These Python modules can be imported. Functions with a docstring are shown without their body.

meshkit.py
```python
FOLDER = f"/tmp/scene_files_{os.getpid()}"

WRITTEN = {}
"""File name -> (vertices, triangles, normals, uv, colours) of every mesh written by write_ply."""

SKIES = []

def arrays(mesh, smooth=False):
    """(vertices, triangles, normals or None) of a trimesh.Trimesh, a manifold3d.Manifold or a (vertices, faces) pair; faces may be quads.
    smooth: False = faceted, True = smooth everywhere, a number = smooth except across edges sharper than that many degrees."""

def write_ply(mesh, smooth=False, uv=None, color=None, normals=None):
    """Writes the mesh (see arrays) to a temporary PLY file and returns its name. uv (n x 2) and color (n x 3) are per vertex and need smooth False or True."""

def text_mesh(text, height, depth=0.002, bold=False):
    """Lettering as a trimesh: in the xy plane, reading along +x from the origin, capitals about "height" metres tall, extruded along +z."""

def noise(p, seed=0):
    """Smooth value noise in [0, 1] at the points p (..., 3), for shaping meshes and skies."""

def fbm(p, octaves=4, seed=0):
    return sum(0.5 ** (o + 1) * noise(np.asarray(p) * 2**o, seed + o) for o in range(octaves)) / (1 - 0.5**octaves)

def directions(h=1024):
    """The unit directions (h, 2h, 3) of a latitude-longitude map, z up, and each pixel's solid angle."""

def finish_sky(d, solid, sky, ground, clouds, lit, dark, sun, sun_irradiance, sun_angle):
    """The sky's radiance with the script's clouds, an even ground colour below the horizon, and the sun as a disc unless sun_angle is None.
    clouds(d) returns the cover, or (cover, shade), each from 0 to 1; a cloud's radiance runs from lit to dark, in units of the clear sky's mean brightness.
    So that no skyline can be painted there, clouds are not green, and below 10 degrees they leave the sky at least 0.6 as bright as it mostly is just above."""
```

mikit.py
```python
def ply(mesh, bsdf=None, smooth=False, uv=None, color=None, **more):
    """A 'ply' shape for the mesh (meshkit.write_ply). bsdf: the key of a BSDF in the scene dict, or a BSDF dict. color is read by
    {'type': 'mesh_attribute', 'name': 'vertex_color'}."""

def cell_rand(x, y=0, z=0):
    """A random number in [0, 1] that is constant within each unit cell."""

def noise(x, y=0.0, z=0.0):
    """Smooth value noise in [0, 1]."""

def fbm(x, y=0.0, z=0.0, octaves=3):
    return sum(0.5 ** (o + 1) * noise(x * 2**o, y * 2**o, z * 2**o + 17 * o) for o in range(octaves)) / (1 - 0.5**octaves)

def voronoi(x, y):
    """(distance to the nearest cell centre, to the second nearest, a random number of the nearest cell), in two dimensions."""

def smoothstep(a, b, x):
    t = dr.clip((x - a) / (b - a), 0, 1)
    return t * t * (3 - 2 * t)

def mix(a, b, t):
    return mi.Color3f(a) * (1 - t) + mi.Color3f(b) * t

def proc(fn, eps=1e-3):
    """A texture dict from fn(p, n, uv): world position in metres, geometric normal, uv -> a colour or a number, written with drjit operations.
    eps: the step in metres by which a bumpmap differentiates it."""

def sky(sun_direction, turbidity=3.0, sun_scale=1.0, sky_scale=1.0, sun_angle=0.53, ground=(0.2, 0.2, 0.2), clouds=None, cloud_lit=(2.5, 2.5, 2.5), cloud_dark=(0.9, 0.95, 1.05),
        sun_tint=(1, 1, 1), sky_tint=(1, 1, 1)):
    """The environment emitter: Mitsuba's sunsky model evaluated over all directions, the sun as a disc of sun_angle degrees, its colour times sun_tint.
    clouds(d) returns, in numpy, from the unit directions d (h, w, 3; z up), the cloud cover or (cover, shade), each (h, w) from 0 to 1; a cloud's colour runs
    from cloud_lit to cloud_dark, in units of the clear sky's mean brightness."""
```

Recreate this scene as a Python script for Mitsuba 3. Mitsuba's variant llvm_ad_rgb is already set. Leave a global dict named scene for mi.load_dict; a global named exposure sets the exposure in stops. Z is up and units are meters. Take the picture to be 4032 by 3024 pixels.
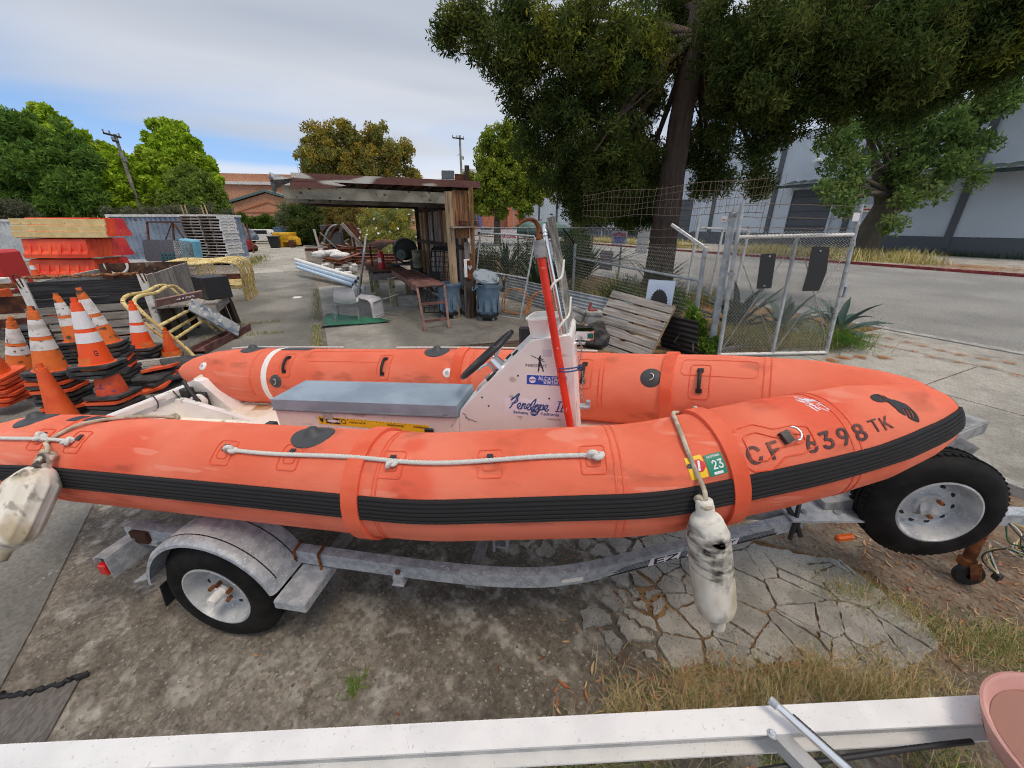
import math, random
import numpy as np, trimesh, drjit as dr, mitsuba as mi, mikit, meshkit
from mikit import noise as nz, fbm as fb, smoothstep as ss, mix, voronoi, cell_rand
from shapely.geometry import Polygon, box as sbox, LineString, MultiPolygon
from shapely import affinity
T = mi.ScalarTransform4f
PI = math.pi
rng = np.random.default_rng(7)
scene, labels = {}, {}

# ---------------------------------------------------------------- camera, sky, exposure
PITCH = math.atan((1512 - 880) / 1513.0)
scene['camera'] = {'type': 'perspective', 'fov': 2 * math.degrees(math.atan(2016 / 1513.0)), 'fov_axis': 'x', 'near_clip': 0.05, 'far_clip': 2000.0,
                   'to_world': T().look_at(origin=[0, 0, 2.0], target=[0, math.cos(PITCH), 2.0 - math.sin(PITCH)], up=[0, 0, 1])}


def clouds(d):
    """High thin overcast in long streaks, with blue gaps low in the west and a white bank near the horizon."""
    el = np.clip(d[..., 2], 0.02, 1)
    k = 1.0 / (el + 0.12)
    u, v = d[..., 0] * k, d[..., 1] * k
    r = 0.9 * u + 0.44 * v
    w = -0.44 * u + 0.9 * v
    p = np.stack([r * 0.20 + 3, w * .55 + 1.0, 0 * u], -1)
    f = meshkit.fbm(p, 4, 3)
    g = meshkit.fbm(np.stack([r * .35, w * 1.3, 0 * u + 4], -1), 4, 9)
    cover = np.clip((f * .7 + g * .3 - .36) / .16, 0, 1)
    low = np.clip((.30 - d[..., 2]) / .25, 0, 1)
    gap = np.clip((meshkit.fbm(np.stack([d[..., 0] * 3.2, d[..., 1] * 3.2, d[..., 2] * 11 + 2], -1), 4, 21) - .46) / .12, 0, 1)
    az, eld = np.degrees(np.arctan2(d[..., 0], d[..., 1])), np.degrees(np.arcsin(d[..., 2]))
    wob = (f - .5) * 14
    hole = sum(k * np.exp(-((az - a + wob) / sa) ** 2 - ((eld - e + (g - .5) * 8) / se) ** 2) for a, e, sa, se, k in ((-55, 14, 9, 5.5, .8), (-45, 9.5, 8, 2.2, .8), (-34, 8.6, 9, 2.4, .85), (-26, 7.2, 9, 2.2, .8), (35, 12, 12, 3, .6), (90, 15, 20, 5, .8), (-110, 12, 20, 4, .8), (170, 14, 30, 5, .8)))
    cover = np.clip(.72 + .28 * cover - .25 * gap * low - hole, 0, 1)
    shade = np.clip(.38 + (g - .5) * 1.3 + (f - .5) * 1.2 - .5 * np.exp(-((eld - 4.5) / 3) ** 2), 0, 1)
    return cover, shade


scene['sky_light'] = mikit.sky((0.25, -0.35, 0.9), turbidity=3, sun_scale=0.3, sun_angle=20, clouds=clouds,
                               cloud_lit=(2.15, 2.2, 2.32), cloud_dark=(1.12, 1.26, 1.52), sky_tint=(.95, 1.0, 1.05))
exposure = 1.95


# ---------------------------------------------------------------- materials
def rgb(c):
    return {'type': 'rgb', 'value': [float(x) for x in c]}


def mat(name, color, rough=0.6, metal=0.0, spec=0.5, bump=None, bscale=1.0, **kw):
    """One BSDF of the scene. color is a triple, or a function of (p, n, uv)."""
    b = {'type': 'principled', 'base_color': mikit.proc(color) if callable(color) else (color if isinstance(color, dict) else rgb(color)),
         'roughness': mikit.proc(rough) if callable(rough) else rough, 'metallic': metal, 'specular': spec, **kw}
    if bump is not None:
        b = {'type': 'bumpmap', 'arbitrary': mikit.proc(bump, eps=kw.get('eps', 2e-3)), 'scale': bscale, 'bsdf': b}
    scene['mat_' + name] = {'type': 'twosided', 'bsdf': b}
    return 'mat_' + name


def mottle(c1, c2, f=6.0, lo=.35, hi=.65, speck=None, sf=90.0, sl=.72):
    def fn(p, n, uv):
        t = ss(lo, hi, fb(p.x * f, p.y * f, p.z * f, 4))
        c = mix(c1, c2, t)
        if speck is not None:
            s = ss(sl, sl + .12, nz(p.x * sf, p.y * sf, p.z * sf))
            c = c * (1 - s) + mi.Color3f(speck) * s
        return c
    return fn


def wood(c1, c2, dark=.5, f=7.0, stretch=.08):
    """Weathered wood; grain runs along u of the uv map (planks carry uv in metres)."""
    def fn(p, n, uv):
        a, b = uv.x, uv.y
        g = fb(a * f * stretch * 6, b * f * 9, 1.0, 4)
        h = nz(a * 1.3, b * 4, 3.0)
        k = nz(a * 3.1, b * 34, 7.0)
        c = mix(c1, c2, ss(.3, .7, g))
        c = c * (1 - dark * ss(.62, .8, k) * .6)
        return c * (.72 + .5 * h)
    return fn


MV = mat('vertex', {'type': 'mesh_attribute', 'name': 'vertex_color'}, .75, spec=.25)
M_RUST = mat('rust', mottle((.10, .035, .018), (.22, .085, .035), 14, speck=(.04, .015, .01)), .9, spec=.2)
M_RUSTDK = mat('rust_dark', mottle((.055, .025, .018), (.13, .05, .028), 9), .85, spec=.25)
M_GALV = mat('galvanised', mottle((.29, .325, .37), (.43, .465, .51), 34, .3, .7, speck=(.56, .58, .61), sf=150, sl=.74), .5, .15)
M_GALVDK = mat('galvanised_dull', mottle((.20, .21, .22), (.36, .37, .38), 20, .35, .65), .6, .3)
M_STEEL = mat('stainless', (.75, .76, .78), .18, 1.0)
M_CHROME = mat('chrome', (.85, .87, .9), .07, 1.0)
M_ALU = mat('aluminium', mottle((.74, .75, .76), (.83, .84, .845), 9, .3, .7, speck=(.60, .61, .62), sf=170, sl=.86), .55, .15)
M_ALUDK = mat('aluminium_dull', mottle((.34, .35, .36), (.46, .47, .48), 9), .55, .3)
M_BLACK = mat('black_rubber', (.018, .018, .02), .6, spec=.35)
M_BLACKP = mat('black_plastic', (.02, .021, .024), .4)
M_DKGREY = mat('dark_grey', (.05, .055, .06), .55)
M_WHITE = mat('white_plastic', (.78, .78, .76), .4)
M_ROPE = mat('white_rope', (.62, .62, .60), .85, spec=.2)
M_ROPEOLD = mat('old_rope', mottle((.36, .31, .23), (.55, .50, .40), 40), .9, spec=.15)
M_TYRE = mat('tyre', mottle((.007, .007, .0075), (.014, .014, .0145), 12), .7, spec=.2)
M_RIM = mat('rim_silver', mottle((.36, .38, .41), (.52, .54, .56), 16, .3, .7, speck=(.62, .64, .66), sf=120, sl=.76), .45, .2)
M_WOODGREY = mat('wood_grey', wood((.20, .182, .168), (.34, .315, .295), .3), .9, spec=.15)
M_WOODBROWN = mat('wood_brown', wood((.12, .06, .03), (.30, .16, .085)), .85, spec=.2)
M_WOODRAW = mat('wood_raw', wood((.30, .21, .13), (.42, .32, .21)), .8, spec=.2)
M_WOODDARK = mat('wood_dark', wood((.035, .027, .022), (.10, .075, .06)), .9, spec=.15)
M_CONC = mat('concrete_block', mottle((.26, .26, .25), (.38, .37, .35), 10, speck=(.18, .18, .17)), .95, spec=.1)
M_YELLOWP = mat('yellow_paint_worn', mottle((.60, .44, .15), (.76, .62, .30), 9, .3, .6, speck=(.13, .06, .03), sf=30, sl=.74), .65)
M_WHITEPAINT = mat('white_paint_worn', mottle((.60, .60, .58), (.74, .74, .73), 8, .3, .7, speck=(.30, .22, .16), sf=24, sl=.78), .7)
M_GREYPAINT = mat('grey_paint_pipe', mottle((.30, .335, .365), (.44, .465, .48), 11, .3, .7, speck=(.24, .17, .12), sf=26, sl=.78), .6)
M_BLUEPL = mat('blue_plastic', mottle((.09, .15, .22), (.13, .20, .28), 6), .5)
M_BLUEBR = mat('blue_bright', (.05, .13, .42), .5)
M_RED = mat('red_plastic', (.55, .03, .03), .45)
M_ORANGEP = mat('orange_plastic', mottle((.80, .10, .02), (.92, .16, .04), 5), .5)
M_YELLOWBR = mat('yellow_bright', mottle((.65, .36, .02), (.80, .47, .03), 4, speck=(.2, .12, .05), sf=12, sl=.8), .55)
M_GLASSDK = mat('window_glass', (.03, .04, .05), .08, spec=.8)


# ---------------------------------------------------------------- mesh helpers
def cat(ms):
    return trimesh.util.concatenate([m for m in ms if m is not None])


def bx(sx, sy, sz, c=(0, 0, 0), rz=0.0, rx=0.0, ry=0.0, bev=0.0):
    if bev > 0:
        pts = []
        for i in range(3):
            h = np.array([sx, sy, sz]) / 2 - bev
            h[i] += bev
            pts += [(a * h[0], b * h[1], e * h[2]) for a in (-1, 1) for b in (-1, 1) for e in (-1, 1)]
        m = trimesh.convex.convex_hull(np.array(pts))
    else:
        m = trimesh.creation.box((sx, sy, sz))
    if rx or ry or rz:
        m.apply_transform(rot(rx, ry, rz))
    m.apply_translation(c)
    return m


def rot(rx=0, ry=0, rz=0):
    R = trimesh.transformations.euler_matrix(math.radians(rx), math.radians(ry), math.radians(rz), 'sxyz')
    return R


def xf(loc=(0, 0, 0), rz=0, rx=0, ry=0, s=1.0):
    M = rot(rx, ry, rz)
    M[:3, :3] *= s
    M[:3, 3] = loc
    return M


def frame(p, t):
    t = t / (np.linalg.norm(t) + 1e-12)
    up = np.array([0, 0, 1.0]) if abs(t[2]) < .95 else np.array([0, 1.0, 0])
    a = np.cross(t, up)
    a /= np.linalg.norm(a)
    return a, np.cross(a, t), t


def tube(pts, r, n=8, cap=True, closed=False):
    """A round tube along a polyline; r is one radius or one per point."""
    p = np.asarray(pts, float)
    k = len(p)
    r = np.broadcast_to(np.asarray(r, float), (k,))
    if closed:
        t = np.roll(p, -1, 0) - np.roll(p, 1, 0)
    else:
        t = np.gradient(p, axis=0)
    t /= np.linalg.norm(t, axis=1)[:, None] + 1e-12
    a0, _, _ = frame(p[0], t[0])
    A = [a0]
    for i in range(1, k):
        a = A[-1] - t[i] * (A[-1] @ t[i])
        A.append(a / (np.linalg.norm(a) + 1e-12))
    A = np.array(A)
    B = np.cross(t, A)
    an = np.arange(n) * 2 * PI / n
    v = p[:, None] + r[:, None, None] * (np.cos(an)[None, :, None] * A[:, None] + np.sin(an)[None, :, None] * B[:, None])
    v = v.reshape(-1, 3)
    f = []
    for i in range(k if closed else k - 1):
        j = (i + 1) % k
        for q in range(n):
            q2 = (q + 1) % n
            f += [(i * n + q, i * n + q2, j * n + q2), (i * n + q, j * n + q2, j * n + q)]
    if cap and not closed:
        v = np.vstack([v, p[0], p[-1]])
        c0, c1 = k * n, k * n + 1
        for q in range(n):
            q2 = (q + 1) % n
            f += [(c0, q2, q), (c1, (k - 1) * n + q, (k - 1) * n + q2)]
    return trimesh.Trimesh(v, np.array(f), process=False)


def cyl(p0, p1, r, n=12, r2=None):
    return tube([p0, p1], [r, r if r2 is None else r2], n)


def beam(p0, p1, w, h, roll=0.0):
    """A rectangular bar from p0 to p1, w across (horizontal), h upright."""
    p0, p1 = np.asarray(p0, float), np.asarray(p1, float)
    a, b, t = frame(p0, p1 - p0)
    if roll:
        q = math.radians(roll)
        a, b = a * math.cos(q) + b * math.sin(q), -a * math.sin(q) + b * math.cos(q)
    v = [p + i * a * w / 2 + j * b * h / 2 for p in (p0, p1) for i, j in ((-1, -1), (1, -1), (1, 1), (-1, 1))]
    f = [(0, 1, 2), (0, 2, 3), (4, 6, 5), (4, 7, 6)]
    for i in range(4):
        j = (i + 1) % 4
        f += [(i, i + 4, j + 4), (i, j + 4, j)]
    m = trimesh.Trimesh(np.array(v), np.array(f), process=False)
    m.fix_normals()
    return m


def smooth_path(pts, n=40):
    from scipy.interpolate import CubicSpline
    p = np.asarray(pts, float)
    s = np.r_[0, np.cumsum(np.linalg.norm(np.diff(p, axis=0), axis=1))]
    return CubicSpline(s, p)(np.linspace(0, s[-1], n))


def prism(poly, depth):
    """A shapely polygon (or list of points) extruded along +z."""
    g = poly if hasattr(poly, 'geoms') or hasattr(poly, 'exterior') else Polygon(poly)
    return cat([trimesh.creation.extrude_polygon(q, depth, engine='earcut') for q in getattr(g, 'geoms', [g]) if q.area > 1e-9])


def lathe(prof, n=24):
    """Revolve (r, z) points about z."""
    prof = np.asarray(prof, float)
    k = len(prof)
    an = np.arange(n) * 2 * PI / n
    v = np.stack([prof[:, None, 0] * np.cos(an), prof[:, None, 0] * np.sin(an), np.broadcast_to(prof[:, None, 1], (k, n))], -1).reshape(-1, 3)
    f = []
    for i in range(k - 1):
        for q in range(n):
            q2 = (q + 1) % n
            f += [(i * n + q, i * n + q2, (i + 1) * n + q2), (i * n + q, (i + 1) * n + q2, (i + 1) * n + q)]
    return trimesh.Trimesh(v, np.array(f), process=False)


def tr(m, M):
    m = m.copy()
    m.apply_transform(M)
    return m


def plank_uv(m):
    """uv in metres with u along the longest side of the mesh, v around the others; the third axis shifts v."""
    v = np.asarray(m.vertices)
    c = v.mean(0)
    q = v - c
    _, _, R = np.linalg.svd(q, full_matrices=False)
    q = q @ R.T
    o = (abs(c[0]) * 7.31 + abs(c[1]) * 3.7 + abs(c[2]) * 11.9)
    return np.stack([q[:, 0] + o % 17, q[:, 1] + q[:, 2] + (o * 1.7) % 13], 1)


# ---------------------------------------------------------------- registry
def key(name, parent=None):
    k = name if parent is None else parent + '__' + name
    if k not in scene and k not in labels:
        return k
    i = 1
    while f'{k}_{i:03d}' in scene or f'{k}_{i:03d}' in labels:
        i += 1
    return f'{k}_{i:03d}'


def thing(name, label, cat_, group=None):
    k = key(name)
    labels[k] = {'label': label, 'category': cat_}
    if group:
        labels[k]['group'] = group
    return k


WOODS = set()


def put(name, mesh, m, parent=None, smooth=False, label=None, kind=None, color=None, M=None, uv=None):
    """One entry of the scene: a part of `parent`, or a thing of one mesh whose labels[] entry stays to be written (see solo)."""
    if isinstance(mesh, (list, tuple)):
        mesh = cat(mesh)
    k = key(name, parent)
    if uv is None and m in WOODS and color is None:
        mesh = mesh.copy()
        mesh.unmerge_vertices()
        uv = plank_uv(mesh)
        smooth = False
    sh = mikit.ply(mesh, m, smooth=smooth, uv=uv, color=color)
    if M is not None:
        sh['to_world'] = T(M)
    scene[k] = sh
    if label or kind:
        labels[k] = {}
        if label:
            labels[k]['label'] = label
        if kind:
            labels[k]['kind'] = kind
    return k


def solo(name, mesh, m, label, cat_, group=None, **kw):
    k = put(name, mesh, m, **kw)
    labels[k] = {'label': label, 'category': cat_, **({'group': group} if group else {}), **({'kind': kw['kind']} if kw.get('kind') else {})}
    return k


def struct(name, mesh, m, **kw):
    k = put(name, mesh, m, **kw)
    labels[k] = {'kind': 'structure'}
    return k


WOODS |= {M_WOODGREY, M_WOODBROWN, M_WOODRAW, M_WOODDARK}
YC, YS = math.cos(math.radians(25.5)), math.sin(math.radians(25.5))


def Y(a, b, z=0.0):
    """Yard frame (a across towards the street, b along the lane away from here) to world."""
    return np.array([a * YC - b * YS, a * YS + b * YC, z])


YR = 25.5


def sheet(poly, z, step=None):
    """A flat sheet at height z from a polygon."""
    g = poly if hasattr(poly, 'exterior') or hasattr(poly, 'geoms') else Polygon(poly)
    vs, fs, n = [], [], 0
    for q in getattr(g, 'geoms', [g]):
        v, f = trimesh.creation.triangulate_polygon(q, engine='earcut')
        vs.append(np.column_stack([v, np.full(len(v), z)]))
        fs.append(np.asarray(f) + n)
        n += len(v)
    m = trimesh.Trimesh(np.vstack(vs), np.vstack(fs), process=False)
    fn = m.face_normals[:, 2] < 0
    m.faces[fn] = m.faces[fn][:, ::-1]
    return m


def text(s, h, depth=.002, bold=False, width=None, center=False):
    m = meshkit.text_mesh(s, h, depth, bold)
    if width:
        w = m.bounds[1][0] - m.bounds[0][0]
        m.apply_scale([width / w, 1, 1])
    if center:
        b = m.bounds
        m.apply_translation([-(b[0][0] + b[1][0]) / 2, -(b[0][1] + b[1][1]) / 2, 0])
    return m
# ---------------------------------------------------------------- ground
def c3(*a):
    return mi.Color3f(*a)


def _dirt(p, n, uv):
    x, y = p.x, p.y
    a = fb(x * .9 + 3, y * .9, .5, 4)
    b = fb(x * 14, y * 14, 2.0, 4)
    g1, g2, gr = voronoi(x * 55, y * 55)
    h1, h2, hr = voronoi(x * 120 + 5, y * 120)
    c = mix((.135, .12, .10), (.245, .222, .19), ss(.35, .7, a * .6 + b * .4))
    c = c * (.74 + .45 * gr) * (.84 + .32 * hr)
    w = ss(.93, .96, gr) * (1 - ss(.2, .34, g1))
    c = mix(c, (.36, .35, .32), w * .7)
    # old concrete showing through the dirt, in smeared streaks
    u = x * .80 - y * .6
    v = x * .6 + y * .80
    st = fb(u * 2.6 + 7, v * 7.5, 1.5, 4) * .62 + fb(x * 13, y * 13, 4.0, 3) * .38
    st = ss(.50, .66, st) * (.35 + .65 * ss(.25, .6, nz(x * 34, y * 34, 1.0)))
    near = 1 - ss(6.0, 9.0, dr.sqrt(x * x + y * y))
    c = mix(c, mix((.30, .285, .25), (.44, .42, .375), gr), st * .85 * near)
    # brown soil and red leaf dust to the right
    r = ss(.9, 2.1, x - .25 * y + (b - .5) * 1.2) * (1 - ss(4.4, 5.6, x))
    c = mix(c, mix((.12, .082, .056), (.27, .20, .14), gr * .55 + b * .45), r * .75)
    red = ss(.60, .74, fb(x * 6, y * 6, 8.0, 4)) * ss(-.2, .6, x) * near
    return mix(c, mix((.12, .045, .02), (.22, .09, .04), hr), red * .5 * ss(.3, .6, hr))


def _asph(p, n, uv):
    x, y = p.x, p.y
    g1, g2, gr = voronoi(x * 60, y * 60)
    a = fb(x * .7, y * .7, .5, 4)
    c = mix((.135, .132, .122), (.245, .24, .22), ss(.3, .7, a))
    s = ss(.8, .9, fb(x * 3.5, y * 3.5, 5.0, 3) * .7 + gr * .3)
    return mix(c * (.84 + .32 * gr), (.33, .32, .29), s)


def _road(p, n, uv):
    x, y = p.x, p.y
    g1, g2, gr = voronoi(x * 45, y * 45)
    b = x * .9026 + y * .4305
    a = fb(b * .9, (y * .9 - x * .43) * .25, 3.5, 3) * .25 + .75 * fb(x * .6, y * .6, 1.0, 4)
    return mix((.185, .185, .18), (.245, .245, .235), ss(.3, .7, a)) * (.8 + .4 * gr)


def _slabc(p, n, uv):
    x, y = p.x, p.y
    g1, g2, gr = voronoi(x * 70, y * 70)
    a = fb(x * .8, y * .8, .5, 4)
    b = fb(x * 6, y * 6, 2.5, 4)
    c = mix((.23, .222, .20), (.38, .365, .33), ss(.3, .7, a * .6 + b * .4))
    c = c * (.82 + .36 * gr)
    st = ss(.6, .8, fb(x * 2.2 + 4, y * 2.2, 9.0, 4))
    return mix(c, (.14, .13, .115), st * .6)


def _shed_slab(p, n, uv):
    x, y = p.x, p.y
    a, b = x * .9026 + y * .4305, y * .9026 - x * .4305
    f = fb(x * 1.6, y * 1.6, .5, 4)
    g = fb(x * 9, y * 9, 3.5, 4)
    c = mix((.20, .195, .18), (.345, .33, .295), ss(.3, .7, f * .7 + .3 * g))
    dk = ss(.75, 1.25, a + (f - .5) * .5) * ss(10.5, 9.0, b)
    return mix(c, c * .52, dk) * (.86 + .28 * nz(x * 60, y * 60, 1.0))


M_DIRT = mat('dirt', _dirt, .95, spec=.12, bump=lambda p, n, uv: (lambda g: .5 * (1 - ss(0, .5, g[0])) * g[2] + fb(p.x * 5, p.y * 5, 1.0, 3))(voronoi(p.x * 60, p.y * 60)), bscale=.010)
M_ASPH = mat('asphalt_old', _asph, .9, spec=.2, bump=lambda p, n, uv: nz(p.x * 70, p.y * 70, 1.0) + fb(p.x * 6, p.y * 6, 1.0, 3), bscale=.006)
M_ROAD = mat('asphalt_road', _road, .85, spec=.25)
M_SLAB = mat('concrete_slab', _slabc, .9, spec=.2, bump=lambda p, n, uv: nz(p.x * 80, p.y * 80, 1.0) + 2 * fb(p.x * 6, p.y * 6, 1.0, 3), bscale=.004)
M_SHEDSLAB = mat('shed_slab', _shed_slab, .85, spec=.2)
M_KERBRED = mat('kerb_red', mottle((.16, .02, .025), (.27, .04, .045), 3, speck=(.25, .23, .22), sf=14, sl=.8), .8)
M_LITTER = mat('leaf_litter', mottle((.12, .075, .04), (.25, .16, .085), 9, .3, .7, speck=(.07, .04, .022), sf=60, sl=.7), .95, spec=.1)
M_FRAG = mat('broken_concrete', lambda p, n, uv: (lambda a, b, v, k: mix(mix((.25, .245, .225), (.37, .36, .33), ss(.3, .7, a)), (.12, .105, .09), dr.maximum(ss(.70, .80, b) * .6, (1 - ss(.0, .035, v[1] - v[0])) * ss(.42, .55, k))))(fb(p.x * 9, p.y * 9, 1.0, 4), nz(p.x * 190, p.y * 190, 2.0), voronoi(p.x * 8 + .35 * fb(p.x * 9, p.y * 9, 3.0, 3), p.y * 8 + .35 * fb(p.x * 9 + 4, p.y * 9, 6.0, 3)), nz(p.x * 2.4, p.y * 2.4, 5.0)), .95, spec=.12, bump=lambda p, n, uv: nz(p.x * 110, p.y * 110, 1.0) + 2 * fb(p.x * 9, p.y * 9, 1.0, 3), bscale=.005)

gm = trimesh.creation.box((900, 900, .02))
gm.apply_translation((0, 250, -.011))
struct('ground', gm, M_DIRT)


def yp(pts):
    return [tuple(Y(a, b)[:2]) for a, b in pts]


struct('lane', sheet(yp([(-3.05, 6.6), (-2.2, 5.6), (-.25, 5.6), (-.3, 20.3), (-3.15, 20.3)]), .004), M_ASPH)
struct('lane_concrete', sheet(yp([(-3.3, 20.34), (-.5, 20.34), (-.9, 33), (-1.2, 70), (-9, 70), (-4.2, 30)]), .004), M_SLAB)
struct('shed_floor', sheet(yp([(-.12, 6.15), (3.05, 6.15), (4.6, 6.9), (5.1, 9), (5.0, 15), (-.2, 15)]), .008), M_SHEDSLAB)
dw = yp([(5.25, 3.7), (10.15, 3.7), (10.15, -40), (4.4, -40), (4.62, -1), (4.75, 1.15)])
DRV = struct('driveway', sheet(dw, .004), M_SLAB)
struct('side_path', sheet([(-3.19, 2.32), (-2.6, 1.45), (-2.38, 1.10), (-2.30, .9), (-2.3, -.5), (-6, -.5), (-6, 4.2), (-3.9, 3.6)], .006), M_ASPH)
struct('metal_plate', sheet([(-2.05, 1.143), (-1.95, .914), (-1.9, .5), (-2.8, .5), (-2.6, 1.02), (-2.33, 1.05)], .009), mat('plate_grey', lambda p, n, uv: mix((.11, .10, .093), (.16, .15, .14), ss(.3, .7, fb((p.x + p.y * .3) * 90, (p.y - p.x * .3) * 40, 1.0, 3))), .8), smooth=False)
crk = smooth_path([(-2.5, 1.03, .012), (-2.33, 1.062, .012), (-2.24, 1.075, .014), (-2.16, 1.10, .012), (-2.09, 1.13, .013), (-2.04, 1.165, .012)], 46)
crk += rng.normal(0, .006, crk.shape) * [1, 1, .4]
solo('tar_strip', tube(crk, rng.uniform(.006, .017, 46), 6), M_BLACK, 'ragged black tar strip on the ground at the lower left', 'tar strip')
# driveway joints: thin dark seams sunk between slabs
for a0, b0, a1, b1 in ((6.85, -3, 6.85, 3.6), (8.75, -4, 8.75, 3.65), (4.75, 1.9, 8.7, 1.9), (4.7, .2, 10.1, .2), (4.66, -1.6, 10.1, -1.6)):
    put('joint', beam(Y(a0, b0, .003), Y(a1, b1, .003), .012, .006), M_RUSTDK, DRV)
put('edging', beam(Y(4.74, 1.15, .03), Y(4.6, -6, .03), .09, .1), M_CONC, DRV)
struct('street', sheet(yp([(10.35, -60), (25.4, -60), (25.4, 140), (10.35, 140)]), .004), M_ROAD)
KB = struct('kerb', cat([beam(Y(25.5, -60, .06), Y(25.5, 3.0, .06), .16, .03), beam(Y(10.25, -60, .012), Y(10.25, 140, .012), .22, .022)]), M_CONC)
put('red_section', beam(Y(25.5, 3.6, .06), Y(25.5, 9.7, .06), .16, .145), M_KERBRED, KB)
for k in range(16):
    put('red_section' if k % 2 else 'plain_section', beam(Y(25.5, 9.72 + k * 4.5, .06), Y(25.5, 9.72 + k * 4.5 + 4.48, .06), .16, .145), M_KERBRED, KB)
struct('pavement', sheet(yp([(25.55, -60), (36.5, -60), (36.5, 140), (25.55, 140)]), .118), M_SLAB)
struct('verge', sheet(yp([(10.14, 3.7), (5.9, 3.7), (5.6, 5.5), (6.9, 10.5), (7.2, 45), (9.5, 130), (10.14, 130)]), .010), M_LITTER)
struct('planting_bed', sheet(yp([(3.0, 5.9), (4.7, 6.7), (5.2, 8.9), (6.85, 10.2), (5.7, 4.9), (5.2, 3.9), (3.2, 4.4)]), .006), M_LITTER)

# broken concrete under the bow of the trailer: every slab fragment its own piece
from scipy.spatial import Voronoi
CP = struct('broken_pavement', sheet([(.95, 1.16), (2.2, 1.28), (2.24, 1.75), (1.6, 2.05), (.9, 2.15), (.7, 1.5)], .003), M_LITTER)
outer = Polygon([(.25, 1.40), (.45, 1.33), (.50, 1.22), (.62, 1.26), (.74, 1.17), (.98, 1.20), (1.12, 1.16), (1.30, 1.22), (1.48, 1.20), (1.60, 1.14), (1.80, 1.16), (2.02, 1.22), (2.19, 1.30), (2.22, 1.40), (2.15, 1.64), (2.10, 1.84), (1.75, 1.93), (1.55, 2.0), (1.2, 2.25), (.8, 2.2), (.3, 2.1), (-.05, 1.95), (.0, 1.6)])
r2 = np.random.default_rng(11)
cen = r2.uniform([.2, 1.0], [2.4, 2.4], (34, 2))
pts = np.vstack([cen, cen[r2.integers(0, 34, 84)] + r2.normal(0, .10, (84, 2)), r2.uniform([-.1, 1.1], [.85, 2.3], (64, 2))])
vor = Voronoi(np.vstack([pts, [[-9, -9], [9, -9], [9, 9], [-9, 9]]]))
nfrag = 0
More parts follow.
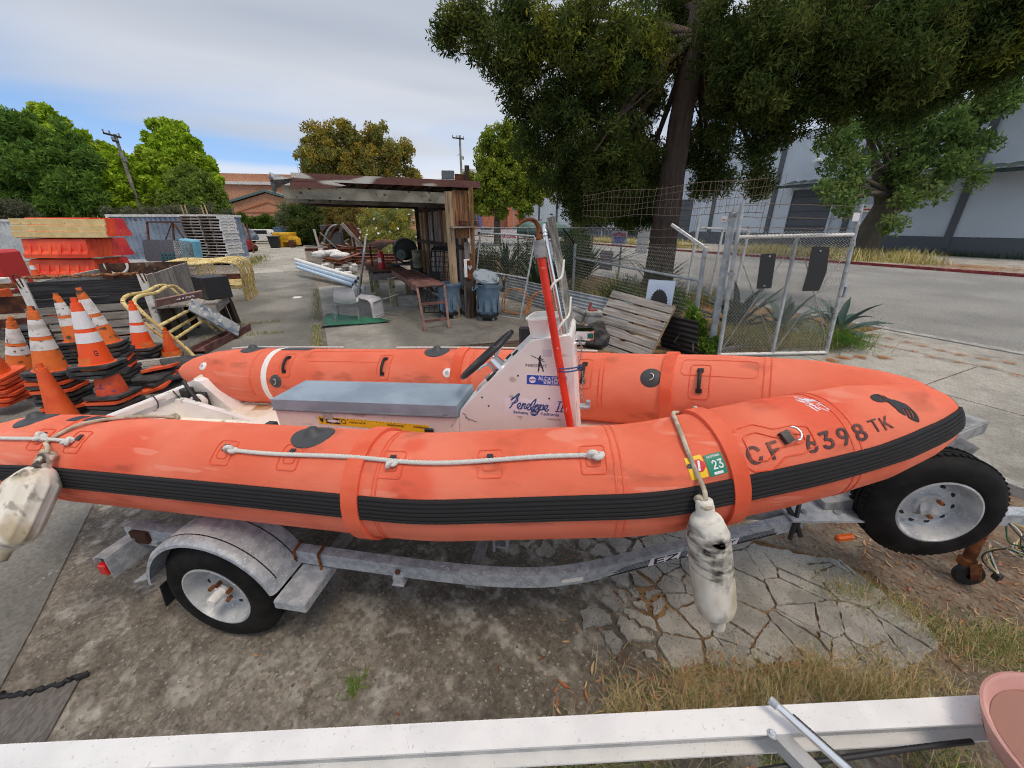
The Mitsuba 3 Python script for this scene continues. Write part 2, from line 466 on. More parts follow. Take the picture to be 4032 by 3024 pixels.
for i in range(len(pts)):
    reg = vor.regions[vor.point_region[i]]
    if -1 in reg or not reg:
        continue
    g = Polygon(vor.vertices[reg]).intersection(outer)
    x = pts[i][0]
    gap = float(np.interp(x, [0, .6, 1.0, 2.3], [.026, .014, .0026, .0018])) * r2.uniform(.5, 1.9)
    g = g.buffer(-gap * 1.6, join_style=2).buffer(gap * .4, join_style=2)
    if g.is_empty or g.geom_type != 'Polygon' or g.area < .0016 or (x < .5 and r2.random() < .35):
        continue
    # chip the outline so that it does not read as a clean polygon
    ring = g.exterior.segmentize(.022)
    q = np.array(ring.coords)[:-1]
    q += r2.normal(0, .0034 if x > .8 else .006, q.shape)
    g = Polygon(q).buffer(0)
    if g.geom_type != 'Polygon' or g.area < .0012:
        continue
    h = r2.uniform(.010, .018)
    top = g.buffer(-.004)
    m = prism(g, h)
    m.vertices[:, 2] += .001
    up = m.vertices[:, 2] > .006
    c = m.vertices[:, :2].mean(0)
    m.vertices[up, :2] = c + (m.vertices[up, :2] - c) * .990
    m.vertices[:, 2] += (m.vertices[:, :2] - c) @ r2.normal(0, .02, 2) * up
    put('fragment', m, M_FRAG, CP)

# loose stones, reddish leaf crumbs
ico = trimesh.creation.icosphere(0)


def scatter(pos, size, flat, seed, base=ico, vc=None):
    q = np.random.default_rng(seed)
    n = len(pos)
    nv = len(base.vertices)
    v = base.vertices[None] * (size[:, None, None] * np.stack([q.uniform(.7, 1.3, n), q.uniform(.6, 1.1, n), np.full(n, flat) * q.uniform(.6, 1.2, n)], 1)[:, None])
    a = q.uniform(0, 2 * PI, n)
    c, s = np.cos(a)[:, None], np.sin(a)[:, None]
    v = np.stack([v[..., 0] * c - v[..., 1] * s, v[..., 0] * s + v[..., 1] * c, v[..., 2]], -1) + pos[:, None]
    f = base.faces[None] + (np.arange(n) * nv)[:, None, None]
    col = None if vc is None else np.repeat(vc, nv, 0)
    return trimesh.Trimesh(v.reshape(-1, 3), f.reshape(-1, 3), process=False), col


r3 = np.random.default_rng(21)
n = 13000
ps = np.column_stack([r3.uniform(-2.6, 2.6, n), .85 + 2.6 * r3.random(n) ** 1.6, np.full(n, .001)])
sz = .0018 + .0065 * r3.random(n) ** 6
g = r3.uniform(.10, .34, n)
m, col = scatter(ps, sz, .55, 22, vc=np.column_stack([g, g * .96, g * .88]))
x = r3.uniform(1.3, 3.4, 4200)
ps = np.column_stack([x, 1.2 + 1.6 * r3.random(4200), np.full(4200, .001)])
g = r3.uniform(.08, .30, 4200)
mb, cb = scatter(ps, .0025 + .010 * r3.random(4200) ** 5, .5, 23, vc=np.column_stack([g, g * .80, g * .62]))
m, col = cat([m, mb]), np.vstack([col, cb])
solo('gravel', m, MV, 'loose gravel scattered over the dirt around the trailer', 'gravel', kind='stuff', color=col)


def leaves(pos, size, seed, cols, tilt=.35, curl=.25, lift=.004):
    """Fallen leaves: narrow curved blades of four triangles each."""
    q = np.random.default_rng(seed)
    n = len(pos)
    base = np.array([(-1, 0, 0), (-.3, .2, .0), (-.3, -.2, 0), (.35, .18, 0), (.35, -.18, 0), (1, 0, 0)])
    z = curl * base[:, 0] ** 2
    base = np.column_stack([base[:, 0], base[:, 1], z])
    v = base[None] * size[:, None, None]
    rx, a = q.normal(0, tilt, n), q.uniform(0, 2 * PI, n)
    cx, sx = np.cos(rx)[:, None], np.sin(rx)[:, None]
    y, zz = v[..., 1] * cx - v[..., 2] * sx, v[..., 1] * sx + v[..., 2] * cx
    c, s = np.cos(a)[:, None], np.sin(a)[:, None]
    v = np.stack([v[..., 0] * c - y * s, v[..., 0] * s + y * c, np.abs(zz) + lift], -1) + pos[:, None]
    f = np.array([(0, 2, 1), (1, 2, 4), (1, 4, 3), (3, 4, 5)])
    f = f[None] + (np.arange(n) * 6)[:, None, None]
    col = np.asarray(cols)[q.integers(0, len(cols), n)] * q.uniform(.7, 1.25, (n, 1))
    return trimesh.Trimesh(v.reshape(-1, 3), f.reshape(-1, 3), process=False), np.repeat(col, 6, 0)


LC = [(.24, .09, .04), (.34, .17, .07), (.42, .26, .13), (.16, .06, .03), (.30, .13, .06)]
n = 9000
x = r3.uniform(-.4, 3.6, n)
ps = np.column_stack([x, 1.0 + 1.7 * r3.random(n) ** 1.3 + .08 * x, 0 * x])
keep = (r3.random(n) < np.clip(.12 + .33 * (x - .2), .06, 1))
ps = ps[keep]
m1, c1 = leaves(ps, r3.uniform(.003, .010, len(ps)) + .016 * (r3.random(len(ps)) < .10), 31, LC)
n = 260
ps = np.column_stack([r3.uniform(2.3, 4.0, n), r3.uniform(1.15, 2.5, n), np.full(n, .002)])
m2, c2_ = leaves(ps, r3.uniform(.018, .036, n), 32, [(.42, .22, .11), (.5, .32, .18), (.36, .16, .08), (.25, .18, .12)])
n = 34
ps = np.column_stack([r3.uniform(.2, 1.0, n), r3.uniform(.9, 1.2, n), np.full(n, .003)])
m3, c3_ = leaves(ps, r3.uniform(.018, .04, n), 33, [(.33, .12, .05), (.45, .27, .15), (.5, .36, .2)])
ps = np.array([(-1.28, 1.25, .003), (-.95, 1.12, .003), (-.55, .92, .003), (-.5, 1.0, .003)])
m4, c4_ = leaves(ps, np.array([.018, .012, .036, .015]), 34, [(.42, .2, .09), (.3, .08, .03)])
solo('fallen_leaves', cat([m1, m2, m3, m4]), MV, 'dry red brown leaves strewn over the soil near the bow', 'leaves', kind='stuff', color=np.vstack([c1, c2_, c3_, c4_]))


def blades(pos, h, w, seed, cols, lean=.5, seg=3, droop=.8):
    """Grass: bent tapering blades, seg pieces each."""
    q = np.random.default_rng(seed)
    n = len(pos)
    a = q.uniform(0, 2 * PI, n)
    ln = np.abs(q.normal(0, lean, n))
    d = np.stack([np.cos(a), np.sin(a)], 1)
    t = np.linspace(0, 1, seg + 1)
    ang = ln[:, None] + droop * t[None] * q.uniform(.3, 1.4, (n, 1))
    ds = 1 / seg
    hx = np.cumsum(np.c_[np.zeros(n), np.sin(ang[:, :-1]) * ds], 1) * h[:, None]
    hz = np.cumsum(np.c_[np.zeros(n), np.cos(ang[:, :-1]) * ds], 1) * h[:, None]
    c = pos[:, None] + np.stack([hx * d[:, :1], hx * d[:, 1:], np.maximum(hz, .002)], -1)
    wv = np.stack([-d[:, 1], d[:, 0], 0 * a], 1)[:, None] * (w[:, None] * (1 - t[None] * .92))[..., None]
    v = np.stack([c - wv, c + wv], 2).reshape(n, -1, 3)
    f = []
    for i in range(seg):
        f += [(2 * i, 2 * i + 1, 2 * i + 3), (2 * i, 2 * i + 3, 2 * i + 2)]
    f = np.array(f)[None] + (np.arange(n) * 2 * (seg + 1))[:, None, None]
    ci = np.asarray(cols)[q.integers(0, len(cols), n)] * q.uniform(.75, 1.2, (n, 1))
    return trimesh.Trimesh(v.reshape(-1, 3), f.reshape(-1, 3), process=False), np.repeat(ci, 2 * (seg + 1), 0)


DRY = [(.46, .34, .17), (.52, .42, .24), (.38, .26, .12), (.58, .47, .28)]
GREEN = [(.10, .17, .03), (.14, .22, .05), (.20, .25, .07)]
MIXG = DRY * 2 + GREEN


def clump_points(centers, radii, n, seed):
    q = np.random.default_rng(seed)
    k = q.integers(0, len(centers), n)
    p = np.asarray(centers)[k] + q.normal(0, 1, (n, 2)) * np.asarray(radii)[k][:, None]
    return np.column_stack([p, np.zeros(n)])


# dry grass between the broken concrete and the near beam
cs = np.column_stack([r3.uniform(.45, 2.1, 40), 0 * np.zeros(40)])
cs[:, 1] = .95 + .05 * cs[:, 0] + r3.uniform(0, .17, 40)
p1 = clump_points(cs, r3.uniform(.03, .10, 40), 8200, 41)
g1, k1 = blades(p1, r3.uniform(.03, .12, len(p1)), r3.uniform(.0009, .0021, len(p1)), 42, DRY * 3 + GREEN, lean=1.05, droop=1.1)
cs2 = np.column_stack([np.linspace(1.9, 2.75, 22), 1.25 + .16 * np.sin(np.linspace(0, 9, 22)) * .5 + np.linspace(.35, -.08, 22)])
p2 = clump_points(cs2, r3.uniform(.03, .09, 22), 5200, 43)
g2, k2 = blades(p2, r3.uniform(.03, .09, len(p2)), r3.uniform(.001, .0022, len(p2)), 44, DRY + GREEN, lean=.9, droop=.9)
p3 = clump_points(np.column_stack([r3.uniform(.8, 1.7, 16), r3.uniform(.98, 1.12, 16)]), [.02] * 16, 420, 45)
g3, k3 = blades(p3, r3.uniform(.10, .17, len(p3)), r3.uniform(.0010, .002, len(p3)), 46, MIXG, lean=.25, droop=.5)
p4 = clump_points(np.column_stack([r3.uniform(.1, 1.9, 30), r3.uniform(.5, .85, 30)]), [.07] * 30, 3000, 47)
g4, k4 = blades(p4, r3.uniform(.05, .16, len(p4)), r3.uniform(.001, .0025, len(p4)), 48, DRY + GREEN * 2, lean=.6, droop=.8)
solo('dry_grass', cat([g1, g2, g3, g4]), MV, 'straw coloured dry grass with green blades along the near edge', 'grass', kind='stuff', color=np.vstack([k1, k2, k3, k4]))
# seed heads
hd, hc = [], []
for k in range(26):
    x = r3.uniform(.75, 1.45)
    y = .98 + .04 * x + r3.uniform(0, .15)
    h = r3.uniform(.10, .2)
    tip = np.array([x + r3.normal(0, .03), y + r3.normal(0, .02), h])
    d = np.array([r3.normal(0, .3), r3.normal(0, .3), 1.0])
    d /= np.linalg.norm(d)
    hd += [tube([(x, y, 0), tip], .0009, 4), tube([tip, tip + d * .012, tip + d * .03, tip + d * .045], [.002, .005, .004, .0006], 5)]
m = cat(hd)
solo('seed_heads', m, mat('seed_head', mottle((.34, .17, .10), (.50, .34, .18), 30), .9), 'ripe reddish foxtail seed heads standing above the dry grass', 'grass', kind='stuff')
p5 = clump_points([(-.73, 1.107)], [.022], 70, 50)
g5, k5 = blades(p5, r3.uniform(.05, .10, 70), r3.uniform(.0015, .003, 70), 51, GREEN, lean=.7)
solo('grass_tuft', g5, MV, 'small green grass tuft alone on the dirt in front of the trailer', 'grass', color=k5)
pl = [Y(-.3 + r3.normal(0, .05), b) for b in np.r_[r3.uniform(6.5, 9.0, 700), r3.uniform(9.5, 14.5, 500), r3.uniform(17, 20, 120)]]
g6, k6 = blades(np.array(pl) * [1, 1, 0], r3.uniform(.03, .13, len(pl)), r3.uniform(.003, .006, len(pl)), 52, GREEN + DRY[:2], lean=.5)
p7 = np.array([Y(a, b) for a, b in np.column_stack([np.r_[r3.uniform(-2.3, -1.0, 260), r3.uniform(-2.2, -.9, 240), r3.uniform(-1.6, -.4, 200)], np.r_[r3.normal(9.75, .05, 260), r3.normal(8.7, .05, 240), r3.normal(20.3, .08, 200)]])]) * [1, 1, 0]
g7, k7 = blades(p7, r3.uniform(.03, .11, len(p7)), r3.uniform(.003, .006, len(p7)), 53, GREEN + DRY[:2], lean=.6)
p8 = clump_points([tuple(Y(-3.4, b)[:2]) for b in np.linspace(24, 30, 12)], [.25] * 12, 1200, 54)
g8, k8 = blades(p8, r3.uniform(.05, .3, 1200), r3.uniform(.006, .014, 1200), 55, GREEN + DRY[:2], lean=.6)
solo('weeds', cat([g6, g7, g8]), MV, 'green weeds growing in the joints of the lane', 'weeds', kind='stuff', color=np.vstack([k6, k7, k8]))


# ---------------------------------------------------------------- the boat's frame and its two tubes
_yaw, _pit = -.201, .059
BO = np.array([-.553, 2.002, .95])
_ex = np.array([math.cos(_yaw), math.sin(_yaw), _pit])
_ex /= np.linalg.norm(_ex)
_ey = np.array([-math.sin(_yaw), math.cos(_yaw), 0])
BR = np.stack([_ex, _ey, np.cross(_ex, _ey)], 1)


def BW(p):
    """Boat frame (x forward, y to port, z up) to world."""
    return BO + np.asarray(p, float) @ BR.T


def _path():
    nodes = np.array([(-2.47, .602, .03), (-1.9, .602, 0), (.35, .602, 0), (1.2, .47, .017), (1.9, .235, .086), (2.32, .07, .126), (2.455, .0, .136)])
    L = np.r_[0, np.cumsum(np.linalg.norm(np.diff(nodes, axis=0), axis=1))]
    s = np.linspace(0, L[-1], 260)
    p = np.stack([np.interp(s, L, nodes[:, i]) for i in range(3)], 1)
    k = np.ones(13) / 13
    q = np.stack([np.convolve(np.pad(p[:, i], 6, 'edge'), k, 'valid') for i in range(3)], 1)
    q[0], q[-1] = p[0], p[-1]
    s = np.r_[0, np.cumsum(np.linalg.norm(np.diff(q, axis=0), axis=1))]
    x = q[:, 0]
    r = np.interp(x, [-2.5, -2.47, -2.38, -2.25, -2.05, -1.85, -1.7, 1.7, 2.1, 2.3, 2.4, 2.46], [.004, .012, .075, .135, .19, .216, .222, .222, .203, .168, .14, .105])
    t = np.gradient(q, axis=0)
    t[-6:] = t[-7]
    t /= np.linalg.norm(t, axis=1)[:, None]
    return s, q, r, t


PS, PQ, PRr, PT = _path()


def TP(s, phi, d=0.0, side=-1):
    """Point on a tube in the world: s along it from the stern, phi round it from outboard (90 = top), d off the skin."""
    s, phi = np.asarray(s, float), np.radians(np.asarray(phi, float))
    q = np.stack([np.interp(s, PS, PQ[:, i]) for i in range(3)], -1)
    t = np.stack([np.interp(s, PS, PT[:, i]) for i in range(3)], -1)
    t /= np.linalg.norm(t, axis=-1, keepdims=True)
    r = np.interp(s, PS, PRr) + d
    a = np.stack([-t[..., 1], t[..., 0], 0 * t[..., 0]], -1)      # outboard for the port tube
    a /= np.linalg.norm(a, axis=-1, keepdims=True)
    b = np.cross(t, a)
    b = b * np.sign(b[..., 2:3])
    p = q + (np.cos(phi) * r)[..., None] * a + (np.sin(phi) * r)[..., None] * b
    p = p * np.array([1, 1, 1.0])
    if side < 0:
        p = p * np.array([1, -1, 1.0])
    return BW(p)


def SX(x):
    """The length along the tube at boat-frame x."""
    return np.interp(x, PQ[:, 0], PS)


# ---------------------------------------------------------------- inflatable boat
_PAT = [(TP(1.38, 42), .20), (TP(1.22, 25), .13), (TP(2.80, 33), .12), (TP(2.78, 80), .06), (TP(4.36, 78), .17), (TP(4.28, 100), .13)]


def _orange(p, n, uv):
    t = fb(p.x * 3.1, p.y * 3.1, p.z * 3.1, 4)
    c = mix((.70, .140, .075), (.77, .20, .122), ss(.3, .7, t))
    w = mi.Float(0)
    for q, r in _PAT:
        d = dr.sqrt(dr.square(p.x - float(q[0])) + dr.square(p.y - float(q[1])) + dr.square(p.z - float(q[2])))
        e = d / r + .5 * (fb(p.x * 9, p.y * 9, p.z * 9, 3) - .5)
        w = dr.maximum(w, 1 - ss(.45, 1.15, e))
    c = c * (1 - .6 * w) + mi.Color3f(.68, .075, .032) * (.6 * w)
    dirt = ss(.58, .80, fb(p.x * 5 + 9, p.y * 5, p.z * 12, 4))
    scuff = ss(.66, .72, fb(p.x * 4 + 3, p.y * 4 + p.z * 20, p.z * 30, 3)) * ss(.5, .6, nz(p.x * 2 + 7, p.y * 2, p.z * 2))
    c = mix(c, (.80, .30, .22), scuff * .5)
    return c * (1 - .32 * dirt)


M_TUBE = mat('boat_fabric', _orange, .68, spec=.25, bump=lambda p, n, uv: fb(p.x * 2.2, p.y * 2.2, p.z * 2.2, 3) * .6 + .25 * fb(p.x * 9, p.y * 9, p.z * 9, 3) + .06 * nz(p.x * 160, p.y * 160, p.z * 160), bscale=.013)
M_TUBE2 = mat('boat_fabric_band', mottle((.66, .095, .042), (.75, .15, .08), 7, .3, .7), .68, spec=.25)
M_GELCOAT = mat('white_gelcoat', mottle((.70, .69, .68), (.78, .77, .76), 4, .3, .7, speck=(.45, .42, .38), sf=22, sl=.80), .35)
M_GELDIRT = mat('gelcoat_stained', mottle((.60, .52, .38), (.78, .76, .70), 5, .25, .6, speck=(.36, .22, .10), sf=9, sl=.76), .45)
M_CUSHION = mat('cushion_vinyl', mottle((.20, .26, .33), (.28, .35, .43), 5, .3, .7), .55, bump=lambda p, n, uv: nz(p.x * 9, p.y * 9, p.z * 9), bscale=.008)
M_CUSHSIDE = mat('cushion_side', mottle((.13, .14, .17), (.20, .21, .24), 8), .65)
scene['mat_plexi'] = {'type': 'blendbsdf', 'weight': .5, 'a': {'type': 'thindielectric', 'int_ior': 1.49, 'specular_transmittance': rgb((.6, .6, .57))}, 'b': {'type': 'twosided', 'bsdf': {'type': 'principled', 'base_color': mikit.proc(mottle((.16, .16, .15), (.42, .42, .40), 14)), 'roughness': .35}}}
M_PLEXI = 'mat_plexi'
M_ALCBLUE = mat('sticker_blue', (.02, .08, .42), .5)
M_STK = mat('sticker_white', (.74, .72, .78), .5)
M_INK = mat('ink_black', (.02, .02, .025), .6)
M_INKBLUE = mat('ink_navy', (.03, .07, .22), .6)
M_YELST = mat('sticker_yellow', (.80, .52, .02), .5)
M_GREENST = mat('sticker_green', (.01, .22, .13), .5)
M_STENCIL = mat('stencil_paint', mottle((.07, .035, .04), (.20, .07, .05), 30, .45, .75), .7)

BOAT = thing('inflatable_boat', 'long orange inflatable boat with white console sitting on its galvanised trailer', 'boat')


def grid_mesh(v, nu, nv, wrap=False):
    f = []
    m = nv if wrap else nv - 1
    for i in range(nu - 1):
        for j in range(m):
            j2 = (j + 1) % nv
            f += [(i * nv + j, (i + 1) * nv + j, (i + 1) * nv + j2), (i * nv + j, (i + 1) * nv + j2, i * nv + j2)]
    return trimesh.Trimesh(v.reshape(-1, 3), np.array(f), process=False)


def tpatch(s0, s1, a, b, d, side=-1, nu=None, nv=10):
    """A strip of fabric lying on the tube, its rim folded down to the skin."""
    nu = nu or max(3, int((s1 - s0) / .03))
    S = np.r_[s0, np.linspace(s0, s1, nu), s1]
    A = np.r_[a, np.linspace(a, b, nv), b]
    D = np.full((len(S), len(A)), d)
    D[0] = D[-1] = -.002
    D[:, 0] = D[:, -1] = -.002
    return grid_mesh(TP(S[:, None] + 0 * A, A[None] + 0 * S[:, None], D, side), len(S), len(A))


def conf(m, s0, phi0, side=-1, rot_deg=0.0, flip=1, lift=0.0, edge=.02):
    """A flat mesh (x forward, y up, z off the skin) laid onto the tube."""
    v, f = trimesh.remesh.subdivide_to_size(m.vertices, m.faces, edge)
    c, s = math.cos(math.radians(rot_deg)), math.sin(math.radians(rot_deg))
    x, y = v[:, 0] * c - v[:, 1] * s, v[:, 0] * s + v[:, 1] * c
    r = np.interp(s0 + x, PS, PRr)
    return trimesh.Trimesh(TP(s0 + x * flip, phi0 + np.degrees(y / r), v[:, 2] + lift, side), f, process=False)


def rrect(w, h, r=.01):
    return sbox(-w / 2 + r, -h / 2 + r, w / 2 - r, h / 2 - r).buffer(r, quad_segs=4)


def ring2(poly, w):
    return poly.difference(poly.buffer(-w))


_S, _A = np.linspace(0, PS[-1], 200), np.linspace(0, 360, 41)[:-1]
for side in (-1, 1):
    g = TP(_S[:, None] + 0 * _A, _A[None] + 0 * _S[:, None], 0 * _A[None] + 0 * _S[:, None], side)
    m = grid_mesh(g, 200, 40, True)
    n = len(m.vertices)
    caps = [BW([-2.475, side * .602, .03]), BW([PQ[-1][0] + .05, 0, PQ[-1][2]])]
    f = [(n, (j + 1) % 40, j) for j in range(40)] + [(n + 1, 199 * 40 + j, 199 * 40 + (j + 1) % 40) for j in range(40)]
    m = trimesh.Trimesh(np.vstack([m.vertices, caps]), np.vstack([m.faces, f]), process=False)
    put('tube', m, M_TUBE, BOAT, smooth=True, label='near starboard tube, orange with faded lettering' if side < 0 else 'far port tube, orange with grab handles inside')
    # rubbing strake with six ribs
    ss_ = np.linspace(.32, PS[-1] - .015, 150)
    prof = [(0, 0), (0, .008)]
    for k in range(6):
        a0, w = 1 / 6 * k, 1 / 6
        prof += [(a0 + .12 * w, .008), (a0 + .25 * w, .013), (a0 + .75 * w, .013), (a0 + .88 * w, .008)]
    prof += [(1, .008), (1, 0)]
    prof = np.array(prof)
    wid = np.interp(ss_, [0, .35, .9, 4.5, 5.1], [14, 17, 25, 25, 40]) * np.interp(ss_, [0, .6, 4.3, 5.1], [.9, 1, 1, .82])
    base = np.interp(ss_, [0, 4.3, 4.8, 5.1], [-1.5, -2, 2, 10])
    put('rubbing_strake', grid_mesh(TP(ss_[:, None] + 0 * prof[:, 0], base[:, None] + prof[None, :, 0] * wid[:, None], prof[None, :, 1] - .002 + 0 * ss_[:, None], side), 150, len(prof)), M_BLACK, BOAT, smooth=35)
    # bands and seams
    for s0, s1, d in ((2.54, 2.61, .0155), (3.925, 3.985, .0155), (.93, .945, .002)):
        put('seam_band', tpatch(s0, s1, -62, 200, d, side, nv=80), M_TUBE2, BOAT, smooth=40)
    for s0 in (3.54, 3.565, 4.40, 4.43, 2.66, 2.675):
        put('seam', tpatch(s0, s0 + .006, -60, 190, .0025, side, nu=3, nv=50), M_TUBE2, BOAT, smooth=40)
# lifeline patches, lifeline and its knots
for s0 in (1.94, 2.27, 2.72, 3.09, 3.47, .86, 1.10):
    for w, h in ((.095, .115), (.055, .06)):
        put('lifeline_patch', conf(prism(ring2(rrect(w, h, .014), .0035), .003), s0, 56), M_TUBE2, BOAT)
    put('lifeline_loop', conf(bx(.022, .03, .012), s0, 61), M_BLACKP, BOAT)


def twisted(s0, s1, phi, d, n):
    s = np.linspace(s0, s1, n)
    ms = []
    for k in range(3):
        a = np.linspace(0, (s1 - s0) / .035 * 2 * PI, n) + k * 2 * PI / 3
        r = np.interp(s, PS, PRr)
        ph = phi + 1.2 * np.sin(s * 8) + np.degrees(.0042 * np.cos(a) / r)
        ms.append(tube(TP(s, ph, d + .0042 * np.sin(a)), .0052, 5))
    return cat(ms)


def knot(c, r=.017, seed=0):
    q = np.random.default_rng(seed)
    t = np.linspace(0, 2 * PI, 26)
    p = np.stack([np.sin(t) + 2 * np.sin(2 * t), np.cos(t) - 2 * np.cos(2 * t), -np.sin(3 * t)], 1) * r * .33
    return tr(tube(p, r * .42, 6), xf(c, rz=q.uniform(0, 360), rx=q.uniform(-40, 40), ry=q.uniform(-40, 40)))


put('lifeline', cat([twisted(1.95, 3.47, 58, .011, 420), knot(TP(1.985, 58, .014), .022, 1), knot(TP(2.725, 55, .012), .02, 2), knot(TP(3.48, 58, .014), .026, 3)]), M_ROPE, BOAT, smooth=True)
put('lifeline', cat([twisted(.45, 1.09, 54, .011, 180), knot(TP(.88, 57, .014), .022, 4), knot(TP(1.07, 54, .014), .02, 5)]), M_ROPE, BOAT, smooth=True)
far_line = [TP(s, p, .012, 1) for s, p in ((.55, 74), (.8, 70), (1.0, 69), (1.2, 71), (1.45, 70), (1.6, 78))]
put('lifeline', tube(smooth_path(far_line, 40), .007, 6), M_ROPE, BOAT, smooth=True)
far_line = [TP(s, p, .012, 1) for s, p in ((2.05, 80), (2.3, 74), (2.45, 72), (2.7, 74), (3.0, 74), (3.3, 78), (3.5, 80))]
put('lifeline', tube(smooth_path(far_line, 50), .0075, 6), M_ROPE, BOAT, smooth=True)
# rubber cone pads on top of the tubes
pad = lathe([(.001, .036), (.016, .035), (.022, .031), (.036, .013), (.047, .008), (.088, .004), (.094, -.003)], 28)
for side, s, phi in ((-1, 2.298, 88), (-1, .609, 92), (1, .80, 84), (1, 2.385, 92)):
    q = pad.copy()
    q.apply_scale([1, .92, 1])
    put('cone_pad', conf(q, s, phi, side, edge=.04), M_DKGREY, BOAT, smooth=40)
# black tape strips
for s0, s1, a, b, sd in ((.86, .93, 88, 104, -1), (.96, 1.12, 90, 106, -1), (1.08, 1.34, 74, 92, 1)):
    put('tape_strip', tpatch(s0, s1, a, b, .003, sd, nv=6), M_BLACKP, BOAT)
# inside of the far tube: handles, D-ring patches, valves, white strap
for s, phi in ((1.24, 134), (2.037, 135), (3.45, 135), (4.118, 140)):
    put('handle_patch', conf(prism(ring2(rrect(.10, .20, .02), .004), .003), s, phi, 1), M_TUBE2, BOAT)
    hp = [(0, -.058, 0), (0, -.05, .014), (0, -.02, .022), (0, .02, .022), (0, .05, .014), (0, .058, 0)]
    put('grab_handle', cat([conf(tube(smooth_path(hp, 14), .0095, 8), s, phi, 1, edge=.1), conf(bx(.03, .022, .008, (0, -.058, .004)), s, phi, 1), conf(bx(.03, .022, .008, (0, .058, .004)), s, phi, 1)]), M_BLACK, BOAT, smooth=40)
for s, phi, r in ((1.167, 168, .05), (3.872, 139, .058)):
    put('ring_patch', conf(lathe([(.001, .012), (r * .45, .011), (r * .8, .006), (r, 0)], 28), s, phi, 1, edge=.05), M_DKGREY, BOAT, smooth=40)
    t = np.linspace(-.5 * PI, .5 * PI, 12)
    dp = np.vstack([[(.0, -.018, .016)], np.stack([.018 * np.cos(t), .018 * np.sin(t), 0 * t + .018], 1), [(0, .018, .016)]])
    put('d_ring', conf(tube(dp, .0032, 6), s, phi, 1, edge=.1), M_STEEL, BOAT, smooth=True)
for s, phi, side in ((2.516, 146, 1), (.457, 140, 1)):
    put('valve', conf(lathe([(.001, .012), (.014, .012), (.018, .008), (.03, .006), (.034, 0)], 24), s, phi, side, edge=.05), M_WHITE, BOAT, smooth=40)
    put('valve_cap', conf(lathe([(.001, .017), (.011, .016), (.013, .01)], 16), s, phi, side, edge=.05), M_GALV, BOAT, smooth=40)
put('tube_strap', tpatch(1.04, 1.085, 60, 215, .004, 1, nv=40), M_WHITE, BOAT, smooth=True)
put('fabric_panel', conf(prism(ring2(rrect(.62, .12, .03), .004), .002), 1.70, 112, 1), M_TUBE2, BOAT)
put('fabric_panel', conf(prism(ring2(rrect(.36, .12, .03), .004), .002), 4.2, 118, 1), M_TUBE2, BOAT)
# bow towing ring, its bottle-shaped patch, lettering, stickers
bott = Polygon([(-.09, -.075), (-.03, -.08), (.03, -.045), (.10, -.045), (.15, -.03), (.15, .03), (.10, .045), (.03, .045), (-.03, .08), (-.09, .075), (-.12, .05), (-.12, -.05)]).buffer(.015).buffer(-.005)
put('towing_patch', conf(prism(ring2(bott, .004), .0035), 4.11, 46), M_TUBE2, BOAT)
put('towing_patch', conf(prism(ring2(bott.buffer(-.035), .003), .005), 4.11, 46), M_TUBE2, BOAT)
put('towing_tab', conf(bx(.032, .042, .02, (0, 0, .01)), 4.165, 49, rot_deg=12), M_BLACKP, BOAT)
put('towing_ring', conf(tube(dp * [1.3, 1.3, 1] + [.012, 0, .004], .004, 6), 4.18, 50, edge=.1), M_STEEL, BOAT, smooth=True)
for ch, s, p, rt in (('C', 4.0, 31, 4), ('F', 4.085, 32, 4), ('6', 4.222, 30.5, 5), ('3', 4.288, 31, 5), ('9', 4.354, 31, 5), ('8', 4.42, 31.5, 5), ('T', 4.497, 36, 5), ('K', 4.543, 36, 5)):
    m = text(ch, .06 if ch not in 'TK' else .048, .0022, ch not in 'TK')
    put('registration_letter', conf(m, s, p, rot_deg=rt, lift=.001, edge=.012), M_STENCIL, BOAT)
put('sticker', conf(prism(rrect(.062, .08, .004), .0018), 3.814, 39, rot_deg=3), M_YELST, BOAT, label='yellow and red square sticker')
oct_ = Polygon([(.024 * math.cos(a), .024 * math.sin(a)) for a in np.linspace(PI / 8, 2 * PI + PI / 8, 9)])
put('sticker_print', conf(prism(oct_, .0012), 3.822, 40, rot_deg=3, lift=.0018), M_RED, BOAT)
put('sticker_print', conf(prism(rrect(.008, .036, .003), .0012), 3.822, 40, rot_deg=-12, lift=.003), M_STK, BOAT)
put('sticker_print', conf(prism(Polygon([(.009 * math.cos(a), .009 * math.sin(a)) for a in np.linspace(0, 6.2, 14)]), .0012), 3.79, 41, lift=.0018), M_DKGREY, BOAT)
put('sticker', conf(prism(rrect(.066, .076, .004), .0018), 3.884, 38.5, rot_deg=3), M_GREENST, BOAT, label='green and white year sticker reading 23')
for t, h, dx, dy, w in (('CALIFORNIA', .007, 0, .029, .05), ('23', .03, .006, -.001, .04)):
    put('sticker_print', conf(text(t, h, .0012, True, w, True).apply_translation([dx, dy, 0]), 3.884, 38.5, rot_deg=3, lift=.0018), M_STK, BOAT)
put('sticker_print', conf(prism(rrect(.034, .009, .001), .0012).apply_translation([0, -.03, 0]), 3.884, 38.5, rot_deg=3, lift=.0018), M_STK, BOAT)
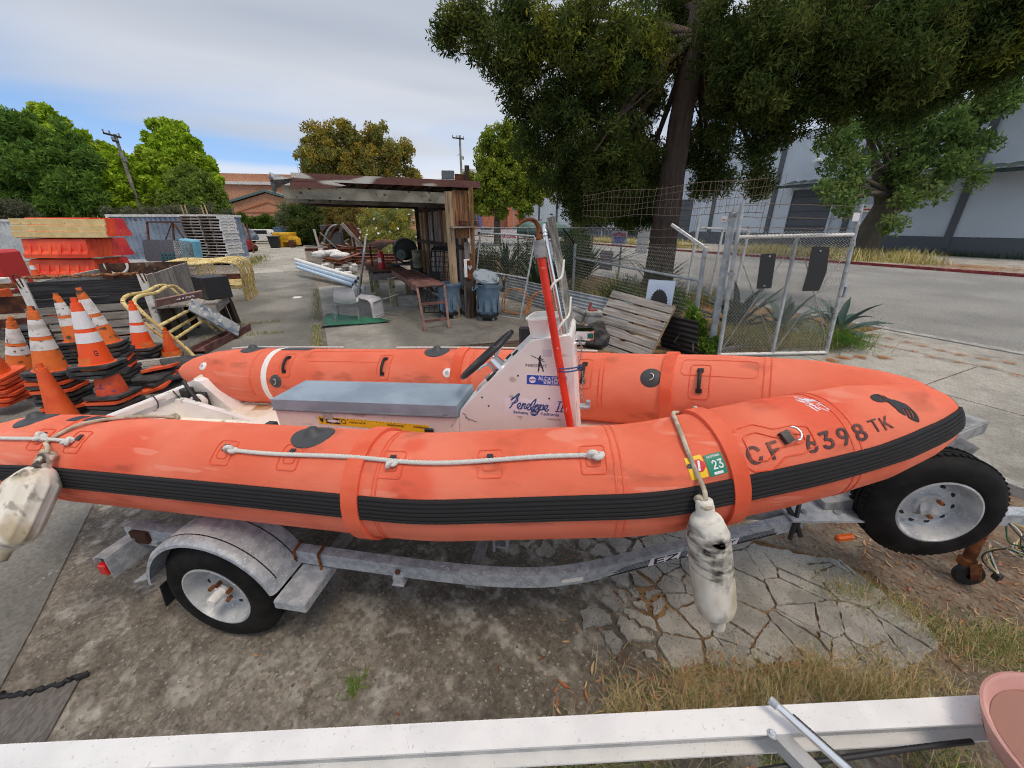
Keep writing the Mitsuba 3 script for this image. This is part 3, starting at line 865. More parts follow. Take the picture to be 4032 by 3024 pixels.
# black striped emblem on the bow (two leaf-shaped lobes)
t = np.linspace(0, 2 * PI, 40)
lob1 = Polygon(np.stack([.034 * np.cos(t), .024 * np.sin(t)], 1))
lob1 = affinity.translate(affinity.rotate(lob1, -18), -.032, .062)
body = Polygon([(-.018, .03), (.012, .024), (.036, -.012), (.036, -.06), (.024, -.082), (.004, -.064), (-.022, -.02)]).buffer(.006)
neck = Polygon([(-.028, .052), (-.006, .046), (.01, .02), (-.012, .022)]).buffer(.004)
emb = lob1.union(body).union(neck)
for k in range(3):
    emb = emb.difference(affinity.rotate(sbox(-.012 + k * .017, -.062, -.004 + k * .017, -.022), -28, origin=(.01, -.045)))
for k in range(2):
    emb = emb.difference(affinity.rotate(sbox(-.026 + k * .016, .048, -.018 + k * .016, .074), -10))
put('bow_emblem', conf(prism(affinity.scale(emb, .92, .92, origin=(0, 0)), .002), 4.668, 58, rot_deg=14, lift=.001, edge=.012), M_INK, BOAT)
scr = []
q = np.random.default_rng(5)
for k in range(34):
    x, y = q.normal(0, .028), q.normal(0, .016)
    scr.append(conf(prism(rrect(q.uniform(.008, .04), q.uniform(.002, .006), .0009), .0008).apply_translation([x, y, 0]), 4.37, 82 + k % 5, rot_deg=-62 + q.uniform(-16, 16), edge=.05))
put('scuff', scr, M_STK, BOAT)

# hull, floor, transom
hx = np.linspace(-2.05, 2.2, 16)
hv = []
for x in hx:
    w = max(.02, np.interp(x, [-2.05, .5, 1.2, 1.9, 2.2], [.46, .46, .36, .16, .02]))
    z0 = np.interp(x, [-2.05, .5, 1.4, 2.2], [-.2, -.2, -.17, .06])
    kz = np.interp(x, [-2.05, .5, 1.4, 2.2], [-.46, -.46, -.36, .0])
    hv.append([(x, -w, z0), (x, -w * .9, z0 - .09), (x, 0, kz), (x, w * .9, z0 - .09), (x, w, z0)])
hv = np.array(hv)
put('hull', grid_mesh(BW(hv), 16, 5), M_GELCOAT, BOAT)
fl = np.stack([hv[:, 0] + [0, 0, .012], hv[:, 4] + [0, 0, .012]], 1)
put('floor', grid_mesh(BW(fl), 16, 2), M_GELDIRT, BOAT)


def boat_box(x0, x1, y0, y1, z0, z1, bev=.008):
    m = bx(x1 - x0, y1 - y0, z1 - z0, ((x0 + x1) / 2, (y0 + y1) / 2, (z0 + z1) / 2), bev=bev)
    m.vertices = BW(m.vertices)
    return m


put('transom', boat_box(-2.10, -2.05, -.42, .44, -.42, .024), M_GELCOAT, BOAT, smooth=30)
put('transom_strip', boat_box(-2.05, -2.042, -.40, .30, -.052, -.022, .002), M_ALUDK, BOAT)
m = prism([(-2.09, .03), (-2.0, .06), (-1.94, .05), (-1.72, -.19), (-2.09, -.30)], .03)
put('transom_end', trimesh.Trimesh(BW(np.column_stack([m.vertices[:, 0], .33 + m.vertices[:, 2] * 4.0, m.vertices[:, 1]])), m.faces), M_GELCOAT, BOAT, smooth=30)
m = prism([(-2.05, -.04), (-1.99, -.04), (-1.43, -.188), (-1.46, -.2), (-2.05, -.2)], .045)
for y in (.19, -.30):
    put('transom_knee', trimesh.Trimesh(BW(np.column_stack([m.vertices[:, 0], y + m.vertices[:, 2] * .9, m.vertices[:, 1]])), m.faces), M_GELCOAT, BOAT, smooth=30)
put('corner_pipe', tube(BW(smooth_path([(-2.02, .37, .035), (-2.01, .46, .055), (-2.0, .56, .04), (-1.98, .60, .0)], 16)), .026, 12), M_GELDIRT, BOAT, smooth=40)
put('corner_pipe', tube(BW([(-1.985, .57, .03), (-1.97, .56, -.06), (-1.93, .55, -.14)]), .02, 10), M_GELDIRT, BOAT, smooth=40)
# outboard clamp ring left on the transom
MR = xf((-1.93, .285, -.09), rx=78, rz=16)
for nm, pf, m in (('clamp_ring', [(.036, 0), (.052, 0), (.058, .012), (.052, .05), (.036, .05), (.036, 0)], M_WHITE), ('clamp_core', [(.001, .03), (.037, .03), (.037, .01), (.001, .01)], M_BLACKP)):
    q = tr(lathe(pf, 28), MR)
    put(nm, trimesh.Trimesh(BW(q.vertices), q.faces), m, BOAT, smooth=40)
put('clamp_bracket', [boat_box(-2.0, -1.87, .285, .31, -.16, -.02), boat_box(-2.05, -1.98, .24, .31, -.05, .02)], M_BLACKP, BOAT)
put('clamp_lever', tube(BW([(-1.875, .235, -.13), (-1.90, .235, -.05), (-1.96, .25, .03), (-1.99, .26, .085)]), .013, 8), M_BLACKP, BOAT, smooth=True)
put('cable', tube(BW(smooth_path([(-2.04, .20, .03), (-2.03, .21, -.02), (-2.03, .24, -.10), (-2.02, .22, -.2)], 14)), .004, 6), M_BLACKP, BOAT)
put('cable', tube(BW(smooth_path([(-2.11, .10, .03), (-2.06, .08, .035), (-2.03, .07, -.01), (-2.06, .06, -.06)], 14)), .004, 6), M_BLACKP, BOAT)

# console and seat
prof = Polygon([(.945, -.2), (.905, .535), (.895, .545), (.73, .522), (.718, .514), (.35, .16), (.335, .10), (.335, -.2)]).buffer(.012, quad_segs=4).buffer(-.012)


def side_prism(poly, y0, y1, bev=0):
    m = prism(poly, y1 - y0)
    return trimesh.Trimesh(BW(np.column_stack([m.vertices[:, 0], y0 + m.vertices[:, 2], m.vertices[:, 1]])), m.faces)


put('console', side_prism(prof, -.2, .14), M_GELCOAT, BOAT, smooth=35)
put('seat_box', boat_box(-.775, .334, -.2, .10, -.2, .118, .012), M_GELCOAT, BOAT, smooth=30)
cu = trimesh.creation.box((1.1, .29, .074))
cu = cu.subdivide().subdivide().subdivide()
v = cu.vertices
ed = np.maximum(np.abs(v[:, 0]) / .55, np.abs(v[:, 1]) / .145)
v[:, 2] *= 1 - .25 * np.clip((ed - .9) / .1, 0, 1) * (v[:, 2] > 0)
v[:, 2] += .006 * (v[:, 2] > .02) * (1 - ed ** 2)
cu.vertices = BW(v + [-.217, -.062, .158])
put('cushion', cu, M_CUSHION, BOAT, smooth=38)
put('cushion_welt', [tube(BW([(-.767, -.2085, .125), (.333, -.2085, .125)]), .006, 6), bx(.03, .004, .012, BW((.27, -.209, .132)))], M_CUSHSIDE, BOAT)
put('seat_catch', boat_box(-.46, -.40, -.206, -.2, .075, .11, .003), M_ALUDK, BOAT)
put('seat_catch', boat_box(.14, .19, -.215, -.2, .02, .05, .004), M_BLACKP, BOAT)
put('seat_catch', boat_box(-.86, -.80, -.22, -.17, -.04, .03, .006), M_BLACKP, BOAT)


def decal(poly, m, x0, z0, rot_=0, d=.0015, name='decal', y=-.2, lift=0.0, parent=BOAT, label=None, depth=.0012):
    """A printed shape on the near side of the console or seat box: poly in metres from (x0, z0)."""
    q = poly if isinstance(poly, trimesh.Trimesh) else prism(poly, depth)
    c, s = math.cos(math.radians(rot_)), math.sin(math.radians(rot_))
    v = q.vertices
    return put(name, trimesh.Trimesh(BW(np.column_stack([x0 + v[:, 0] * c - v[:, 1] * s, y - lift - v[:, 2], z0 + v[:, 0] * s + v[:, 1] * c])), q.faces[:, ::-1]), m, parent, label=label)


def stroke(pts, w):
    return LineString(pts).buffer(w, cap_style=1)


decal(sbox(0, -.046, .185, .0), M_ALCBLUE, .698, .358, -2, label='blue and white event sticker')
decal(text('ALCATRAZ', .017, .001, True, .118), M_STK, .750, .334, -2, lift=.0012)
decal(text('SWIM', .016, .001, True, .066), M_STK, .774, .315, -2, lift=.0012)
decal(Polygon([(.016 * math.cos(a), .016 * math.sin(a)) for a in np.linspace(0, 6.2, 22)]).difference(sbox(-.014, -.003, .014, .003)), M_STK, .724, .334, 0, lift=.0012)
decal(sbox(0, -.093, .305, .0), M_STK, .584, .238, -2.5, label='white name sticker in navy script')


def script_pt(s, x, z, k):
    return [(a * k + x + .28 * b * k, b * k + z) for a, b in s]


def script(word, x0, z0, k):
    """Slanted joined-up lettering from strokes."""
    L = {'P': ([(.0, 0), (.1, 1.5), (-.15, 1.2), (.1, 1.62), (.6, 1.65), (.75, 1.2), (.4, .8), (.1, .8)], .95),
         'e': ([(0, .3), (.35, .55), (.3, .85), (.08, .75), (.05, .25), (.25, 0), (.6, .25)], .58),
         'n': ([(0, .25), (.1, .8), (.05, 0), (.15, .55), (.4, .85), (.45, .1), (.7, .2)], .7),
         'l': ([(0, .2), (.35, 1.1), (.3, 1.6), (.15, 1.4), (.1, .2), (.3, 0), (.5, .2)], .48),
         'o': ([(.05, .3), (.25, .85), (.02, .5), (.15, 0), (.45, .3), (.35, .8), (.65, .7)], .62),
         'p': ([(0, .3), (.15, .85), (.0, -.6), (.15, .6), (.4, .85), (.5, .3), (.2, .02), (.7, .2)], .7)}
    out, x = [], x0
    for ch in word:
        pts, adv = L[ch]
        p = smooth_path(script_pt(pts, x, z0, k), 26)
        out.append(LineString(p).buffer(.085 * k))
        x += adv * k
    return out, x


sh, xe = script('Penelope', .0, 0, .036)
for q in sh:
    decal(q, M_INKBLUE, .606, .183, -2.5, lift=.0012, name='name_letter')
for q in (stroke([(0, 0), (.014, .052)], .0028), stroke([(.018, 0), (.032, .052)], .0028), stroke([(-.008, 0), (.03, 0)], .0022), stroke([(.005, .052), (.044, .052)], .0022)):
    decal(q, M_INKBLUE, .836, .174, -2.5, lift=.0012, name='name_letter')
decal(text('Berkeley', .0135, .001, True, .075), M_INKBLUE, .622, .156, -2.5, lift=.0012)
decal(text('California', .0135, .001, True, .088), M_INKBLUE, .756, .152, -2.5, lift=.0012)
decal(Polygon([(.017 * math.cos(a), .017 * math.sin(a)) for a in np.linspace(0, 6.2, 24)]).difference(sbox(-.013, -.003, .013, .002)), M_INKBLUE, .724, .162, 0, lift=.0012)
decal(text('FREEDIVE', .014, .001, False, .098), M_INK, .693, .398, -1, lift=.0003)
for q in (stroke([(0, .0), (.006, .022), (.002, .03), (.008, .045)], .0042), stroke([(.003, .03), (.004, .005), (-.004, -.028)], .0028), stroke([(.006, .02), (.014, -.004), (.02, -.026)], .003), stroke([(-.034, .05), (.028, .018)], .0013), stroke([(.006, .036), (.02, .03)], .002)):
    decal(q, M_INK, .756, .404, 0, lift=.0006)
decal(sbox(0, 0, .042, -.034).buffer(0), mat('sticker_grey', (.55, .54, .58), .5), .775, .482, -1)
decal(sbox(0, -.046, .66, 0), M_YELST, -.494, .089, -2.2, label='yellow fish measuring sticker along the seat box')
decal(sbox(0, 0, .085, .034), M_INK, -.447, .049, -2.2, lift=.0012)
t = np.linspace(0, 2 * PI, 24)
decal(Polygon(np.stack([.034 * np.cos(t), .009 * np.sin(t)], 1)).union(Polygon([(.028, 0), (.042, .009), (.042, -.009)])), M_STK, -.405, .065, -2.2, lift=.0024)
decal(Polygon(np.stack([.015 * np.cos(t), .015 * np.sin(t)], 1)).difference(Polygon(np.stack([.011 * np.cos(t), .011 * np.sin(t)], 1))), M_INK, -.338, .063, 0, lift=.0012)
decal(Polygon([(-.012, .014), (0, .011), (.012, .014), (.009, -.005), (0, -.014), (-.009, -.005)]), M_INK, -.474, .066, 0, lift=.0012)
for tx, x, z, w in (('1 888 334-CALTIP', -.305, .057, .10), ('PROHIBITED SPECIES', -.075, .052, .095), ('California Fishing Passport', .075, .048, .08)):
    decal(text(tx, .0085, .001, True, w), M_INK, x, z, -2.2, lift=.0012)
decal(cat([prism(sbox(.012 + k * .0215, -.006 - .004 * (k % 4 == 0), .0145 + k * .0215, 0), .001) for k in range(30)]), M_INK, -.494, .089, -2.2, lift=.0012)
for x, z in ((.655, .353), (.47, .235), (.5, .19), (.80, .24)):
    decal(Polygon([(.005 * math.cos(a), .005 * math.sin(a)) for a in np.linspace(0, 6.2, 10)]), M_DKGREY, x, z, name='screw')
for p in ([(.36, .145), (.372, .138), (.39, .1)], [(.37, .12), (.43, .098)], [(.3, .08), (.29, .06)]):
    decal(stroke(p, .0012), M_DKGREY, 0, 0, name='scuff', lift=.0002)
# steering wheel, its boss and the engine dials on the sloping dash
W0, W1 = np.array([.326, -.03, .285]), np.array([.60, -.03, .515])
wc = (W0 + W1) / 2
wt = (W1 - W0) / np.linalg.norm(W1 - W0)
wn = np.cross([0, 1.0, 0], wt)
t = np.linspace(0, 2 * PI, 41)[:-1]
wr = .172
put('steering_wheel', tube(BW(wc + wr * (np.cos(t)[:, None] * wt + np.sin(t)[:, None] * np.array([0, 1.0, 0]) * .92)), .0135, 10, closed=True), M_BLACKP, BOAT, smooth=True)
W = BOAT + '__steering_wheel'
hub = wc + np.array([.03, 0, -.034])
for a in (90, 205, 335):
    e = wc + wr * (math.cos(math.radians(a)) * wt + math.sin(math.radians(a)) * np.array([0, .92, 0]))
    put('spoke', tube(BW([e, hub * .6 + e * .4, hub]), .007, 8), M_STEEL, W, smooth=True)
put('hub', cyl(BW(wc + np.array([.02, 0, -.024])), BW(wc + np.array([.08, 0, -.086])), .034, 20, .04), M_CHROME, W, smooth=40)
put('helm_boss', cyl(BW(wc + np.array([.07, -.01, -.076])), BW(wc + np.array([.135, -.01, -.135])), .064, 10), M_BLACKP, BOAT)
for k, (u, y) in enumerate(((.22, -.08), (.40, -.10), (.40, .03), (.58, .03), (.22, .06), (.75, -.09))):
    p = np.array([.35, y, .165]) * (1 - u) + np.array([.72, y, .516]) * u
    nrm = np.array([-.69, 0, .72])
    put('gauge', cyl(BW(p - nrm * .005), BW(p + nrm * .008), .032 if k < 3 else .018, 16), M_INK if k % 2 else M_ALUDK, BOAT, smooth=40)
put('throttle_bracket', boat_box(.60, .66, .142, .17, .36, .50, .01), M_BLACKP, BOAT)
# windscreen: leaning steel hoop with a grey sheet
wa, wb = np.array([.895, -.17, .40]), np.array([.795, -.17, .955])
wd = np.array([0, .38, 0])
hoop = [wa, wb * .93 + wa * .07, wb + [0, .012, .012], wb + [-.006, .04, .035], wb + [-.006, .15, .04], wb + [-.006, .30, .035], wb + wd + [0, -.012, .012], wa + wd]
put('windscreen_frame', [tube(BW(hoop[0:2] + [wb]), .011, 8), tube(BW(smooth_path(hoop[2:7], 30)), .011, 8), tube(BW([hoop[6], hoop[7]]), .011, 8), tube(BW([wb, hoop[2]]), .011, 8)], M_CHROME, BOAT, smooth=True)
e1 = np.array([0, 1.0, 0])
q0, q1 = wa + [.0, .01, .03], wb + [.0, .01, .01]
put('windscreen', grid_mesh(BW(np.array([[q0, q0 + e1 * .37], [q1 + [-.01, 0, .06], q1 + [-.012, .38, .075]]]) + [.016, .0, 0]), 2, 2), M_PLEXI, BOAT)
for u in (.30, .62):
    c = q0 * (1 - u) + q1 * u
    put('lashing', tube(BW(smooth_path([c + [-.02, -.05, -.02], c + [0, -.025, .01], c + [.02, .08, .02], c + [.022, .18, .07], c + [.022, .2, .08]], 20)), .0055, 6), M_ROPE, BOAT, smooth=True)
put('light_bracket', boat_box(.90, .96, .02, .12, .44, .45, .003), M_STEEL, BOAT)
lt = prism(Polygon([(-.04, -.03), (.03, -.04), (.05, -.02), (.05, .02), (.03, .04), (-.04, .03)]), .045)
lt.vertices = BW(lt.vertices * [1, 1, 1] + [.95, .08, .455])
put('navigation_light', lt, M_CHROME, BOAT)
lt = bx(.03, .05, .026, BW((.983, .06, .478)), rz=-11)
put('navigation_lens', lt, mat('green_lens', (.005, .10, .07), .1, spec=.8), BOAT)
ch = [np.array([.93, .02, .46]) * (1 - k / 26) + np.array([.955, -.06, .16]) * k / 26 + [0.008 * math.sin(k * .5), 0, 0] for k in range(27)]
put('chain', [tr(tube(np.stack([.0085 * np.cos(t[::5]), .0055 * np.sin(t[::5]), 0 * t[::5]], 1), .0022, 5, closed=True), xf(BW(c), rx=90 * (k % 2), ry=70)) for k, c in enumerate(ch)], M_GALVDK, BOAT, smooth=True)
put('wing_clamp', [boat_box(.94, .985, -.16, -.12, .17, .185, .003), boat_box(.97, .99, -.15, -.13, .17, .21, .003)], M_GALV, BOAT)
put('deck_cleat', boat_box(.93, .98, -.02, .02, -.06, -.04, .004), M_GALV, BOAT)
for z in (.40, .05):
    put('bungee_ball', trimesh.creation.icosphere(2, .016).apply_translation(BW((.945, -.21, z))), M_BLACKP, BOAT, smooth=True)
    put('bungee', [tube(BW(smooth_path([(.945, -.2, z), (.92, -.262, z + .004 + k * .014), (.87, -.262, z - .002 + k * .014), (.86, -.205, z - .004 + k * .014)], 16)), .0035, 5) for k in range(2)], M_INKBLUE, BOAT, smooth=True)

# boat hook lashed to the console (held by the boat, a thing of its own)
HK = thing('boat_hook', 'red boat hook pole with grey grip and rusty crook, lashed to the console', 'boat hook')
p0, p1, p2 = np.array([.918, -.232, -.0]), np.array([.783, -.225, .879]), np.array([.776, -.225, .945])
put('pole', cyl(BW(p0), BW(p1), .0175, 14), mat('red_pole', mottle((.62, .025, .012), (.72, .04, .02), 8, speck=(.75, .5, .45), sf=60, sl=.83), .3), HK, smooth=40)
put('grip', cyl(BW(p1), BW(p2), .024, 14, .021), M_GALVDK, HK, smooth=40)
put('crook', tube(BW(smooth_path([p2, p2 + [.002, 0, .04], p2 + [-.01, -.005, .068], p2 + [-.035, -.01, .078], p2 + [-.065, -.012, .068], p2 + [-.085, -.012, .056]], 20)), np.linspace(.011, .005, 20), 8), M_RUST, HK, smooth=True)

# white caddy standing on the console
CD = thing('storage_caddy', 'small white plastic caddy standing on top of the boat console', 'caddy')
o = rrect(.125, .17, .035)
wall = prism(ring2(o, .005), .085)
wall.vertices[:, :2] *= (0.82 + .18 * wall.vertices[:, 2:3] / .085)
wall.vertices = BW(wall.vertices @ rot(0, 0, -8)[:3, :3].T + [.772, -.105, .526])
put('wall', wall, M_WHITE, CD, smooth=40)
flr = prism(rrect(.10, .14, .03), .004)
flr.vertices = BW(flr.vertices + [.772, -.105, .527])
put('base', flr, M_WHITE, CD)
rim = prism(ring2(rrect(.138, .182, .04), .012), .008)
rim.vertices = BW(rim.vertices @ rot(0, 0, -8)[:3, :3].T + [.772, -.105, .609])
put('rim', rim, M_WHITE, CD, smooth=40)
put('divider', boat_box(.72, .825, -.13, -.122, .55, .61, .002), M_WHITE, CD)

# two fenders hanging on ropes
M_FEND = mat('fender_vinyl_dirty', lambda p, n, uv: (lambda a, b: mix(mix((.74, .71, .63), (.42, .34, .20), ss(.45, .7, a) * .8), (.12, .10, .08), b))(fb(p.x * 13, p.y * 13, p.z * 6, 4), ss(.56, .70, fb(p.x * 34 + 5, p.y * 34, p.z * 12, 4)) * .55 + .6 * ss(.985, 1.0, p.z) * ss(.4, .5, nz(p.x * 60, p.y * 60, p.z * 60))), .5)
M_FENDB = mat('fender_vinyl_black', lambda p, n, uv: (lambda a, b, w: mix((.68, .66, .60), (.40, .35, .25), ss(.40, .75, a)) * (1 - w) + mi.Color3f(.065, .06, .055) * w)(fb(p.x * 10, p.y * 10, p.z * 5, 4), 0, ss(.46, .86, fb(p.x * 26, p.y * 26, p.z * 60, 4) * .62 + .40 * (1 - ss(.02, .17, dr.abs(p.z - .97)))) * .85 + .35 * ss(.52, .7, fb(p.x * 30, p.y * 30, p.z * 10, 3))), .5)


def fender(label, top, axis, length, rad, ribs, m, rope, hang=None):
    F = thing('boat_fender', label, 'fender', 'fenders hung over the near tube')
    top, axis = np.asarray(top, float), np.asarray(axis, float) / np.linalg.norm(axis)
    a, b, _ = frame(top, axis)
    L = length
    prof = np.array([(0.0, .0), (.026, .0), (.03, .03), (.03, .055), (.05, .07), (.8 * rad, .09), (rad, .13), (rad * 1.02, .3 * L), (rad * 1.02, .65 * L), (rad, L - .12), (.86 * rad, L - .085), (.5 * rad, L - .062), (.03, L - .05), (.026, L - .01), (0.0, L)])
    z = np.linspace(0, 1, 60)
    s = np.r_[0, np.cumsum(np.linalg.norm(np.diff(prof, axis=0), axis=1))]
    s /= s[-1]
    rr, zz = np.interp(z, s, prof[:, 0]), np.interp(z, s, prof[:, 1])
    an = np.linspace(0, 2 * PI, 73)[:-1]
    R = rr[:, None] + 0 * an
    if ribs:
        k = np.clip((rr[:, None] - .8 * rad) / (.2 * rad), 0, 1)
        R = R + k * .006 * np.clip(np.cos(an * 12) * 3 - 1.2, 0, 1)
    v = top + zz[:, None, None] * axis + R[..., None] * (np.cos(an)[:, None] * a + np.sin(an)[:, None] * b)
    put('body', grid_mesh(v, 60, 72, True), m, F, smooth=True)
    e = top + axis * .022
    tt = np.linspace(0, 2 * PI, 17)[:-1]
    put('eye', tube(e + .017 * (np.cos(tt)[:, None] * a + np.sin(tt)[:, None] * b * .4), .008, 6, closed=True), M_GALVDK, F, smooth=True)
    put('rope', [tube(smooth_path(rope, 50), .0085, 7), knot(rope[-1] + (np.asarray(rope[-2]) - rope[-1]) * .1, .026, 8), knot(rope[0], .024, 9)], M_ROPEOLD, F, smooth=True)


# ---------------------------------------------------------------- fenders on the boat
fender('smooth white fender smeared with black grime at the bow end', (.655, 1.058, 1.133), (.105, -.10, -.52), .535, .07, False, M_FENDB,
       [TP(4.03, 140, .01), TP(3.90, 126, .012), TP(3.86, 110, .012), TP(3.82, 82, .012), TP(3.80, 55, .012), TP(3.805, 30, .014), np.array([.655, 1.066, 1.16]), np.array([.657, 1.056, 1.11])])
fender('ribbed dirty white fender at the stern end', (-2.12, 1.495, 1.03), (-.05, -.29, -.35), .46, .082, True, M_FEND,
       [TP(1.36, 124, .01), TP(1.24, 108, .012), TP(1.10, 90, .012), TP(.99, 68, .012), TP(.95, 52, .014), np.array([-2.125, 1.51, 1.055]), np.array([-2.125, 1.49, 1.02])])

# ---------------------------------------------------------------- boat trailer
TRL = thing('boat_trailer', 'galvanised boat trailer with bent side rails under the orange boat', 'trailer')
ZT = .462
near = smooth_path([(-2.08, 1.63, ZT), (-1.3, 1.505, ZT), (-.5, 1.374, ZT), (-.1, 1.325, ZT), (.2, 1.325, ZT), (.6, 1.415, ZT), (1.1, 1.555, ZT), (1.62, 1.70, ZT)], 60)


def rect_sweep(p, w, h):
    p = np.asarray(p, float)
    t = np.gradient(p, axis=0)
    t /= np.linalg.norm(t, axis=1)[:, None]
    a = np.cross(t, [0, 0, 1.0])
    a /= np.linalg.norm(a, axis=1)[:, None]
    b = np.cross(a, t)
    c = .006
    v = p[:, None] + np.array([i * w / 2 for i in (-1, -1, 1, 1)])[None, :, None] * a[:, None] + np.array([j * h / 2 for j in (-1, 1, 1, -1)])[None, :, None] * b[:, None]
    m = grid_mesh(v, len(p), 4, True)
    n = len(p) * 4
    m = trimesh.Trimesh(m.vertices, np.vstack([m.faces, [(0, 1, 2), (0, 2, 3), (n - 4, n - 2, n - 3), (n - 4, n - 1, n - 2)]]), process=False)
    return m


axd = np.array([math.cos(-.16), math.sin(-.16), 0])
axn = np.array([-axd[1], axd[0], 0])
put('side_rail', rect_sweep(near, .05, .076), M_GALV, TRL, smooth=25, label='near side rail with striped lettering')
far = []
for p in near:
    q = p - np.array([2.9, 1.72, 0])
    far.append(np.array([2.9, 1.72, 0]) + q - 2 * (q @ axn) * axn * 1.0)
far = np.array(far)
far[:, 2] = ZT
put('side_rail', rect_sweep(far, .05, .076), M_GALV, TRL, smooth=25)
put('tongue', [beam((1.25, 1.775, .47), (3.35, 1.70, .47), .075, .075), beam((1.52, 1.76, .512), (2.12, 1.755, .512), .26, .012)], M_GALV, TRL)
for x, y in ((1.62, 1.70), (1.80, 1.69), (1.66, 1.82), (1.9, 1.80)):
    put('bolt', lathe([(.001, .012), (.014, .011), (.018, .004), (.018, 0)], 12).apply_translation((x, y, .518)), M_GALVDK, TRL, smooth=30)
for k, x in enumerate((-1.75, -.95, -.2)):
    a = np.array([x, np.interp(x, near[:, 0], near[:, 1]), .40])
    put('cross_member', beam(a, a + axn * 1.55 + [0, 0, 0], .05, .05), M_GALVDK, TRL)
put('axle', beam((-1.53, 1.44, .30), np.array([-1.53, 1.44, .30]) + axn * 1.55, .06, .06), M_BLACKP, TRL)
for k in range(2):
    o = .35 + .55 * k
    put('bunk', beam(np.array([-2.0, 1.63, .56]) + axn * o, np.array([.3, 1.27, .64]) + axn * o, .09, .04), M_DKGREY, TRL)
    put('bunk_bracket', [beam(np.array([x, 1.63 - .16 * (x + 2), .40]) + axn * o, np.array([x, 1.63 - .16 * (x + 2), .58]) + axn * o, .05, .05) for x in (-1.75, -.2)], M_GALV, TRL)
# keel roller bracket seen under the tube
rb = np.array([-.06, 1.62, 0])
put('roller_bracket', [bx(.012, .05, .18, rb + [-.035, 0, .42], rz=-9), bx(.012, .05, .18, rb + [.035, 0, .42], rz=-9), bx(.08, .04, .012, rb + [0, 0, .36], rz=-9), bx(.08, .04, .012, rb + [0, 0, .45], rz=-9), bx(.52, .05, .022, rb + [.02, 0, .535], rz=-9), cyl(rb + [.24, -.05, .53], rb + [.24, .07, .53], .04, 16)], M_GALV, TRL)
put('rail_bracket', [bx(.05, .02, .05, (-.545, 1.345, .415), rz=-9), bx(.06, .06, .006, (-.545, 1.36, .392), rz=-9), bx(.06, .05, .03, (-1.93, 1.60, .41), rz=-9)], M_GALV, TRL)
put('rail_hole', [cyl((-.545, 1.3475, .468), (-.545, 1.340, .468), .013, 14)], M_RUSTDK, TRL)
for x in (-1.08, -.95):
    y = np.interp(x, near[:, 0], near[:, 1])
    put('u_bolt', tube([(x, y - .034, .40), (x, y - .034, .505), (x + .004, y + .034, .505), (x + .004, y + .034, .40)], .007, 6), M_RUST, TRL)
# wheels
def wheel(parent, name, c, n, R=.305, w=.17):
    """A tyre with a ten-hole galvanised rim; n points outwards."""
    c, n = np.asarray(c, float), np.asarray(n, float) / np.linalg.norm(n)
    a, b, t = frame(c, n)
    B = np.eye(4)
    B[:3, 0], B[:3, 1], B[:3, 2], B[:3, 3] = a, b, n, c
    prof = [(.172, -.02), (.178, .0), (.20, .012), (.235, .012), (.268, .002), (.284, -.012), (.298, -.025), (R, -.035), (R + .003, -.06)]
    prof += [(R + .003, -.075), (R - .006, -.077), (R - .006, -.083), (R + .003, -.085), (R + .003, -.105), (R - .006, -.107), (R - .006, -.113), (R + .003, -.115)]
    prof += [(R, w * -1 + .035), (.284, -w + .012), (.235, -w - .012), (.20, -w - .012), (.172, -w + .02)]
    k = key(name, parent)
    labels[k] = {}
    put('tyre', tr(lathe(prof, 64), B), M_TYRE, k, smooth=32)
    lug = []
    for q in range(60):
        an = q * 2 * PI / 60
        for z in (-.047, -.128):
            m = bx(.012, .017, .022, (R + .002, 0, z))
            m.apply_transform(xf(rz=math.degrees(an + (.05 if z < -.1 else 0))))
            lug.append(m)
    put('tread', tr(cat(lug), B), M_TYRE, k, kind='stuff')
    rim = [(.183, .0), (.183, .006), (.174, .008), (.170, .0), (.162, -.02), (.158, -.06), (.148, -.082), (.138, -.086), (.128, -.078), (.10, -.068), (.072, -.066), (.064, -.054), (.05, -.052), (.036, -.056), (.001, -.056)]
    put('rim', tr(lathe(rim, 56), B), M_RIM, k, smooth=30)
    for q in np.arange(10) * 2 * PI / 10:
        put('rim_hole', tr(cyl((.112 * math.cos(q), .112 * math.sin(q), -.08), (.112 * math.cos(q), .112 * math.sin(q), -.0705), .0125, 12), B), M_BLACK, k)
    return k, B


WH, B = wheel(TRL, 'wheel', (-1.455, 1.345, .303), (-.16, -1, 0))
put('hub_cap', tr(lathe([(.001, .04), (.021, .04), (.024, .03), (.025, -.02), (.034, -.025), (.034, -.04)], 24), B), M_WHITEPAINT, WH, smooth=35)
for q in np.arange(5) * 2 * PI / 5 + .3:
    put('lug_nut', tr(cyl((.052 * math.cos(q), .052 * math.sin(q), -.04), (.052 * math.cos(q), .052 * math.sin(q), -.012), .0105, 6), B), M_RUST, WH)
c2 = np.array([-1.513, 1.352, .303]) + axn * 1.75
WH2, B2 = wheel(TRL, 'wheel', c2, (.16, 1, 0))
SW, B3 = wheel(TRL, 'spare_wheel', (2.165, 1.55, .645), (-.19, -1, .03))
labels[SW]['label'] = 'spare wheel bolted upright beside the trailer tongue'
for q in (1.9, 4.9):
    put('lug_nut', tr(cyl((.045 * math.cos(q), .045 * math.sin(q), -.04), (.045 * math.cos(q), .045 * math.sin(q), -.01), .010, 6), B3), M_RUST, SW)
put('spare_bracket', [beam((2.17, 1.60, .645), (2.2, 1.76, .55), .08, .10), beam((2.2, 1.755, .43), (2.2, 1.755, .75), .06, .06)], M_GALVDK, TRL)
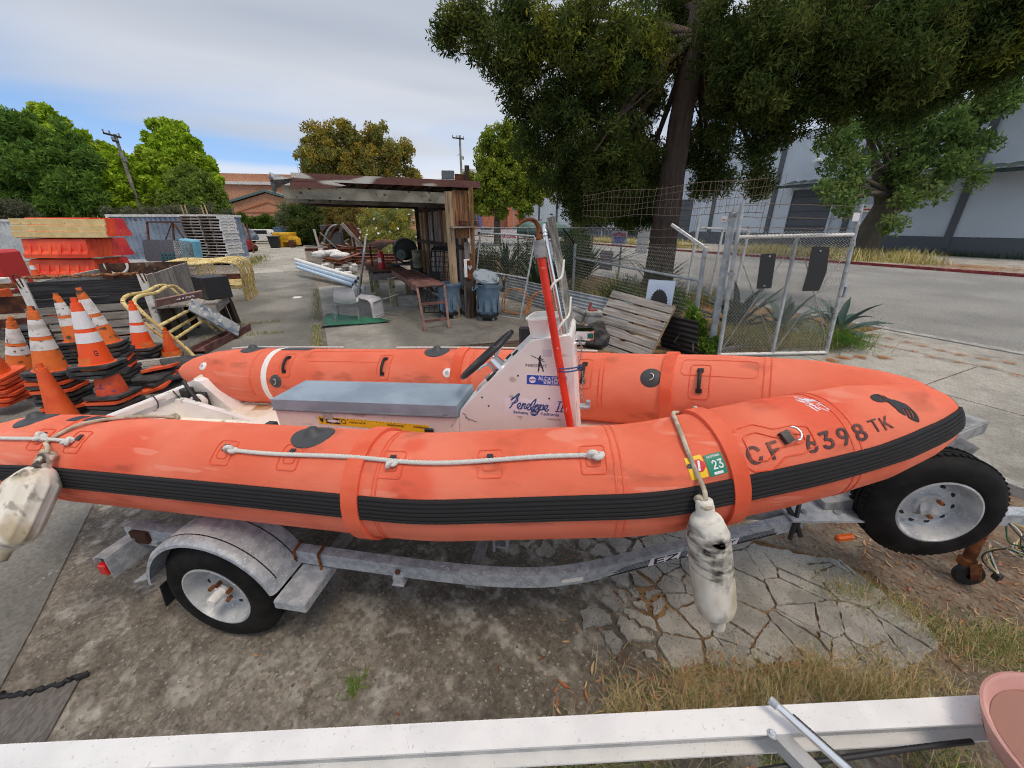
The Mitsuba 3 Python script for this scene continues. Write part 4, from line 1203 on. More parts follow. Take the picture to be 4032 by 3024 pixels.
# mudguard with its black pin line and foot plate
fc, fR, fw = np.array([-1.445, 1.328, .30]), .372, .235
an = np.radians(np.linspace(172, 18, 40))
pr = [(fR - .028, -.012), (fR - .012, -.012), (fR, 0), (fR + .004, .03), (fR + .004, .10), (fR + .004, fw - .03), (fR, fw), (fR - .03, fw)]
v = np.array([[fc + r * (math.cos(q) * axd + math.sin(q) * np.array([0, 0, 1.0])) + y * axn for r, y in pr] for q in an])
put('mudguard', grid_mesh(v, 40, len(pr)), M_GALV, TRL, smooth=40)
for y in (.035, .165):
    v = np.array([[fc + (fR + .0055) * (math.cos(q) * axd + math.sin(q) * np.array([0, 0, 1.0])) + (y + d) * axn for d in (0, .006)] for q in an[4:-2]])
    put('pin_line', grid_mesh(v, len(v), 2), M_INK, TRL)
fp = fc + axd * .44 + np.array([0, 0, .105])
put('foot_plate', [bx(.15, .26, .008, fp + axn * .10, rz=-9.2), bx(.008, .26, .045, fp + axn * .10 + axd * .075 - [0, 0, .022], rz=-9.2), bx(.15, .008, .04, fp - axn * .03 - [0, 0, .02], rz=-9.2)], M_GALV, TRL)
rp = fc - axd * .42 + np.array([0, 0, .05])
put('guard_foot', bx(.10, .16, .008, rp + axn * .08, rz=-9.2, ry=-24), M_GALV, TRL)
put('mud_flap', bx(.006, .16, .15, fc - axd * .345 + axn * .09 - [0, 0, .06], rz=-9.2, ry=8), M_BLACKP, TRL)
# tail lamp arm
te = np.array([-2.05, 1.62, .44])
put('lamp_arm', [beam(te + axn * .10, te - axn * .17, .075, .008, 0), bx(.006, .26, .13, te - axn * .05 + axd * .036 - [0, 0, .055], rz=-9.2), bx(.006, .26, .03, te - axn * .05 - axd * .036 - [0, 0, .012], rz=-9.2)], M_GALV, TRL)
put('tail_lamp', bx(.05, .032, .065, te - axn * .165 - [.012, 0, .075], rz=-9.2, bev=.006), mat('red_lens', (.55, .01, .01), .15, spec=.8), TRL)
put('lamp_housing', bx(.045, .02, .05, te - axn * .145 - [.012, 0, .03], rz=-9.2), M_BLACKP, TRL)
put('rear_step', [bx(.10, .03, .07, (-1.985, 1.585, .455), rz=-9.2)], M_RUSTDK, TRL)
put('marker_lamp', bx(.105, .03, .035, (1.80, 1.60, .43), rz=8, bev=.008), mat('amber_lens', (.55, .10, .01), .2, spec=.7), TRL)
put('tie_strap', [tube([(1.50, 1.72, .60), (1.565, 1.66, .48), (1.60, 1.64, .40)], .014, 6), tube([(1.545, 1.64, .38), (1.55, 1.65, .5), (1.62, 1.75, .62)], .012, 6), bx(.03, .06, .085, (1.56, 1.675, .46), rz=16)], M_BLACKP, TRL)
# winch post and bow stop
put('winch_post', [beam((2.18, 1.76, .50), (2.42, 1.755, .93), .07, .05), beam((2.1, 1.75, .94), (2.62, 1.93, .985), .10, .012), beam((2.14, 1.70, .91), (2.63, 1.875, .955), .008, .07), beam((1.75, 1.76, .52), (2.22, 1.76, .60), .09, .09)], M_GALVDK, TRL)
put('bow_roller', cyl((2.16, 1.66, .90), (2.20, 1.78, .90), .03, 14), M_BLACK, TRL, smooth=40)
# tongue end, jack and wiring
put('coupler', [beam((3.0, 1.715, .50), (3.5, 1.695, .50), .085, .04), cyl((3.08, 1.67, .50), (3.08, 1.64, .50), .017, 10)], M_WHITEPAINT, TRL)
put('jack', [cyl((2.68, 1.71, .60), (2.70, 1.70, .17), .028, 12), bx(.07, .06, .06, (2.70, 1.70, .15), bev=.01)], M_RUST, TRL, smooth=35)
J = key('jack_wheel', TRL)
labels[J] = {}
put('tyre', tr(lathe([(.02, -.02), (.05, -.022), (.068, -.018), (.076, 0), (.068, .018), (.05, .022), (.02, .02)], 28), xf((2.715, 1.675, .076), rx=90, rz=-14)), M_BLACK, J, smooth=40)
put('fork', [bx(.05, .006, .12, (2.70, 1.64, .125), rz=-14, ry=-20), bx(.05, .006, .12, (2.71, 1.715, .125), rz=-14, ry=-20)], M_RUST, J)
q = np.random.default_rng(2)
for k, m in enumerate((M_BLACKP, M_YELLOWP, M_WHITE, mat('green_wire', (.02, .12, .05), .5))):
    c = np.array([2.80, 1.60, .40])
    t = np.linspace(0, 4 * PI, 60)
    p = c + np.stack([.07 * np.cos(t + k) + .01 * t / 6, .04 * np.sin(t * 1.2 + k) - .02, .05 * np.sin(t + 2 * k) * .7 - .004 * t], 1)
    p = np.vstack([[(2.78, 1.70, .46)], p, [(2.74 + .004 * k, 1.62, .33), (2.73 + .005 * k, 1.585, .18)]])
    put('wire', tube(smooth_path(p, 120), .004, 5), m, TRL, smooth=True)
put('wire_plug', bx(.035, .03, .035, (2.735, 1.58, .165), rz=10), M_BLACKP, TRL)
# rail decal: stripes and lettering on the outer face of the near rail
def on_rail(poly, x0, z, up=0.0, d=.0015):
    m = poly if isinstance(poly, trimesh.Trimesh) else prism(poly, .001)
    v, f = trimesh.remesh.subdivide_to_size(m.vertices, m.faces, .04)
    ax, ay = np.interp(x0 + v[:, 0], near[:, 0], near[:, 0]), np.interp(x0 + v[:, 0], near[:, 0], near[:, 1])
    sl = np.gradient(near[:, 1], near[:, 0])
    s = np.interp(x0 + v[:, 0], near[:, 0], sl)
    nx, ny = s / np.sqrt(1 + s * s), -1 / np.sqrt(1 + s * s)
    o = .025 + d + v[:, 2]
    return trimesh.Trimesh(np.column_stack([ax + nx * o, ay + ny * o, ZT + z + v[:, 1]]), f, process=False)


put('rail_decal', [on_rail(Polygon([(0, -.034), (1.02, -.034), (1.02, -.020), (.1, -.022)]), .42, 0, d=.0006)] + [on_rail(sbox(.06 + .02 * k, -.016 + .008 * k, 1.0, -.0135 + .008 * k), .42, 0, d=.0006) for k in range(4)], M_INK, TRL)
put('rail_lettering_ground', on_rail(Polygon([(0, 0), (.17, 0), (.18, .046), (.01, .046)]), .665, -.028, d=.002), M_STK, TRL)
put('rail_lettering_ground', on_rail(Polygon([(0, 0), (.30, 0), (.31, .046), (.01, .046)]), .88, -.028, d=.002), M_STK, TRL)
put('rail_lettering', on_rail(text('EZ', .036, .001, True, .13), .685, -.023, d=.0032), M_INK, TRL)
put('rail_lettering', on_rail(text('Loader', .036, .001, True, .26), .90, -.023, d=.0032), M_INK, TRL)
put('rail_plate', on_rail(sbox(0, 0, .10, .022), .23, -.020, d=.0006), M_WHITEPAINT, TRL)
# ---------------------------------------------------------------- the trailer in the foreground
FG = thing('aluminium_trailer', 'pale aluminium trailer beam crossing the bottom edge of the picture', 'trailer')
z0 = .6
A0, A1 = np.array([-2.4, .588, z0]), np.array([2.6, .80, z0])
d = (A1 - A0) / np.linalg.norm(A1 - A0)
nrm = np.array([-d[1], d[0], 0])
o = -nrm * .034
put('top_flange', beam(A0 + o - [0, 0, .004], A1 + o - [0, 0, .004], .072, .008), M_ALU, FG)
put('web', beam(A0 + o - [0, 0, .054], A1 + o - [0, 0, .054], .007, .092), M_ALUDK, FG)
put('bottom_flange', beam(A0 + o - [0, 0, .104], A1 + o - [0, 0, .104], .072, .008), M_ALU, FG)
c = np.array([.79, .66, .575])
put('cross_strut', beam(c + [0, .01, 0], c + [.22, -.36, -.02], .045, .045), M_ALUDK, FG)
put('bolt_washer', lathe([(.001, .003), (.013, .003), (.014, 0)], 20).apply_translation((.772, .652, z0)), M_GALV, FG, smooth=30)
put('bolt_head', lathe([(.001, .009), (.0075, .009), (.008, .002)], 6).apply_translation((.772, .652, z0)), M_STEEL, FG)
SL = thing('chrome_tube', 'polished chrome tube with a black strip lying across the near beam', 'tube')
q0, q1 = np.array([.795, .716, .647]), np.array([1.005, .42, .63])
put('tube', cyl(q0, q1, .0115, 18), M_CHROME, SL, smooth=40)
put('end_cap', cyl(q0 - (q1 - q0) / np.linalg.norm(q1 - q0) * .002, q0 + (q1 - q0) / np.linalg.norm(q1 - q0) * .02, .0128, 18), M_GALV, SL, smooth=40)
put('black_strip', cyl(q0 + [.045, -.036, -.006], q1 + [.018, 0, -.006], .006, 8), M_BLACKP, SL)
cb = [(.35, .55, .50), (.55, .575, .512), (.75, .60, .525), (.95, .62, .53), (1.15, .64, .53), (1.4, .66, .535)]
for k, (m, r, dz) in enumerate(((M_BLACKP, .008, 0), (M_YELLOWP, .0022, .007), (mat('brown_wire', (.22, .10, .04), .5), .002, .005))):
    p = smooth_path(np.array(cb) + [0, .002 * k, dz + .01], 60)
    put('wiring', tube(p if k == 0 else p[:20] + np.column_stack([0 * np.arange(20), .006 * np.sin(np.arange(20) / 3 + k), 0 * np.arange(20)]), r, 8), m, FG, smooth=True)
put('cable_tie', tube(smooth_path(cb, 60)[19:21] + [0, 0, .01], .0105, 8), M_RED, FG)
BS = thing('plant_saucer', 'round pink saucer full of rainwater on the near beam', 'saucer')
prof = [(.001, .0), (.19, .0), (.205, .01), (.235, .075), (.245, .083), (.252, .080), (.250, .072), (.222, .004), (.20, -.012), (.001, -.012)]
put('dish', lathe(prof, 64).apply_translation((1.575, .52, .612)), mat('pink_plastic', mottle((.52, .27, .24), (.60, .34, .30), 12), .55), BS, smooth=40)
w = lathe([(.001, .045), (.12, .045), (.2195, .045)], 64).apply_translation((1.575, .52, .612))
put('water', w, mat('murky_water', (.30, .135, .095), .04, spec=.7), BS, smooth=True)
GP = clump_points(np.column_stack([r3.uniform(.8, 1.5, 9), r3.uniform(.35, .6, 9)]), [.03] * 9, 420, 60)
g9, k9 = blades(GP, r3.uniform(.25, .46, 420), r3.uniform(.002, .0045, 420), 61, GREEN * 2 + DRY[:2], lean=.3, seg=5, droop=.9)
solo('tall_grass', g9, MV, 'tall green grass blades growing behind the near beam beside the saucer', 'grass', kind='stuff', color=k9)


# ---------------------------------------------------------------- left side of the yard
# shipping containers with real corrugations
def container(label, x0, x1, y, z1, depth, m, mrail, doors=False):
    K = thing('shipping_container', label, 'container', None)
    n = int((x1 - x0) / .26)
    xs, prof = [], []
    for i in range(n):
        b = x0 + (x1 - x0) * i / n
        w = (x1 - x0) / n
        for f, d in ((0, 0), (.38, 0), (.5, .045), (.88, .045)):
            xs.append(b + f * w)
            prof.append(d)
    xs, prof = np.array(xs + [x1]), np.array(prof + [0])
    v = np.array([[(x, y + d, .16), (x, y + d, z1 - .1)] for x, d in zip(xs, prof)])
    put('side_panel', grid_mesh(v, len(xs), 2), m, K)
    ys = np.linspace(y, y + depth, 40)
    v = np.array([[(x1 - .045 * (k // 2 % 2), yy, .16), (x1 - .045 * (k // 2 % 2), yy, z1 - .1)] for k, yy in enumerate(ys)])
    put('end_panel', grid_mesh(v, 40, 2), m, K)
    put('roof', bx(x1 - x0 - .1, depth - .1, .04, ((x0 + x1) / 2, y + depth / 2, z1 - .04)), mrail, K)
    for zz, h in ((z1 - .06, .12), (.08, .16)):
        put('rail', bx(x1 - x0, .07, h, ((x0 + x1) / 2, y - .012, zz)), mrail, K)
        put('rail', bx(.07, depth, h, (x1 + .012, y + depth / 2, zz)), mrail, K)
    for x in (x0 + .06, x1 - .04):
        put('corner_post', bx(.13, .12, z1 - .02, (x, y + .01, z1 / 2)), mrail, K)
    put('inner_wall', bx(x1 - x0 - .12, .05, z1 - .2, ((x0 + x1) / 2, y + .12, z1 / 2)), M_DKGREY, K)
    return K


M_CONTA = mat('container_pale', mottle((.44, .48, .51), (.56, .59, .61), 1.6, .3, .7, speck=(.40, .22, .16), sf=3.5, sl=.84), .6)
M_CONTB = mat('container_blue', mottle((.15, .20, .28), (.26, .33, .43), 1.1, .3, .7, speck=(.2, .13, .1), sf=6, sl=.82), .6)
container('pale grey corrugated shipping container at the far left', -40, -21.9, 23.6, 2.22, 2.4, M_CONTA, M_WHITEPAINT)
container('blue grey corrugated shipping container behind the tall pallet stack', -21.6, -16.0, 22.3, 2.45, 2.4, M_CONTB, M_WHITEPAINT)
for k, (xa, xb) in enumerate(((-19.0, -16.6), (-16.5, -15.2))):
    SF = thing('braced_rack', ('dark braced steel frame leaning on the blue container, left one', 'dark braced steel frame leaning on the blue container, right one')[k], 'rack')
    y0, y1 = 21.2, 21.7
    P = lambda u, w: np.array([xa + (xb - xa) * u, y0 + (y1 - y0) * w, .35 + 1.72 * w])
    for a, b in (((0, 1), (1, 1)), ((0, .1), (0, 1)), ((.55, .1), (.55, 1)), ((1, .1), (1, 1)), ((0, .18), (1, .18))):
        put('bar', beam(P(*a), P(*b), .07, .07), M_RUSTDK, SF)
    for a, b in (((.55, 1), (.25, .18)), ((.55, 1), (.95, .18))):
        put('brace', beam(P(*a), P(*b), .045, .045), M_RUSTDK, SF)

# plastic road barriers, nested in two tiers, planks on top
def barrier_mesh(L, h):
    prof = Polygon([(-.23, 0), (.23, 0), (.23, .12), (.15, .22), (.09, h - .03), (.06, h), (-.06, h), (-.09, h - .03), (-.15, .22), (-.23, .12)])
    m = prism(prof, L)
    m.vertices = np.column_stack([m.vertices[:, 2] - L / 2, m.vertices[:, 0], m.vertices[:, 1]])
    ribs = []
    n = 6
    for i in range(n):
        x = -L / 2 + L * (i + .7) / (n + .4)
        r = prism([(-.236, .09), (-.236, .12), (-.108, h - .14), (-.10, h - .14), (-.16, .2)], .10)
        r.vertices = np.column_stack([x - .05 + r.vertices[:, 2], r.vertices[:, 0], r.vertices[:, 1]])
        ribs.append(r)
    return m, ribs, prism(Polygon([(-.02, 0), (.02, 0), (.02, h * .9), (-.02, h * .9)]), .05)


bm, br, _ = barrier_mesh(2.15, .6)
M_BARR = mat('barrier_plastic', mottle((.72, .055, .018), (.85, .10, .03), 2.0), .5)
M_BARRD = mat('barrier_plastic_old', mottle((.62, .04, .05), (.75, .07, .06), 2.0), .5)
pa, pb2 = mikit.ply(bm, M_BARR, smooth=20), [mikit.ply(q, M_BARR) for q in br]
pa2 = mikit.ply(bm, M_BARRD, smooth=20)
ORDB = ['', 'second', 'third', 'fourth', 'fifth', 'sixth', 'seventh', 'eighth']
TIER = {0: 'lower', 1: 'middle', 2: 'top'}
for tier, (z, n) in enumerate(((.28, 7), (.93, 8), (1.58, 7))):
    for i in range(n):
        b = thing('road_barrier', f'{("front" if i == 0 else ORDB[i])} orange road barrier {"" if i == 0 else "from the front "}in the {TIER[tier]} tier of the stack', 'road barrier', None if i == 0 else f'orange barriers nested behind the front one, {TIER[tier]} tier')
        M = xf((-15.3 + .02 * tier + .012 * i, 13.75 + .165 * i + (.35 if tier == 2 else 0), z), rz=rng.normal(0, .6))
        scene[b + '__body'] = {**(pa2 if i > 4 else pa), 'to_world': T(M)}
        if i == 0:
            for j, q in enumerate(pb2):
                scene[b + '__rib' + (f'_{j:03d}' if j else '')] = {**q, 'to_world': T(M)}
for i in range(3):
    solo('timber_plank', bx(3.1, .05, .185, (-14.95 + .02 * i, 13.62 + .03 * i, 1.66 + .195 * i), ry=.3 * i, bev=.006), mat('yellow_plank', mottle((.66, .50, .22), (.76, .60, .32), 5, .3, .7, speck=(.5, .36, .18), sf=9, sl=.8), .7) if i == 0 else 'mat_yellow_plank',
         ('bottom', 'middle', 'top')[i] + ' yellow plank laid against the barriers on top of the stack', 'plank')
for z in (.92, .25, 1.57):
    solo('timber_batten', bx(2.5, .9, .035, (-15.25, 14.1, z)), M_WOODGREY, {.92: 'grey batten between the lower two tiers of orange barriers', .25: 'grey batten under the lowest tier of orange barriers', 1.57: 'grey batten under the yellow planks'}[z], 'batten')

# cones
def cone_parts(h, base, r0, r1):
    body = lathe([(r0, .03), (r1 + .012, h - .05), (r1, h - .05), (r1, h), (r1 - .008, h), (r1 - .008, h - .06)], 28)
    b = prism(rrect(base, base, .05), .03)
    b.apply_translation([0, 0, 0])
    lip = lathe([(r0 + .018, .031), (r0 + .008, .036), (r0, .034)], 28)
    return body, b, lip


def band(h, r0, r1, t0, t1):
    """A sleeve a couple of millimetres proud of a cone between heights t0 and t1."""
    f = lambda t: r0 + (r1 + .012 - r0) * (t - .03) / (h - .08) + .0022
    return lathe([(f(t0) - .002, t0), (f(t0), t0 + .002), (f(t1), t1 - .002), (f(t1) - .002, t1)], 28)


M_CONEB = mat('cone_bright', (.86, .085, .010), .42)
M_CONED = mat('cone_dirty', mottle((.52, .12, .025), (.78, .17, .03), 7, .25, .6, speck=(.12, .06, .03), sf=16, sl=.72), .6)
M_CONEP = mat('cone_plain', mottle((.70, .085, .015), (.80, .12, .025), 6), .5)
M_COLLAR = mat('cone_collar', (.74, .73, .76), .35)
M_COLLARD = mat('cone_collar_dirty', mottle((.50, .47, .43), (.72, .70, .70), 14, .25, .55, speck=(.13, .11, .1), sf=28, sl=.76), .5)
M_CBASE = mat('cone_base', mottle((.028, .029, .032), (.06, .06, .062), 14), .7)
M_CBASEO = mat('cone_base_orange', mottle((.60, .07, .02), (.75, .12, .04), 8), .6)
big, small, cut = cone_parts(.71, .36, .132, .026), cone_parts(.46, .27, .10, .02), lathe([(.132, .03), (.112, .16)], 28)
big, small = cone_parts(.71, .36, .132, .026), cone_parts(.46, .27, .10, .02)
PL = {}
for nm, (b, s, l) in (('b', big), ('s', small)):
    for k, m in (('bright', M_CONEB), ('dirty', M_CONED), ('plain', M_CONEP)):
        PL[nm + k] = mikit.ply(b, m, smooth=35)
    PL[nm + 'base'], PL[nm + 'baseo'], PL[nm + 'lip'] = mikit.ply(s, M_CBASE), mikit.ply(s, M_CBASEO), mikit.ply(l, M_CONEP, smooth=True)
for k, m in (('c', M_COLLAR), ('d', M_COLLARD)):
    PL['hi' + k], PL['lo' + k] = mikit.ply(band(.71, .132, .026, .40, .575), m, smooth=True), mikit.ply(band(.71, .132, .026, .255, .36), m, smooth=True)
    PL['shi' + k] = mikit.ply(band(.46, .10, .02, .20, .34), m, smooth=True)
PL['cutred'] = mikit.ply(lathe([(.132, .03), (.09, .29)], 28), mat('cone_red', mottle((.55, .06, .02), (.68, .09, .03), 7, speck=(.2, .05, .12), sf=26, sl=.74), .6), smooth=35)
PL['cutplain'] = mikit.ply(cut, M_CONED, smooth=35)
gl = text('G', .05, .001, True, .028, True)
q = gl.vertices.copy()
gv, gf = trimesh.remesh.subdivide_to_size(gl.vertices, gl.faces, .012)
hz_ = .15 + gv[:, 1]
gr = .132 + (.038 - .132) * (hz_ - .03) / .63 + .002
ga = gv[:, 0] / .115
PL['g'] = mikit.ply(trimesh.Trimesh(np.column_stack([gr * np.sin(ga), -gr * np.cos(ga), hz_]), gf, process=False), M_INK)


def axis_M(p, ax, rz):
    ax = np.asarray(ax, float) / np.linalg.norm(ax)
    x = np.array([math.cos(rz), math.sin(rz), 0])
    x -= ax * (x @ ax)
    x /= np.linalg.norm(x)
    M = np.eye(4)
    M[:3, 0], M[:3, 1], M[:3, 2], M[:3, 3] = x, np.cross(ax, x), ax, p
    return M


def cone(label, kind, p, ax, rz, full=True, group=None, bo=False):
    c = thing('traffic_cone', label, 'traffic cone', group)
    M = T(axis_M(p, ax, rz))
    s = 's' if kind.startswith('small') else 'b'
    body = {'small': 'plain', 'smallband': 'plain'}.get(kind, kind)
    scene[c + '__body'] = {**PL['cutred' if 'faded red' in label else 'cutplain' if not full else s + body], 'to_world': M}
    scene[c + '__base'] = {**PL[s + ('baseo' if bo else 'base')], 'to_world': M}
    if full:
        scene[c + '__lip'] = {**PL[s + 'lip'], 'to_world': M}
        if kind in ('bright', 'dirty'):
            k = 'c' if kind == 'bright' else 'd'
            scene[c + '__collar'] = {**PL['hi' + k], 'to_world': M}
            scene[c + '__collar_001'] = {**PL['lo' + k], 'to_world': M}
        if kind == 'smallband':
            scene[c + '__collar'] = {**PL['shic'], 'to_world': M}
    return c


rc = np.random.default_rng(17)
CONES = [
    ('bright', (-4.42, 3.87, 0.60), (-0.01, 0.06, 1.0), 2, .25, 'clean bright orange cone with white collars and a black letter G, at front', 'the tilted stack at front'),
    ('dirty', (-5.09, 4.66, 0.59), (-0.07, -0.03, 1.0), 9, .5, 'scuffed dark orange cone with cracked collars, right behind the bright cone', 'the stack behind the bright front cone'),
    ('bright', (-5.64, 5.64, 0.24), (0.05, 0.06, 1.0), 4, .3, 'bright white tipped cone topmost of the low stack before the truck bed corner', 'the low stack before the truck bed corner'),
    ('small', (-5.35, 5.76, 0.07), (0.10, -0.04, 0.99), 1, .6, 'small plain orange cone beside the yellow leaning frame', 'the small stack by the yellow frame'),
    ('small', (-7.49, 7.12, 0.0), (0.06, 0.01, 1.0), 0, .2, 'small faded plain cone half hidden against the crate front', ''),
    ('dirty', (-5.05, 3.95, 0.50), (0.07, 0.06, 1.0), 9, .35, 'large orange cone topmost of the tall stack left of the bright cone', 'the tall stack left of the bright front cone'),
    ('dirty', (-6.12, 4.49, 0.28), (0.21, 0.05, 0.98), 5, .1, 'dirty leaning cone with grey white collars at the far left of the cone group', 'the leftmost banded stack'),
    ('dirty', (-7.43, 6.18, 0.05), (0.06, -0.09, 0.99), 1, .4, 'dirty orange cone standing between the tall stack and the crate', 'the pair between tall stack and crate'),
    ('dirty', (-6.35, 5.43, 0.40), (-0.03, 0.0, 1.0), 6, .3, 'cone with a worn brown tip and white collars at the back of the group', 'the stack with the brown tipped cone'),
    ('plain', (-4.72, 3.60, 0.0), (-0.03, 0.04, 1.0), 0, .3, 'plain orange cone with dark tip in front, cut off by the boat tube', ''),
    ('plain', (-4.36, 3.84, 0.27), (-0.01, 0.06, 1.0), 3, .1, 'faded red cone with scribbles under the bright lettered cone', 'the stack under the bright front cone'),
    ('plain', (-5.75, 3.98, 0.45), (0.12, -0.12, 1.0), 6, .2, 'orange cone on an orange base, topmost of the stack at the left edge', 'the orange based stack at the left edge'),
    ('smallband', (-15.5, 12.92, 0.42), (0.0, -0.03, 1.0), 0, 0, 'small cone with a white band standing before the orange barriers', ''),
    ('smallband', (-14.9, 11.95, 0.32), (0.06, -0.1, 1), 0, 0, 'small cone leaning left of the orange barriers, nearer to them', ''),
    ('smallband', (-15.5, 12.0, 0.30), (0.1, -0.2, 0.98), 0, 0, 'small cone leaning left of the orange barriers, further left', ''),
]
ORD = ['', 'second', 'third', 'fourth', 'fifth', 'sixth', 'seventh', 'eighth', 'ninth', 'tenth', 'eleventh', 'twelfth', 'thirteenth', 'fourteenth', 'fifteenth', 'sixteenth', 'seventeenth']
for kind, p, ax, st, rz, lab, where in CONES:
    p = np.array(p)
    ob = 'orange base' in lab
    c = cone(lab, kind, p, ax, rz, bo=ob, full='faded red' not in lab)
    if 'letter G' in lab:
        scene[c + '__letter'] = {**PL['g'], 'to_world': T(axis_M(p, ax, .95))}
    for i in range(1, st + 1):
        dz = .05 * i
        if p[2] - dz < -.02:
            break
        a2 = np.array(ax) * .6 + np.array([0, 0, .4]) + rc.normal(0, .02, 3)
        cone(f'{ORD[i]} cone from the top in {where}', 'plain' if kind != 'small' else 'small', p - [0, 0, dz] + np.r_[rc.normal(0, .008, 2), 0], a2, rz + rc.normal(0, .16), full=False, group=f'cones nested in {where}', bo=ob or rc.random() < .15)
# loose heap of cone bases between the stacks
for i in range(12):
    p = np.array([-4.95 + .05 * (i % 3) + rc.normal(0, .05), 4.45 + .12 * (i // 3) + rc.normal(0, .05), .06 + .05 * (i % 4)])
    m = prism(rrect(.35, .35, .05), .032)
    m.apply_transform(xf(p + [.32, .25, 0], rz=rc.uniform(0, 90), rx=rc.normal(0, 7), ry=rc.normal(0, 7)))
    solo('cone_base', m, M_CBASEO if i % 3 == 0 else M_CBASE, 'loose rubber cone base in the heap between the right hand stacks', 'cone base', 'loose cone bases in the heap')
for k in range(2):
    for i in range(11 if k else 8):
        m = prism(rrect(.36, .36, .05), .034)
        m.apply_transform(xf((-6.3 - 1.0 * k, 4.75 + .9 * k, .02 + .052 * i), rz=rc.normal(10, 6), rx=rc.normal(0, 1.5), ry=rc.normal(0, 1.5)))
        solo('cone_base', m, M_CBASE, 'black rubber cone base piled at the left edge behind the cones', 'cone base', 'black cone bases piled at the left edge')

# the bed with black front boards (a dropside body set on the ground)
CB = thing('dropside_bed', 'open truck bed with black front boards, white corner posts and grey side planks', 'truck bed')
a0, a1, b0, b1, zt = -4.33, -2.78, 8.92, 11.6, 1.18


def ybox(a, b, z, sa, sb, sz, rz=0.0, rx=0, ry=0, bev=0):
    m = bx(sa, sb, sz, (0, 0, 0), rx=rx, ry=ry, bev=bev)
    m.apply_transform(xf(Y(a, b, z), rz=YR + rz))
    return m


M_BLKW = mat('black_board', wood((.012, .012, .014), (.045, .045, .05), .3), .7, spec=.35)
WOODS.add(M_BLKW)
for k in range(2):
    put('front_board', ybox((a0 + a1) / 2, b0, .60 + .27 * k * 1.02 + .13, a1 - a0 - .1, .04, .262), M_BLKW, CB)
for a in (a0 + .04, a1 - .04):
    put('corner_post', ybox(a, b0 - .015, .62 if a < -4 else .6, .10, .08, 1.2 if a > -4 else 1.16), M_WHITEPAINT, CB)
put('front_sill', ybox(a1 - .16, b0 - .03, .17, .34, .03, .32), M_WHITEPAINT, CB)
put('front_sill', ybox((a0 + a1) / 2, b0 + .01, .32, a1 - a0 - .2, .04, .22), M_WOODGREY, CB)
for i in range(7):
    put('side_board', ybox(a1, b0 + .22 + i * .37, .74 + rc.normal(0, .008), .035, .35, .86), M_WOODGREY, CB)
for i in range(3):
    put('inner_board', ybox(a0, (b0 + b1) / 2, .48 + .25 * i, .035, b1 - b0 - .1, .235), M_CONC, CB)
put('tail_plate', ybox((a0 + a1) / 2, b1, .78, a1 - a0, .02, .84), mat('rust_plate', mottle((.035, .02, .015), (.12, .055, .035), 6, .3, .7, speck=(.20, .15, .12), sf=18, sl=.74), .8), CB)
put('deck', ybox((a0 + a1) / 2, (b0 + b1) / 2, .36, a1 - a0 - .06, b1 - b0 - .06, .05), M_WOODDARK, CB)
tp = [Y(a0 + .06 + (a1 - a0 - .12) * t, b0 - .01, zt + .03 + .008 * math.sin(t * 40)) for t in np.linspace(0, 1, 70)]
put('lashing_rail', tube(tp, .018 + .008 * np.abs(np.sin(np.arange(70) * 1.9)), 8), mat('rust_scaly', mottle((.14, .05, .02), (.34, .15, .07), 40, speck=(.45, .32, .22), sf=60, sl=.75), .9), CB, smooth=40)
for a in (a0 + .02, a1 - .02):
    t = np.linspace(0, PI, 12)
    put('hook', tube([Y(a, b0 - .06, zt - .12)] + [Y(a - .03 * math.cos(x), b0 - .06, zt + .04 + .05 * math.sin(x)) for x in t] + [Y(a + .035, b0 - .05, zt - .1)], .011, 7), M_RUSTDK, CB, smooth=True)
put('stake', ybox(a0 + .2, b1 - .15, .86, .05, .05, .75), M_RUSTDK, CB)
solo('rope_loop', tube(smooth_path([Y(-4.2, b1 - .02, 1.2), Y(-4.16, b1 - .06, 1.05), Y(-4.02, b1 - .08, .98), Y(-3.88, b1 - .06, 1.04), Y(-3.85, b1 - .02, 1.19)], 24), .025, 8), M_ROPE, 'thick white rope loop hanging inside the tail plate of the truck bed', 'rope', smooth=True)
# pallets leaning on the bed behind the cones
def pallet_mesh(w=1.1, d=1.0, nb=6, thick=.13):
    ms = []
    for i in range(3):
        ms.append(('stringer', bx(.045, d, thick - .04, ((-w / 2 + .03) + i * (w - .06) / 2, 0, 0))))
    for i in range(nb):
        ms.append(('deck_board', bx(w, d / nb - .028, .02, (0, -d / 2 + (i + .5) * d / nb, thick / 2 - .01))))
    for i in range(3):
        ms.append(('bottom_board', bx(w, .095, .02, (0, (-d / 2 + .05) + i * (d - .1) / 2, -thick / 2 + .01))))
    return ms


def pallet(label, M, m=M_WOODGREY, group=None, **kw):
    P_ = thing('pallet', label, 'pallet', group)
    for nm, q in pallet_mesh(**kw):
        put(nm, tr(q, M), m, P_)
    return P_


pallet('grey weathered pallet leaning upright on the truck bed behind the cones', xf(Y(-3.66, 8.60, .38), rz=YR, rx=80), w=1.2, d=.80)
pallet('low grey pallet on the ground under the right hand cones', xf((-5.42, 4.98, .07), rz=28), w=1.2, d=.8)
